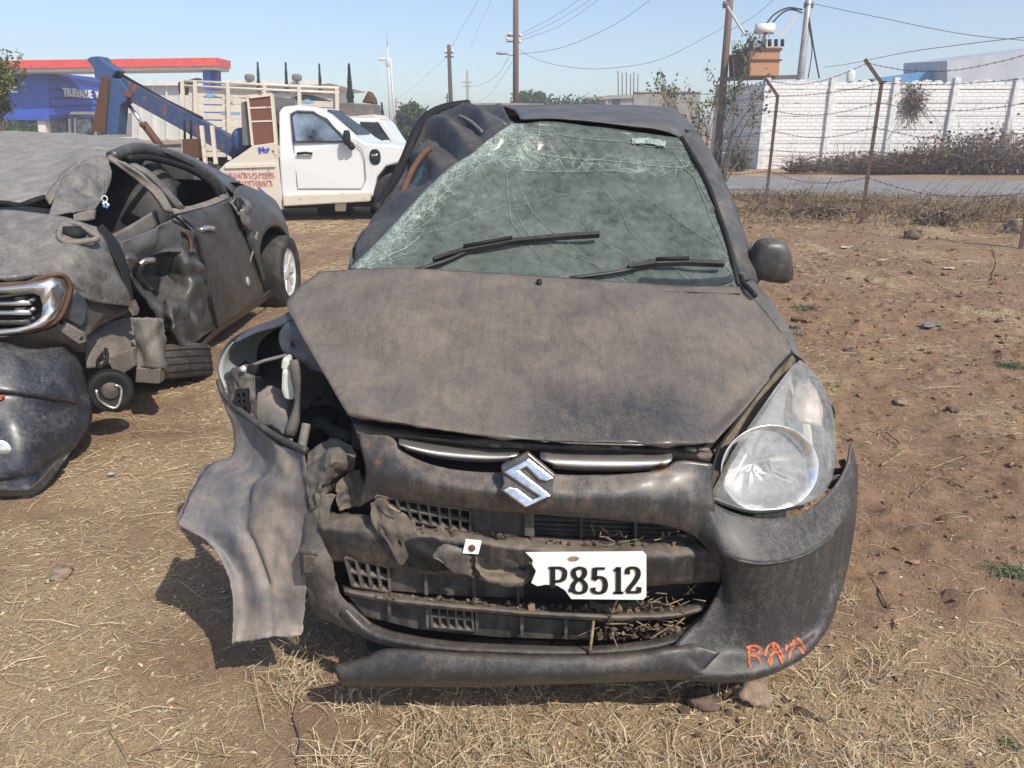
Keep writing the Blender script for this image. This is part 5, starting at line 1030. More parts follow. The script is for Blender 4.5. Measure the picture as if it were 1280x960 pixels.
V, F = superq(TPs(436,172,-.14), .05, .08, .11, .6); tm = mk('side_mirror', V, F, M['black'], tow)
tube('mirror_arm', [TPs(437,180,-.02), TPs(442,184,-.10)], .05, M['black'], tm, 6)
V, F = superq(TPs(469,196,-.005), .085, .02, .115, .8); mk('wing_vent', V, F, M['black'], tow)
V, F = superq(TPs(468,194,-.022), .05, .012, .02, .8); mk('vent_lamp', V, F, M['silver'], tow)
prism('running_board', [TP(*p, -.08) for p in [(353,244),(464,240),(462,252),(354,258)]], (0, .25, 0), M['cream'], tow, .02)
prism('sill', [TPs(*p, .01) for p in [(353,238),(466,234),(466,244),(353,247)]], (0, .05, 0), M['white'], tow, .01)
prism('chassis', [TP(290,248,.3), TP(560,244,.3), TP(560,256,.3), TP(290,262,.3)], (0, 1.0, 0), M['black'], tow)
prism('mud_flap', [TP(419,250,.1), TP(433,250,.1), TP(432,264,.1), TP(419,264,.1)], (0, .02, 0), M['creamy'], tow)
twc = TP(497,239,.12); twc.z = .36
wheel('wheel', twc, (0, -1, 0), .37, .24, tow, M['steel_dusty'], 6, up=(0, 0, 1))
wheel('wheel', Vector((twc.x, 13.9, .36)), (0, 1, 0), .37, .24, tow, M['steel_dusty'], 6)
lathe('arch_liner', [(.44, -.02), (.44, .5), (0, .5)], frame_at(twc + Vector((0, .0, .02)), (0, 1, 0)), M['black'], tow, 28)
rw = TP(235,240,.12); rw.z = .36
wheel('wheel', rw, (0, -1, 0), .37, .24, tow, M['steel_dusty'], 6); wheel('wheel', Vector((rw.x, 13.9, .36)), (0, 1, 0), .37, .24, tow, M['steel_dusty'], 6)
hb = [(310,121),(338,118),(344,182),(316,182)]
prism('headboard_panel', [TP(*p, .05) for p in hb], (0, .06, 0), M['redox'], tow, .005, label='rust red panel behind the cab')
prism('headboard_box', [TP(301,128,.12), TP(338,119,.12), TP(344,182,.12), TP(303,182,.12)], (0, 1.4, 0), M['steel_dusty'], tow, .01)
fr = [(307,119),(338,116),(338,120),(313,123)]; prism('headboard_frame', [TP(*p, .03) for p in fr], (0, .1, 0), M['creamy'], tow)
prism('headboard_frame', [TP(*p, .03) for p in [(308,120),(310.5,120),(317,182),(314,182)]], (0, .1, 0), M['creamy'], tow)
prism('headboard_frame', [TP(*p, .03) for p in [(337.5,118),(340,118),(346,182),(343,182)]], (0, .1, 0), M['creamy'], tow)
for y in (134, 151): prism('headboard_strip', [TP(311 + (y - 120) * .1, y, .04), TP(338 + (y - 120) * .1, y - 1, .04), TP(338 + (y - 120) * .1, y + 1, .04), TP(311 + (y - 120) * .1, y + 2, .04)], (0, .02, 0), M['creamy'], tow)
prism('bed_side', [TP(*p) for p in [(316,182),(345,178),(354,262),(262,268),(262,225),(282,204),(296,196)]], (0, .08, 0), M['cream'], tow, .01, label='cream bed side with red painted lettering')
prism('bed_side', [TP(*p, 1.6) for p in [(316,182),(345,178),(354,262),(262,268),(262,225),(282,204),(296,196)]], (0, .08, 0), M['cream'], tow, .01)
prism('bed_rail', [TP(*p, -.03) for p in [(280,206),(344,204),(344,209),(280,211)]], (0, .06, 0), M['creamy'], tow, .008)
prism('bed_floor', [TP(200,232,.05), TP(346,232,.05), TP(346,238,.05), TP(200,238,.05)], (0, 1.6, 0), M['steel_dusty'], tow)
rt = random.Random(9); bl = []
for row, y in enumerate((216, 226)):
    x = 283 if row == 0 else 290
    while x < 341:
        wd = rt.uniform(1.4, 3.2); p0 = TP(x, y, -.006)
        bl.append((p0, TP(x, y + 7, -.006), .02, .006, (0, 1, 0))); bl.append((TP(x, y + rt.choice((0, 3, 6)), -.006), TP(x + wd, y + rt.choice((0, 3, 6)), -.006), .02, .006, (0, 1, 0)))
        x += wd + 1.2
lt_ = beams('red_lettering', bl, M['redtext'], tow); lt_['kind'] = 'stuff'
textmesh('bed_script', 'जय', .1, frame_at(TP(310,211,-.006), (0, -1, 0)), M['redtext'], tow) if False else None
beams('red_title', [(TP(306,210,-.006), TP(310,205,-.006), .03, .006, (0, 1, 0)), (TP(310,205,-.006), TP(310,212,-.006), .03, .006, (0, 1, 0)), (TP(314,209,-.006), TP(320,206,-.006), .03, .006, (0, 1, 0)), (TP(315,212,-.006), TP(319,210,-.006), .03, .006, (0, 1, 0))], M['redtext'], tow)
beams('blue_lettering', [(TP(324,184,-.006), TP(325,192,-.006), .04, .006, (0, 1, 0)), (TP(328,184,-.006), TP(331,191,-.006), .04, .006, (0, 1, 0)), (TP(333,191,-.006), TP(336,185,-.006), .04, .006, (0, 1, 0)), (TP(324,188,-.006), TP(336,187,-.006), .03, .006, (0, 1, 0))], M['bluetext'], tow)
prism('painted_flash', [TP(318,221,-.008), TP(328,238,-.008), TP(322,238,-.008)], (0, .006, 0), M['redtext'], tow)
prism('painted_flash', [TP(323,233,-.009), TP(334,243,-.009), TP(324,241,-.009)], (0, .006, 0), M['bluetext'], tow)
# boom
by = .75
prism('boom_beam', [TP(140,100,by), TP(152,97,by), TP(306,180,by), TP(292,198,by), TP(150,120,by)], (0, .22, 0), M['boom'], tow, .012, label='blue boom arm worn to rust')
bh = prism('boom_head', [TP(*p, by - .04) for p in [(108,74),(113,71),(124,70),(128,76),(146,88),(141,94),(139,97),(150,100),(160,112),(158,126),(150,132),(147,168),(126,168),(130,104),(118,96),(117,85)]], (0, .3, 0), M['boom_plain'], tow, .012)
prism('boom_side_plate', [TP(*p, by - .1) for p in [(127,94),(136,98),(131,166),(114,164)]], (0, .05, 0), M['rust'], bh, .006)
prism('boom_patch', [TP(*p, by - .05) for p in [(157,112),(166,114),(164,122),(155,120)]], (0, .01, 0), M['redox'], bh)
tube('top_cylinder', [TP(141,90,by + .1), TP(205,127,by + .1), TP(252,150,by + .1)], .055, M['black'], tow, 10)
tube('top_rod', [TP(136,92,by + .1), TP(145,95,by + .1)], .03, M['silver'], tow, 8)
tube('lift_rod', [TP(161,131,by + .1), TP(183,162,by + .1)], .03, M['silver'], tow, 8)
tube('lift_cylinder', [TP(179,154,by + .1), TP(206,190,by + .1)], .06, M['rust'], tow, 10)
tube('cylinder_pin', [TP(178,156,by - .02), TP(178,156,by + .25)], .05, M['rust'], tow, 8)
for x in (252, 265): beams('stake', [(TP(x, 157, .02), TP(x + 5, 205, .02), .07, .05)], M['creamy'], tow, .006)
prism('hanging_block', [TP(227,174,.5), TP(246,173,.5), TP(248,198,.5), TP(228,196,.5)], (0, .25, 0), M['rust'], tow, .01)
for x in (231, 239): tube('chain', [TP(x, 150, .6), TP(x, 175, .6)], .02, M['black'], tow, 5)
V, F = superq(TP(306,176,.5), .18, .2, .2, .7); mk('winch', V, F, M['boom_plain'], tow)
tube('fuel_tank', [TP(400,262,.9), TP(440,262,.9)], .18, M['black'], tow, 12)
# ================================================================== open goods truck behind it
PY = 17.0
M['softblue'] = plain('faded_blue_motif', (.22, .42, .62), .6)
gt = thing('goods_truck', 'white pickup with cream stake rails and grey roof box behind the tow truck', 'truck', (-4.2, 18, 0))
def GP(px, py, dy=0): return W(px, py, PY + dy)
gb = prism('cab_body', [GP(*p) for p in [(426,225),(424,152),(432,147),(470,147),(478,152),(497,182),(540,186),(560,192),(560,225)]], (0, 1.7, 0), M['white'], gt, .04)
for v in gb.data.vertices:
    k_ = max(0, v.co.z - 1.15) * .2; v.co.y += k_ if v.co.y + 18 < 17.85 else -k_
prism('windscreen', [GP(*p, .02) for p in [(450,152),(474,153),(494,182),(488,184),(452,178)]], (0, .02, 0), M['glass_dark'], gt)
prism('windscreen_frame', [GP(*p, .0) for p in [(471,150),(477,152),(500,184),(494,184)]], (0, .05, 0), M['white'], gt)
prism('roof_lip', [GP(*p, .1) for p in [(420,147),(468,143),(476,149),(472,152),(424,152)]], (0, 1.4, 0), M['cream'], gt, .02)
prism('roof_box', [GP(*p, .3) for p in [(419,128),(467,130),(467,149),(419,147)]], (0, .9, 0), M['steel_dusty'], gt, .02, label='grey tool box on the cab roof')
prism('cab_roof_pile', [GP(*p, .4) for p in [(452,128),(460,113),(466,122),(468,130)]], (0, .5, 0), M['rust'], gt, .03)
tube('rolled_tarpaulin', [GP(358,124,.1), GP(385,122,.1), GP(412,125,.1)], lambda t: .12 - .04 * abs(t - .5), M['bluesteel'], gt, 10, 4)
for i in range(8): prism('bed_board', [GP(236, 112 + i * 9.6), GP(421, 118 + i * 9.0), GP(421, 125.6 + i * 9.0), GP(236, 120 + i * 9.6)], (0, .06, 0), M['cream'] if i % 2 else M['creamy'], gt, .006)
for i in range(8): prism('bed_board', [GP(236, 112 + i * 9.6, 1.6), GP(421, 118 + i * 9.0, 1.6), GP(421, 125.6 + i * 9.0, 1.6), GP(236, 120 + i * 9.6, 1.6)], (0, .06, 0), M['cream'] if i % 2 else M['creamy'], gt, .006)
for x in (228, 244, 285, 331, 374, 421): beams('bed_post', [(GP(x, 100 + (x - 228) * .05, -.06), GP(x + 2, 200, -.06), .07, .07)], M['creamy'], gt, .006)
for y in (101, 107): tube('top_rail', [GP(226, y, -.06), GP(330, y + 5, -.06), GP(424, y + 9, -.06)], .03, M['creamy'], gt, 6)
tube('top_rail', [GP(226,101,-.06), GP(226,101,1.6)], .03, M['creamy'], gt, 6)
for x, y in ((262, 118), (345, 124), (346, 113), (384, 126)): prism('blue_motif', [GP(x - 8, y + 2, -.008), GP(x, y - 3, -.008), GP(x + 9, y + 2, -.008), GP(x, y + 4, -.008)], (0, .006, 0), M['softblue'], gt)
prism('painted_band', [GP(276,139,-.008), GP(300,140,-.008), GP(300,143,-.008), GP(276,143,-.008)], (0, .006, 0), M['softblue'], gt)
prism('yellow_panel', [GP(268,170,-.01), GP(302,171,-.01), GP(302,181,-.01), GP(268,178,-.01)], (0, .05, 0), M['yellow'], gt)
prism('chassis', [GP(232,196,.2), GP(560,200,.2), GP(560,212,.2), GP(232,212,.2)], (0, 1.3, 0), M['black'], gt)
for x in (262, 520):
    wc = GP(x, 220, .15); wc.z = .36; wheel('wheel', wc, (0, -1, 0), .36, .22, gt, M['steel_dusty'], 6)
prism('rail_bundle', [GP(222,103,.2), GP(246,97,.2), GP(246,101,.2), GP(230,106,.2), GP(228,118,.2), GP(224,118,.2)], (0, .3, 0), M['rust'], gt, .01)
prism('bed_floor', [GP(230,190), GP(424,192), GP(424,197), GP(230,196)], (0, 1.6, 0), M['cream'], gt)
# ================================================================== car showroom, warehouse, far things on the left
M['fblue'] = plain('blue_cladding', (.035, .10, .52), .35, 0, .12, 2)
M['fblue2'] = plain('dark_blue_cladding', (.03, .06, .26), .4, 0, .15, 2)
M['fred'] = plain('red_fascia', (.75, .10, .075), .4, 0, .08, 2)
M['wall_white'] = plain('white_wall_paint', (.74, .73, .70), .7, 0, .06, 2)
M['wall_grey'] = plain('grey_wall', (.36, .36, .36), .7, 0, .1, 2)
M['sheet'] = plain('warehouse_sheet', (.66, .65, .62), .5, 0, .06, 1)
M['sign_white'] = plain('white_sign_letter', (.85, .85, .85), .4)
M['concrete'] = plain('grey_concrete', (.34, .32, .29), .9, 0, .15, 3)
BYY = 45.0
sh = thing('showroom_building', 'blue showroom with a red roof band and white lettering behind the tow truck', 'building', (-24, 48, 0))
def SPx(px, py, Y=BYY): return W(px, py, Y)
def pr(name, pts, d, mat, parent=sh, Y=BYY, **k): return prism(name, [SPx(p[0], p[1], p[2] if len(p) > 2 else Y) for p in pts], (0, d, 0), mat, parent, **k)
pr('roof_band', [(-260,79),(271,72),(271,82),(-260,89)], 2.1, M['fred'], Y=43.5)
pr('band_soffit', [(-260,88.5),(270,82),(270,87),(-260,94)], 2, M['wall_white'], Y=43.7)
pr('fascia', [(-260,92),(62,90),(62,150),(-260,150)], 6, M['fblue'], Y=45)
# angled blue wall: nearer at the left, running back to the right
aw = [W(62,92,44.9), W(126,104,48), W(126,141,48), W(62,149,44.9)]
prism('angled_wall', aw, (-.4, .5, 0), M['fblue2'], sh)
for t0, t1 in ((.16, .30), (.36, .50), (.56, .70), (.76, .92)):
    q = [aw[0].lerp(aw[3], t0), aw[1].lerp(aw[2], t0), aw[1].lerp(aw[2], t1), aw[0].lerp(aw[3], t1)]
    prism('cladding_board', [p + Vector((.06, -.06, 0)) for p in q], (-.04, .05, 0), M['fblue'], sh)
ad = (aw[1] - aw[0]); ad.z = 0; ad.normalize(); an = Vector((ad.y, -ad.x, 0))
def sign(txt, px, py, size, sx=1.0):
    t = (px - 62) / 64; Yq = 44.9; 
    # intersect ray with the angled wall
    d = ray(px, py); nrm = an; tt = (aw[0] - CAM).dot(nrm) / d.dot(nrm); p = CAM + d * tt + an * .14
    Mx = Matrix(((ad.x, 0, an.x, p.x), (ad.y, 0, an.y, p.y), (0, 1, 0, p.z), (0, 0, 0, 1))); return textmesh('sign_lettering', txt, size, Mx, M['sign_white'], sh, .03, sx, 0, .012)
sign('TRUE', 85, 116, .62, .56); sign('VALUE', 103, 118, .62, .58); sign('V', 119, 119, .55, .6)
Mx = Matrix(((1, 0, 0, 0), (0, 0, -1, 0), (0, 1, 0, 0), (0, 0, 0, 1)))
for t_, px_ in (('UE', 10), ('VAL', -22)):
    p = W(px_, 110, 44.8); Mx = Matrix(((1, 0, 0, p.x), (0, 0, -1, p.y), (0, 1, 0, p.z), (0, 0, 0, 1))); textmesh('sign_lettering', t_, .75, Mx, M['sign_white'], sh, .03, 1.1, 0, .015)
pr('door_canopy', [(70,139.5),(118,139.5),(118,143),(70,143)], 1.5, M['wall_white'], Y=46)
pr('shop_wall', [(-260,146),(128,140),(128,172),(-260,172)], 4, M['wall_grey'], Y=51.5)
pr('column', [(46,148),(56,148),(58,172),(49,172)], .5, M['wall_white'], Y=45.2)
for x in (60, 92): 
    wn2 = pr('shop_window', [(x, 148), (x + 26, 147), (x + 27, 170), (x + 1, 171)], .08, M['glass_dark'], Y=46.5)
    pr('glint_pane', [(x + 2, 150), (x + 22, 149), (x + 23, 169), (x + 3, 170)], .04, M['glint'], wn2, Y=46.4)
    for xx in (x, x + 25): pr('window_frame', [(xx, 148), (xx + 1.6, 148), (xx + 2.4, 171), (xx + 1, 171)], .2, M['wall_white'], wn2, Y=46.3)
pr('pylon', [(253,82),(262,82),(265,172),(256,172)], .7, M['fblue'], Y=44)
pr('pylon_side', [(262,82),(270,82),(273,172),(265,172)], .7, M['fblue2'], Y=44.3)
# warehouse
wh = thing('warehouse', 'long low white warehouse behind the goods truck', 'building', (-20, 62, 0))
pr('wall', [(150,106),(392,104),(398,175),(150,175)], 14, M['sheet'], wh, 60)
pr('roof', [(150,101),(392,99),(412,104),(394,106),(150,107)], 15, M['wall_white'], wh, 59.5)
for i in range(14): pr('cladding_rib', [(156 + i * 17, 107), (158 + i * 17, 107), (158.5 + i * 17, 174), (156.5 + i * 17, 174)], .2, M['wall_white'], wh, 59.8)
for i, x in enumerate((312, 371)):
    fl_ = thing('flood_lamp', ('left' if i == 0 else 'right') + ' one of two small floodlights on the warehouse roof edge', 'lamp', W(x, 103, 59), 'floodlights on the warehouse roof')
    V, F = superq(W(x, 97, 59), .35, .25, .25, .7); mk('lamp_head', V, F, M['steel_dusty'], fl_); tube('lamp_bracket', [W(x, 104, 59), W(x, 98, 59)], .05, M['black'], fl_, 6)
w2 = thing('distant_shed', 'far pale shed beside the hedge, left of the lamp mast', 'building', (-12, 80, 0))
pr('wall', [(452,149),(505,148),(505,178),(452,178)], 8, M['wall_white'], w2, 80); pr('roof', [(450,147.5),(507,146.5),(507,149),(450,150)], 9, M['sheet'], w2, 79.6)
# ------------------------------------------------------------------ foliage
LEAF = tonemat('leaf_green', [(.045, .075, .025), (.075, .115, .038), (.12, .155, .06)], .6, .3)
LEAFD = tonemat('leaf_dark_conifer', [(.012, .022, .012), (.022, .038, .02), (.04, .055, .03)], .8, .1)
LEAFP = tonemat('leaf_dusty_olive', [(.06, .075, .035), (.10, .115, .055), (.16, .16, .09)], .7, .3)
TWIG = plain('grey_brown_twig', (.20, .155, .115), .9, 0, .25, 30)
BRUSH = tonemat('dead_brush', [(.075, .055, .04), (.15, .11, .078), (.27, .21, .15)], .95)
BARK = plain('bark', (.12, .09, .065), .9, 0, .25, 12, .3)
def leafcloud(name, pts, size, mat, parent, tone=None, asp=1.8):
    """leaf-sized folded quads at given points, in every direction"""
    P = np.asarray([tuple(Vector(p)) for p in pts]) if not isinstance(pts, np.ndarray) else pts
    b = np.array(BASE.get(parent.name, Vector())) if parent else np.zeros(3); P = P - b; n = len(P)
    a = rng.normal(0, 1, (n, 3)); a /= np.linalg.norm(a, axis=1)[:, None]; c = np.cross(a, rng.normal(0, 1, (n, 3))); c /= np.linalg.norm(c, axis=1)[:, None]
    s = size * rng.uniform(.6, 1.35, n)[:, None]; A, B_ = a * s * asp / 2, c * s / 2
    V = np.stack([P - A, P + B_, P + A, P - B_], 1).reshape(-1, 3); F = (np.arange(n) * 4)[:, None] + np.arange(4)[None]
    o = bigmesh(name, V, F, mat, np.repeat(rng.uniform(0, 1, n) if tone is None else tone, 4))
    if parent: o.parent = parent; BASE[o.name] = Vector(b)
    return o
def clumps(c, rad, nc, nl, cr_):
    out = []
    for i in range(nc):
        while True:
            d = rng.uniform(-1, 1, 3)
            if (d ** 2).sum() < 1: break
        q = np.array(c) + d * np.array(rad); out.append(q + rng.normal(0, 1, (nl, 3)) * cr_ * rng.uniform(.6, 1.2))
    return np.concatenate(out)
# cypress spires
for i, (x, top, Y, lab) in enumerate(((323,78,55,'leftmost thin dark cypress, above the rust red truck panel'),(358,78,55,'second thin dark cypress from the left, above the white cab'),(400,80,55,'third thin cypress, left of the grey roof box'),(437,80,42,'tallest near cypress, just right of the grey roof box'),(477,128,60,'short cypress standing left of the lamp mast'))):
    tp = W(x + (-1 if i < 4 else 0), top, Y); bs = WZ(x + 4, 190, 0); bs = Vector((W(x + 3, 175, Y).x, Y, 0))
    t = thing('cypress_tree', lab, 'tree', bs, 'row of cypress trees'); H = tp.z
    tube('trunk', [bs, Vector((bs.x, Y, H * .5)), tp], lambda s: .10 * (1 - s) + .004, BARK, t, 6)
    n = 5200; s = rng.uniform(0, 1, n) ** .8; wd = (.55 if i == 3 else .5) * (1 - s) ** 1.25 * (.8 + .2 * np.sin(s * 37 + i)) + .03
    an_ = rng.uniform(0, 6.28, n); rr = wd * np.sqrt(rng.uniform(.2, 1, n)); cx = bs.x + (tp.x - bs.x) * s
    leafcloud('crown', np.stack([cx + rr * np.cos(an_), Y + rr * np.sin(an_), .4 + (H - .4) * s], -1), .055, LEAFD, t)
# hedge and round trees
hg = thing('hedge', 'clipped green hedge behind the bonnet of the tow truck', 'hedge', W(480, 182, 30) * Vector((1, 1, 0)) if False else (-5, 30, 0))
n = 16000; hx = rng.uniform(W(452,170,30).x, W(650,170,30).x, n); hz = rng.uniform(0, 1, n) ** .6 * 1.32; hy = 30 + rng.uniform(0, 1.2, n) * .9; hz = hz + .10 * np.sin(hx * 2.1) + .06 * np.sin(hx * 5.7)
leafcloud('foliage', np.stack([hx, hy, np.maximum(.05, hz)], -1), .085, LEAF, hg)
boxes('branches', [(W(455,170,30).x, W(648,170,30).x, 30.35, 30.7, .0, 1.05)], BARK, hg)
def tree(name, lab, px, py_c, Y, rad, nc, nl, ls, mat, cat='tree', group=None, trunk=.14):
    c = W(px, py_c, Y); t = thing(name, lab, cat, (c.x, Y, 0), group)
    limbs = [([Vector((c.x, Y, 0)), Vector((c.x + .1, Y, c.z * .5)), Vector((c.x, Y, c.z))], lambda s: trunk * (1 - s * .7))]
    tr_ = tube('trunk', limbs[0][0], limbs[0][1], BARK, t, 8, 4)
    for k in range(6):
        a = k * 1.05; tube('limb', [Vector((c.x, Y, c.z * .55)), c + Vector((math.cos(a) * rad[0] * .6, math.sin(a) * rad[1] * .6, rad[2] * .2 * math.sin(k * 2)))], lambda s: trunk * .4 * (1 - s * .8), BARK, tr_, 6)
    leafcloud('crown', clumps(c, rad, nc, nl, rad[0] * .16), ls, mat, t); return t
tree('round_tree', 'rounded green tree beyond the hedge, left of the hatchback roof', 519, 153, 48, (.95, 1.0, 1.1), 70, 70, .13, LEAF)
tree('round_tree', 'small far treetop just behind the hatchback roof by the rusty pole', 664, 131, 70, (1.6, 1.4, .9), 60, 60, .2, LEAF)
tree('round_tree', 'low far shrub behind the hatchback roof', 720, 140, 70, (2.6, 1.4, .7), 60, 50, .2, LEAF)
# feathery tree at the left edge
c = W(8, 95, 14); ft = thing('feathery_tree', 'feathery pale green tree at the left edge before the showroom', 'tree', (c.x - .3, 14, 0))
tube('trunk', [Vector((c.x - .3, 14, 0)), Vector((c.x - .25, 14, 1.2)), c + Vector((-.1, 0, .2))], lambda s: .05 * (1 - .6 * s), BARK, ft, 8, 4)
br_ = []
lp = []
for k in range(24):
    a = rng.uniform(0, 6.28); e = W(rng.uniform(-40, 26), rng.uniform(58, 150), 14) + Vector((0, rng.uniform(-.4, .4), 0)); s0 = c + Vector((-.2, 0, -.5))
    br_.append(([s0, s0.lerp(e, .6) + Vector((0, 0, .06)), e], .01))
    for q in range(75): f = rng.uniform(.45, 1.05); lp.append(s0.lerp(e, f) + Vector(rng.normal(0, .05, 3)))
for b_ in br_: tube('branch', b_[0], lambda s: .014 * (1 - .7 * s), TWIG, ft, 5, 3)
leafcloud('crown', np.array([tuple(p) for p in lp]), .034, tonemat('leaf_feathery', [(.11, .14, .05), (.18, .20, .08), (.27, .27, .13)], .7, .4), ft, None, 2.2)
bsx = W(12, 152, 40); bsh = thing('roadside_shrub', 'dark green shrub at the foot of the showroom wall', 'shrub', (bsx.x, 40, 0))
leafcloud('foliage', clumps((bsx.x - .8, 40, .9), (2.2, .6, .75), 60, 50, .25), .12, LEAF, bsh); tube('stem', [Vector((bsx.x, 40, 0)), Vector((bsx.x - .3, 40, 1.2))], .05, BARK, bsh, 6)
# ------------------------------------------------------------------ poles and wires
M['polerust'] = dusty('rusted_steel_pole', (.16, .095, .07), (.28, .23, .2), .3, .1, .8, 4)
M['postrust'] = dusty('rusted_angle_iron', (.085, .05, .042), (.2, .15, .13), .2, .1, .8, 8)
M['polegrey'] = plain('galvanised_pole', (.42, .42, .41), .5, .3, .1, 4)
M['polepale'] = plain('pale_painted_mast', (.55, .57, .6), .5, 0, .05, 4)
M['poledark'] = plain('dark_timber_pole', (.10, .07, .055), .9, 0, .2, 6)
M['wire'] = plain('cable_black', (.03, .03, .035), .6)
def pole(name, lab, px, ptop, Y, r, mat, cat='pole', pxt=None, group=None):
    tp = W(px if pxt is None else pxt, ptop, Y); b = Vector((tp.x, Y, 0))
    if pxt is not None: b.x = W(px, 200, Y).x
    t = thing(name, lab, cat, b, group); tube('shaft', [b, tp], lambda s: r * (1 - .3 * s), mat, t, 10); return t, tp
p1, t1 = pole('utility_pole', 'tall rusty steel pole rising from behind the hatchback roof', 645, -140, 34, .14, M['polerust'])
for y in (45, 52): beams('cross_arm', [(W(633, y, 34), W(652, y, 34), .06, .06)], M['polerust'], p1); 
for x, y in ((634,50),(637,44),(651,46),(650,54)): tube('insulator', [W(x, y, 34), W(x, y - 3.5, 34)], .06, M['wall_white'], p1, 8)
tube('lamp_arm', [W(645,70,34), W(636,68,34), W(628,66,34)], .04, M['polegrey'], p1, 6); V, F = superq(W(626,66.5,34), .2, .12, .06, .8); mk('lamp_head', V, F, M['polegrey'], p1)
p2, t2 = pole('utility_pole', 'thin dark pole leaning slightly, between the hedge and the rusty pole', 566, 56, 50, .16, M['poledark'], pxt=561)
for y in (66, 71): beams('cross_arm', [(W(556, y, 50), W(567, y, 50), .08, .08)], M['poledark'], p2)
for x in (557, 566): tube('insulator', [W(x, 66, 50), W(x, 62, 50)], .07, M['wall_white'], p2, 6)
p3, t3 = pole('utility_pole', 'faint far pole with two arms, right of the dark pole', 584, 88, 95, .2, M['concrete']); beams('cross_arm', [(W(577, 103, 95), W(590, 103, 95), .12, .12), (W(579, 108, 95), W(589, 108, 95), .12, .12)], M['concrete'], p3)
p4, t4 = pole('lamp_mast', 'pale twin mast with a lamp head above the hedge', 484, 58, 60, .11, M['polepale'], 'lamp post')
tube('shaft', [Vector((t4.x + .32, 60, 0)), W(488, 72, 60)], .08, M['polepale'], p4, 8); tube('lamp_arm', [W(484,76,60), W(479,73,60)], .05, M['polepale'], p4, 6); V, F = superq(W(477,74,60), .28, .15, .1, .8); mk('lamp_head', V, F, M['wall_white'], p4); V, F = superq(W(485,78,60), .17, .15, .3, .7); mk('junction_box', V, F, M['polepale'], p4)
tube('aerial', [t4, W(484, 40, 60)], .03, M['polegrey'], p4, 5)
p5, t5 = pole('utility_pole', 'short far pole with cross arms, right of the lamp mast', 495, 122, 75, .12, M['concrete']); beams('cross_arm', [(W(489,128,75), W(502,128,75), .1, .1), (W(491,133,75), W(500,133,75), .1, .1)], M['concrete'], p5)
p6, t6 = pole('utility_pole', 'far twin pole seen above the hedge, right of the pale mast', 501, 128, 80, .1, M['concrete'])
tube('shaft', [Vector((t6.x + .35, 80, 0)), W(505, 132, 80)], .08, M['concrete'], p6, 6)
p7, t7 = pole('utility_pole', 'thin far pole beside the dark pole', 559, 117, 85, .12, M['poledark']); beams('cross_arm', [(W(556,122,85), W(563,122,85), .1, .1)], M['poledark'], p7)
def wire(lab, pts, r=.012):
    o = tube('power_line', [W(*p) for p in pts], r * .62, M['wire'], None, 4, 8); tag(o, lab, 'cable', 'overhead cables'); return o
wire('cable rising from the rusty pole to the upper right', [(647,68,34),(700,60,32),(760,35,30),(812,0,28),(850,-40,27)])
wire('cable sagging from the rusty pole down to the leafy tree', [(645,60,34),(668,73,34),(700,82,33),(750,86,32),(820,76,30),(885,45,28),(910,30,28)])
wire('upper of three thin cables right of the rusty pole', [(652,42,34),(690,22,34),(730,-5,34),(760,-30,34)], .010)
wire('middle of three thin cables right of the rusty pole', [(652,46,34),(692,28,34),(738,0,34),(780,-30,34)], .010)
wire('lowest of three thin cables right of the rusty pole', [(652,50,34),(700,32,34),(748,0,34),(790,-36,34)], .010)
wire('cable from the dark pole up past the top edge', [(564,60,50),(580,30,46),(598,0,42),(615,-40,38)])
wire('cable sweeping from the rusty pole to the far pole', [(640,78,34),(632,90,40),(610,120,60),(590,127,80),(584,104,95)], .014)
wire('cable from the dark pole to the far lamp mast', [(560,70,50),(540,88,55),(515,110,68),(497,124,75)], .014)
wire('cable from rusty pole to the dark pole', [(636,72,34),(620,95,40),(600,106,55),(584,108,95)], .014)
wire('second cable left of the rusty pole past the top edge', [(588,60,95),(600,30,80),(614,0,60)], .016)
# ------------------------------------------------------------------ half-built block
hb_ = thing('half_built_block', 'unfinished grey concrete block with bare column bars behind the roof', 'building', (14, 80, 0))
pr('slab', [(735,121),(826,117),(826,121),(735,125)], 6, M['concrete'], hb_, 80)
pr('wall', [(760,119),(822,117.5),(822,140),(760,140)], 5, M['concrete'], hb_, 80.3)
pr('wall', [(740,123),(757,123),(757,142),(740,142)], 5, M['wall_grey'], hb_, 80.6)
for x in (738, 757): pr('column', [(x, 122), (x + 3, 122), (x + 3, 142), (x, 142)], .5, M['concrete'], hb_, 80.1)
for x, t in ((773, 88), (778, 91), (783, 90), (788, 92), (792, 90), (797, 92)): tube('column_bar', [W(x, 120, 81), W(x + (x - 785) * .05, t, 81)], .05, M['rust'], hb_, 5)
for x in (766, 805): pr('window_opening', [(x, 123), (x + 9, 122.6), (x + 9, 131), (x, 131)], .1, M['black'], hb_, 80.2)
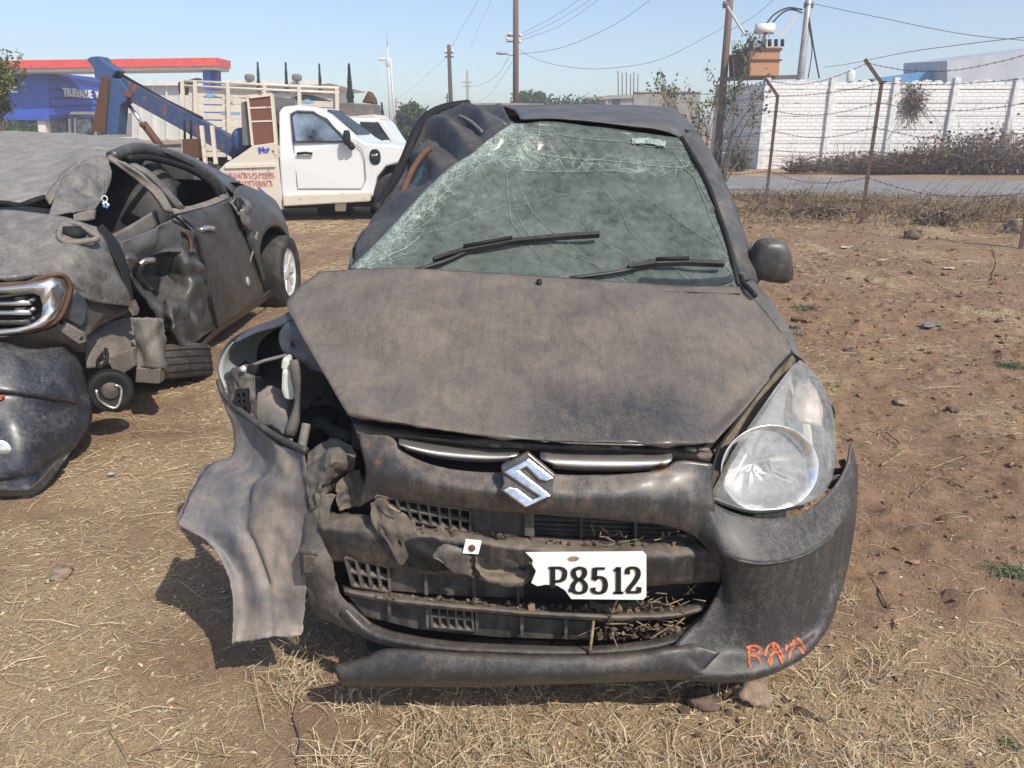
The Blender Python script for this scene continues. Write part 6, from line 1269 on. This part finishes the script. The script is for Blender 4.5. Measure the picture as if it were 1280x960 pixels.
# ================================================================== road, white compound wall, fence on the right
ASP = plain('worn_asphalt', (.23, .225, .22), .9, 0, .12, 1.5, .2)
def rd_sheet(name, near, far, z, mat):
    a, b = [WZ(*p, z) for p in near], [WZ(*p, z) for p in far]
    o = patch(name, [a, b], mat, None, 8, 4, 0); return o
road = rd_sheet('road', [(-200,236),(500,238),(930,243),(1100,250),(1280,259),(1700,275)], [(-200,215),(500,217),(930,220),(1100,223),(1280,226),(1700,232)], .10, ASP); struct(road)
WY = 28.0; GH = .0
M['wallpaint'] = None
k = N('whitewashed_precast'); bt_ = k.n.new('ShaderNodeTexBrick'); bt_.inputs['Scale'].default_value = 1.0; bt_.inputs['Brick Width'].default_value = .30; bt_.inputs['Row Height'].default_value = .12; bt_.inputs['Mortar Size'].default_value = .012; bt_.inputs['Mortar Smooth'].default_value = .3
mp = k.n.new('ShaderNodeMapping'); mp.inputs['Rotation'].default_value = (R(90), 0, 0); k.l.new(k.tc.outputs['Object'], mp.inputs[0])
sx_ = k.n.new('ShaderNodeSeparateXYZ'); cx_ = k.n.new('ShaderNodeCombineXYZ'); k.l.new(k.tc.outputs['Object'], sx_.inputs[0]); k.l.new(k.math('ADD', sx_.outputs[0], sx_.outputs[1]), cx_.inputs[0]); k.l.new(sx_.outputs[2], cx_.inputs[1]); k.l.new(cx_.outputs[0], bt_.inputs['Vector'])
n1 = k.noise(1.2, 5, .7); n2 = k.noise(18, 4, .7)
col = k.mix(k.ramp(n1, .52, .75, 0, .55), (.80, .79, .77), (.52, .49, .44)); col = k.mix(k.ramp(n2, .62, .78, 0, .6), col, (.36, .33, .29))
col = k.mix(k.math('MULTIPLY', bt_.outputs['Fac'], .45), col, (.45, .43, .40)); k.set('Base Color', col); k.set('Roughness', .85)
inv = k.math('SUBTRACT', 1.0, bt_.outputs['Fac']); k.bump(k.math('ADD', inv, k.math('MULTIPLY', n2, .5)), .9, .03); M['wallpaint'] = k.m
M['postpaint'] = plain('whitewashed_post', (.72, .71, .69), .85, 0, .1, 6)
M['wallshade'] = k.m
cw = thing('compound_wall', 'whitewashed precast wall with a scalloped top across the road', 'wall', (12, WY, 0))
xs = [W(p, 150, WY).x for p in (954, 1035, 1113, 1187, 1262, 1338, 1414)]
TOPZ = W(1000, 102, WY).z
def scallop(x0, x1, zb, zt, Y, ax='x', nsc=4):
    """front outline of a coping panel with rounded humps"""
    pts = [(x0, zb)]; 
    for i in range(nsc):
        a0 = x0 + (x1 - x0) * i / nsc; a1 = x0 + (x1 - x0) * (i + 1) / nsc; h = .10 + .05 * math.sin(math.pi * (i + .5) / nsc) + .10 * math.sin(math.pi * (i + .5) / nsc)
        for q in range(6): u = q / 6; pts.append((a0 + (a1 - a0) * u, zt + h * .75 + .09 * math.sin(math.pi * u) ** .6))
    pts.append((x1, zt + .06)); pts.append((x1, zb)); return pts
NP = 6; PH = (TOPZ - .1 - .15) / NP
for i in range(len(xs) - 1):
    x0, x1 = xs[i] + .12, xs[i + 1] - .02
    for j in range(NP):
        z0 = .0 + j * PH; o = box('wall_panel', x0, x1, WY + .01 * (j % 2), WY + .07, z0 if j == 0 else z0 + .012, z0 + PH - .012, M['wallpaint'], cw, .012)
    sc_ = scallop(x0, x1, NP * PH + .01, NP * PH + .04, WY, nsc=5)
    prism('coping_panel', [Vector((a, WY - .01, b)) for a, b in sc_], (0, .08, 0), M['wallpaint'], cw)
for i, x in enumerate(xs):
    box('wall_post', x - .09, x + .11, WY - .10, WY + .14, -.05, TOPZ + .12, M['postpaint'], cw, .015)
# return of the wall towards the gate
RXx = xs[0] - .1; RY = 33.2
for j in range(NP): box('wall_panel', RXx, RXx + .06, WY + .16, RY, .0 + j * PH + .01, j * PH + PH - .01, M['wallpaint'], cw, .012)
prism('coping_panel', [Vector((RXx, WY + .16 + (a - 0), b)) for a, b in scallop(0, RY - WY - .16, NP * PH + .01, NP * PH + .03, 0, nsc=10)], (.06, 0, 0), M['wallpaint'], cw)
gp = thing('gate_pier', 'cream square pier at the left end of the white wall', 'pier', (W(898, 200, 33.5).x, 33.6, 0))
px0, px1 = W(891, 200, 33.4).x, W(906, 200, 33.4).x
box('pier_shaft', px0, px1, 33.4, 33.9, -.05, W(898, 108, 33.4).z, M['postpaint'], gp, .02); box('pier_cap', px0 - .06, px1 + .06, 33.34, 33.96, W(898, 108, 33.4).z, W(898, 105.5, 33.4).z, M['concrete'], gp, .02)
bw_ = thing('boundary_wall', 'low grey wall left of the gate pier behind the leafy tree', 'wall', (6, 36, 0))
box('masonry', W(790, 160, 36).x, px0 - .1, 36, 36.2, 0, W(850, 116, 36).z, M['concrete'], bw_, .02); box('coping', W(790, 160, 36).x, px0 - .1, 35.95, 36.25, W(850, 116, 36).z, W(850, 114, 36).z, M['wall_grey'], bw_, .01)
cr0 = W(1060, 90, WY + .3); fin = thing('wall_finial', 'pale round knob on top of the white wall', 'ornament', (cr0.x, WY + .03, TOPZ - .02)); 
V, F = superq((cr0.x, WY + .03, W(1060, 95, WY).z), .14, .1, .22, .7); mk('knob', V, F, M['postpaint'], fin)
# hanging weed on the wall and stain
wd_ = thing('wall_weed', 'grey dried weed hanging on the white wall', 'plant', W(1142, 110, WY - .1)); tl2 = []
for i in range(110):
    a = W(1142 + rng.normal(0, 4), 116 + rng.uniform(-4, 12), WY - .06); b = W(1142 + rng.normal(0, 11), 128 + rng.normal(6, 14), WY - .05 - abs(rng.normal(0, .06))); tl2.append(([a, a.lerp(b, .5) + Vector(rng.normal(0, .05, 3)) * Vector((1, .2, 1)), b], .008))
tubes('dry_stems', tl2, TWIG, wd_, 4)
leafcloud('dry_leaves', np.array([tuple(W(1141 + rng.normal(0, 8), 126 + rng.normal(0, 12), WY - .08 - abs(rng.normal(0, .05)))) for i in range(260)]), .06, BRUSH, wd_)
# roofs beyond the wall
M['bluesheet'] = plain('blue_roof_sheet', (.10, .30, .58), .4, 0, .08, 1); M['greysheet'] = plain('grey_roof_sheet', (.42, .45, .50), .45, 0, .06, 1)
b1 = thing('blue_roofed_shed', 'shed with a bright blue roof beyond the white wall', 'building', (22, 50, 0))
prism('roof', [W(1085,99,46), W(1178,86,46), W(1184,84,46), W(1180,97,46), W(1176,108,46)], (1.5, 6, .2), M['bluesheet'], b1); prism('wall', [W(1090,103,46.5), W(1176,103,46.5), W(1176,190,46.5), W(1090,190,46.5)], (0, 5, 0), M['wall_grey'], b1)
b2 = thing('grey_roofed_shed', 'large shed with a pale grey sheet roof beyond the white wall', 'building', (30, 48, 0))
rq = [W(1184,76,44), W(1420,46,44), W(1420,120,44), W(1184,108,44)]
prism('roof', rq, (1.0, 7, .4), M['greysheet'], b2); prism('wall', [W(1190,100,44.6), W(1420,100,44.6), W(1420,190,44.6), W(1190,190,44.6)], (0, 6, 0), M['wall_grey'], b2)
# ------------------------------------------------------------------ pole-mounted transformer
PYt = 30.5
pA, tA = pole('transformer_pole', 'rust-streaked pole left of the brown transformer', 919, -80, 31.5, .16, M['polerust'], 'pole')
pB, tB = pole('transformer_pole', 'grey galvanised pole right of the brown transformer', 1020, -80, PYt, .15, M['polegrey'], 'pole')
for x, Y_, o in ((909, 31.5, pA), (1011, PYt, pB)): tube('clamp', [W(x - 5, 6, Y_), W(x + 5, 6, Y_)], .12, M['steel_dusty'], o, 8)
M['tan'] = dusty('tan_transformer_paint', (.44, .21, .105), (.35, .28, .2), .1, .1, .6, 3, rust=.1)
tf = thing('transformer', 'tan box transformer with a white drum on top above the wall corner', 'transformer', W(950, 97, PYt))
def fP(px, py, d=0): return W(px, py, PYt + d)
prism('tank', [fP(938,58), fP(976,58), fP(974,95), fP(937,95)], (-.25, 1.1, 0), M['tan'], tf, .03)
prism('tank_flange', [fP(936,60,-.05), fP(978,60,-.05), fP(978,63,-.05), fP(936,63,-.05)], (-.3, 1.2, 0), M['rust'], tf); prism('tank_flange', [fP(936,74,-.05), fP(978,74,-.05), fP(978,76,-.05), fP(936,76,-.05)], (-.3, 1.2, 0), M['rust'], tf)
for i in range(5): prism('cooling_fin', [fP(927 + i * 2.2, 66, .1), fP(928 + i * 2.2, 66, .1), fP(928 + i * 2.2, 95, .1), fP(927 + i * 2.2, 95, .1)], (-.2, 1, 0), M['rust'], tf)
tube('oil_drum', [fP(945,36,.5), fP(967,36,.5)], .19, M['wall_white'], tf, 16); tube('drum_pipe', [fP(956,40,.5), fP(956,58,.5)], .05, M['tan'], tf, 6)
for x in (962, 970, 978): tube('bushing', [fP(x, 58, .4), fP(x, 49, .4)], .07, M['black'], tf, 8)
tube('feed_cable', [fP(958,30,.5), fP(968,18,.4), fP(985,10,.3), fP(1003,12,.05)], .03, M['wire'], tf, 5, 5); tube('feed_cable', [fP(966,28,.5), fP(978,16,.4), fP(990,12,.3), fP(1003,16,.05)], .03, M['wire'], tf, 5, 5)
beams('mounting_beam', [(W(898,99,31.3), fP(1003,96), .14, .14)], M['steel_dusty'], tf); beams('stay', [(fP(973,48,.2), fP(1001,14,.1), .06, .06)], M['creamy'], tf); beams('stay', [(fP(931,44,.2), fP(909,8,.9), .06, .06)], M['creamy'], tf)
pd = tube('down_cable', [fP(1011,22,-.1), fP(1017,60,-.1), fP(1024,98,-.1)], .03, M['wire'], tf, 5, 4); tube('down_cable', [fP(1009,24,-.1), fP(1015,60,-.1), fP(1010,98,-.1)], .02, M['wire'], tf, 5, 4)
# vines over the transformer
vn = thing('climbing_vine', 'green creeper spilling over the brown transformer', 'plant', fP(935, 96)); 
leafcloud('foliage', np.concatenate([clumps(tuple(fP(946,52,-.1)), (.4, .25, .2), 9, 18, .1), clumps(tuple(fP(929,78,-.1)), (.10, .25, .55), 10, 18, .08)]), .075, LEAFP, vn); tube('stem', [fP(930,98), fP(932,75,-.1), fP(945,48,-.1)], .03, TWIG, vn, 5, 3)
wire('cable from the grey pole across the upper right sky', [(1013,4,30.5),(1100,22,28),(1200,42,26),(1300,52,24),(1400,58,23)], .014)
wire('cable crossing left of the transformer poles', [(905,42,31),(940,22,31),(968,-2,31),(990,-30,31)], .012)
# ------------------------------------------------------------------ leafy scrub tree by the fence
TYl = 17.0; sc0 = Vector((W(893,215,TYl).x, TYl, 0))
sct = thing('scrub_tree', 'sparse twiggy scrub tree with small leaves left of the fence', 'tree', sc0)
tips = []
for k_ in range(20):
    e = W(rng.uniform(822, 945), rng.uniform(48, 165), TYl) + Vector((0, rng.uniform(-.6, .6), 0)); bs = sc0 + Vector((rng.uniform(-.35, .25), rng.uniform(-.2, .2), 0))
    mid = bs.lerp(e, .5) + Vector((rng.normal(0, .14), rng.normal(0, .1), .12)); tube('branch', [bs, mid, e], lambda s: .017 * (1 - .8 * s) + .003, TWIG, sct, 5, 4)
    for q in range(4):
        s = mid.lerp(e, rng.uniform(0, .9)); e2 = s + Vector((rng.normal(0, .28), rng.normal(0, .2), rng.normal(.12, .22))); tube('twig', [s, s.lerp(e2, .5) + Vector((0, 0, .03)), e2], lambda s: .006 * (1 - .6 * s), TWIG, sct, 4, 3); tips.append((s, e2))
lp = []
for s, e in tips:
    if W(870, 110, TYl).z < e.z + .35 or rng.uniform() < .25:
        for q in range(26): f = rng.uniform(.2, 1.1); lp.append(tuple(s.lerp(e, f) + Vector(rng.normal(0, .06, 3))))
leafcloud('crown', np.array(lp), .045, tonemat('leaf_grey_green', [(.10, .115, .06), (.16, .17, .09), (.24, .235, .14)], .7, .35), sct)
beams('dead_limb', [(W(848,148,16), W(828,115,16), .09, .07)], TWIG, sct)
# ------------------------------------------------------------------ fence posts and barbed wire
FENCE = [((957,252),(972,120),(956,97)), ((1077,270),(1102,104),(1081,74)), ((1279,300),(1310,95),(1290,60))]
fposts = []
for i, (b, m_, t) in enumerate(FENCE):
    pb = WZ(b[0], b[1], .1); Yp = pb.y; pm, pt = W(m_[0], m_[1], Yp), W(t[0], t[1], Yp)
    fp = thing('fence_post', ('rusty cranked iron fence post nearest the scrub tree', 'tall rusty cranked iron fence post in the middle of the verge', 'rusty iron fence post cut by the right edge of the picture')[i], 'post', Vector((pb.x, Yp, 0)), 'rusty fence posts')
    V_ = []
    for nm, a, c2 in (('upright', pb - Vector((0, 0, .3)), pm), ('cranked_arm', pm, pt)):
        beams(nm, [(a, c2, .05, .012, (0, 1, 0)), (a + Vector((.022, .02, 0)), c2 + Vector((.022, .02, 0)), .012, .05, (0, 1, 0))], M['postrust'], fp)
    fposts.append((pb, pm, pt))
def fpt(i, f):      # point on post i: f from 0 ground to 1 crank, 1.5 arm tip
    b, m_, t = fposts[i]; return b.lerp(m_, f) if f <= 1 else m_.lerp(t, (f - 1) * 2)
ext0 = [Vector((a.x - 1.0, a.y + 3.2, a.z)) for a in fposts[0]]
for j, f in enumerate((.12, .3, .5, .68, .86, 1.0, 1.42)):
    pts = []; wb_ = []
    e0 = ext0[0].lerp(ext0[1], min(f, 1.0)) if f <= 1 else ext0[1].lerp(ext0[2], (f - 1) * 2)
    seq = [e0] + [fpt(i, f) for i in range(3)]; path = []
    for a, b in zip(seq[:-1], seq[1:]):
        for q in range(8): u = q / 8; path.append(a.lerp(b, u) + Vector((0, 0, -.10 * math.sin(math.pi * u) * (1 + .6 * math.sin(j * 2.3)))))
    path.append(seq[-1])
    o = thing('barbed_wire', ('lowest', 'second lowest', 'third lowest', 'middle', 'third highest', 'second highest', 'topmost')[j] + ' barbed wire strand between the fence posts', 'wire', seq[0], 'barbed wire strands'); tube('strand', path, .0035, M['postrust'], o, 4)
    for a, b in zip(path[:-1], path[1:]):
        for q in range(3):
            c = a.lerp(b, (q + .5) / 3); wb_.append(([c + Vector((-.012, 0, -.016)), c + Vector((.012, .005, .016))], .0025)); wb_.append(([c + Vector((.012, 0, -.014)), c + Vector((-.012, -.005, .014))], .0025))
    bo = tubes('barbs', wb_, M['postrust'], o, 3); bo['kind'] = 'stuff'
o = tube('barbed_wire', [W(1030,84,20), W(1060,80,17), W(1130,66,13.2), W(1200,56,12), W(1300,44,10.5)], .0045, M['postrust'], None, 4, 5); tag(o, 'loose barbed wire crossing the sky from the middle post to the upper right', 'wire')
# ------------------------------------------------------------------ dry verge and brush
DRYG = tonemat('dry_verge_grass', [(.10, .068, .043), (.20, .145, .09), (.33, .25, .16), (.44, .35, .23)])
n = 44000; x = rng.uniform(2.0, 15, n); y = 14.0 - .30 * (x - 6) + rng.normal(0, 1.1, n) - .5; ok = vfbm(x * 1.5, y * 1.5, 3, 77) > rng.uniform(.25, .62, n); x, y = x[ok], y[ok]; n = len(x)
V1, F1, T1 = blades(n, x, y, soilh(x, y), rng.uniform(.06, .34, n), rng.uniform(.005, .010, n), 1.1, rng.beta(1.7, 2.4, n), .7, .25)
dv = bigmesh('dry_grass', V1, F1, DRYG, T1); dv['kind'] = 'stuff'; tag(dv, 'dry brown grass along the fence line before the road', 'grass')
n = 26000; x = rng.uniform(8.8, 22, n); y = rng.uniform(25.0, 27.9, n); ok = vfbm(x * .6, y * .6, 3, 87) + np.clip((x - 12) * .05, -.05, .2) > rng.uniform(.35, .7, n); x, y = x[ok], y[ok]; n = len(x)
V1, F1, T1 = blades(n, x, y, np.full(n, .05), rng.uniform(.3, 1.0, n), rng.uniform(.012, .03, n), 1.1, rng.beta(1.6, 2.6, n), .9, .3)
dv = bigmesh('dead_undergrowth', V1, F1, BRUSH, T1); dv['kind'] = 'stuff'; tag(dv, 'dead brown undergrowth at the foot of the white wall', 'undergrowth')
def bush(lab, px, py, Y, rad, nst, ls, mat, name='dead_bush', cat='bush', nl=500):
    c = W(px, py, Y); t = thing(name, lab, cat, (c.x, Y, 0)); l_ = []
    for i in range(nst):
        a = rng.uniform(0, 6.28); e = Vector((c.x, Y, 0)) + Vector((math.cos(a) * rad[0] * rng.uniform(.2, 1), math.sin(a) * rad[1] * rng.uniform(.2, 1), rad[2] * rng.uniform(.35, 1.0))); b0 = Vector((c.x + (e.x - c.x) * .35, Y + (e.y - Y) * .35, 0)); mid = b0.lerp(e, .5) + Vector(rng.normal(0, rad[0] * .12, 3)); mid.z = max(.05, mid.z)
        l_.append(([b0, mid, e], .008 + .006 * rng.uniform()))
        for q in range(3): e3 = mid.lerp(e, rng.uniform(.2, 1)); l_.append(([e3, e3 + Vector(rng.normal(0, rad[0] * .16, 3))], .005))
    s = tubes('stems', l_, TWIG, t, 4, 2); s['kind'] = 'stuff'
    P = np.stack([c.x + rng.normal(0, rad[0] * .45, nl), Y + rng.normal(0, rad[1] * .45, nl), np.abs(rng.normal(0, rad[2] * .42, nl)) + .05], -1); leafcloud('dry_leaves', P, ls, mat, t)
bush('large dark dead bush against the white wall at the right', 1235, 195, 25.5, (2.6, .9, 1.25), 170, .075, BRUSH, nl=2600)
bush('smaller dead bush left of the large one at the wall foot', 1165, 205, 25.8, (1.2, .7, .8), 80, .07, BRUSH, nl=700)
bush('low brush heap at the wall near the corner', 1075, 207, 26, (1.6, .6, .55), 90, .07, BRUSH, nl=900)
bush('green shrub at the foot of the shaded wall return', 925, 200, 27, (.45, .4, .9), 30, .08, LEAFP, 'wall_shrub', 'shrub', 420)
bush('dark heap of uprooted weeds below the middle fence post', 1172, 292, 11.6, (.42, .25, .22), 70, .03, BRUSH, 'weed_heap', 'weeds', 300)
bush('dark heap of dead weeds left of the middle fence post', 1030, 275, 12.6, (.5, .25, .18), 60, .03, BRUSH, 'weed_heap', 'weeds', 260)
# thin slanting dry stalks along the road edge
l_ = []
for i in range(60):
    a = WZ(rng.uniform(930, 1280), rng.uniform(258, 276), .06); l_.append(([a, a + Vector((rng.uniform(.1, .5), rng.uniform(-.1, .1), rng.uniform(.25, .6)))], .006))
o = tubes('dry_stalks', l_, TWIG, None, 4); o['kind'] = 'stuff'; tag(o, 'thin slanting dry stalks along the near road edge', 'stalks')
# ================================================================== small things on the ground
STN = plain('pale_field_stone', (.30, .22, .16), .9, 0, .2, 30, .4); STD = plain('dark_field_stone', (.16, .11, .085), .9, 0, .2, 30, .4)
def gpt(px, py): 
    p = WZ(px, py, 0); return WZ(px, py, float(soilh(np.array(p.x), np.array(p.y))))
for i, (px, py, r, mt, lab) in enumerate(((942,872,.042,STN,'round brown stone below the orange painted marks'),(78,720,.03,STN,'pale stone alone on the soil at the far left'),(878,880,.035,STD,'dark soil lump left of the round brown stone'),(1140,298,.10,STD,'dark rock on the verge beneath the fence'),(1272,290,.16,STN,'grey boulder at the foot of the right edge fence post'),(1062,440,.03,STN,'small brown stone in the tilled soil beyond the headlamp'),(1190,515,.028,STD,'dark stone in the tilled soil at mid right'),(1125,505,.03,STN,'flat pale stone right of the headlamp'),(1090,355,.05,STN,'pale stone on the field right of the mirror'))):
    g = gpt(px, py); o = blob('stone', g + Vector((0, 0, r * .35)), (r * 1.15, r, r * .75), mt, None, .5, 1.3, 3, i); tag(o, lab, 'stone', 'loose stones')
# weeds
GW = tonemat('weed_green', [(.07, .10, .05), (.12, .16, .08), (.20, .23, .13)], .7, .2)
for px, py, s, lab in ((1008,386,.16,'green weed on the soil beyond the door mirror'),(1262,458,.14,'green weed at the right edge level with the headlamp'),(1262,716,.10,'grey-green weed at the right edge beside the bumper corner'),(1265,930,.06,'small green weed at the bottom right corner')):
    g = gpt(px, py); n = 220; V_, F_, T_ = blades(n, g.x + rng.normal(0, s * .3, n), g.y + rng.normal(0, s * .25, n), np.full(n, g.z), rng.uniform(.3, 1, n) * s * .4, rng.uniform(.002, .006, n) * s / .12, 1.0, rng.uniform(0, 1, n), .6, .1)
    o = bigmesh('weed', V_, F_, GW, T_); tag(o, lab, 'weed', 'green weeds')
# scraps
M['scrap'] = plain('white_plastic_scrap', (.55, .50, .43), .7, 0, .2, 30); M['bag'] = plain('grey_blue_plastic', (.25, .25, .26), .6, 0, .2, 30)
def scrap(px, py, s, mat, lab, cat, name, flat=.35):
    g = gpt(px, py); rr = random.Random(int(px)); rows = [[g + Vector((s * (j - 1.5) * .5 + rr.uniform(-.2, .2) * s, s * (i - 1) * .5 + rr.uniform(-.2, .2) * s, .01 + rr.uniform(0, flat) * s)) for j in range(4)] for i in range(3)]
    o = patch(name, rows, mat, None, 4, thick=.002); tag(o, lab, cat)
scrap(1030,316,.07,M['scrap'],'left white scrap on the field below the verge','litter','plastic_scrap'); scrap(1057,311,.08,M['scrap'],'right white scrap on the field below the verge','litter','plastic_scrap'); scrap(1102,327,.06,M['scrap'],'small pale scrap right of the two white scraps','litter','plastic_scrap')
scrap(1163,410,.09,M['bag'],'grey-blue crumpled plastic bag on the straw at the right','bag','plastic_bag'); scrap(140,596,.022,M['scrap'],'tiny white scrap on the straw between the two cars','litter','plastic_scrap'); scrap(992,418,.06,M['bumper'],'broken black plastic shard beside the bonnet edge','shard','plastic_shard',.9)
scrap(1185,337,.07,M['scrap'],'pale flat scrap on the field at far right','litter','plastic_scrap', .2)
# sticks
for pts, r, m_, lab in (([(372,960),(376,930),(368,900),(374,880)],.003,TWIG,'dark upright twig in the straw at the bottom'),([(139,918),(150,935),(162,958)],.0035,M['dry'],'bent pale stick at the bottom left'),([(165,952),(200,940),(240,944),(290,950)],.003,M['dry'],'curved pale stalk lying at the bottom left'),([(1110,545),(1130,565),(1100,585),(1135,562)],.004,M['dry'],'forked pale stalk right of the headlamp'),([(1160,590),(1200,575),(1240,566)],.0035,M['dry'],'straight pale stalk lying at right beside the lamp'),([(1085,720),(1100,745),(1120,790)],.003,TWIG,'dark bent twig right of the bumper corner'),([(1140,620),(1170,600),(1205,612)],.003,M['dry'],'arched pale stalk right of the bumper top'),([(1235,300),(1245,325),(1240,350)],.006,M['dry'],'pale stalk standing on the field at far right')):
    o = tube('stick', [gpt(*p) + Vector((0, 0, .012)) for p in pts], r, m_, None, 6, 5); tag(o, lab, 'stick', 'dry sticks')
# ================================================================== haze
k = N('haze_air'); k.n.remove(k.b); pv = k.n.new('ShaderNodeVolumePrincipled'); pv.inputs['Color'].default_value = (.86, .91, 1.0, 1); pv.inputs['Density'].default_value = .0035; pv.inputs['Anisotropy'].default_value = .3
k.l.new(pv.outputs[0], k.out.inputs['Volume'])
v, f = boxv(-75, 75, -6, 125, -1.1, 14); hz = mk('haze', v, f, k.m, None, False); hz['kind'] = 'stuff'; tag(hz, 'pale dusty haze over the whole yard', 'haze')
bpy.context.scene.cycles.volume_bounces = 1
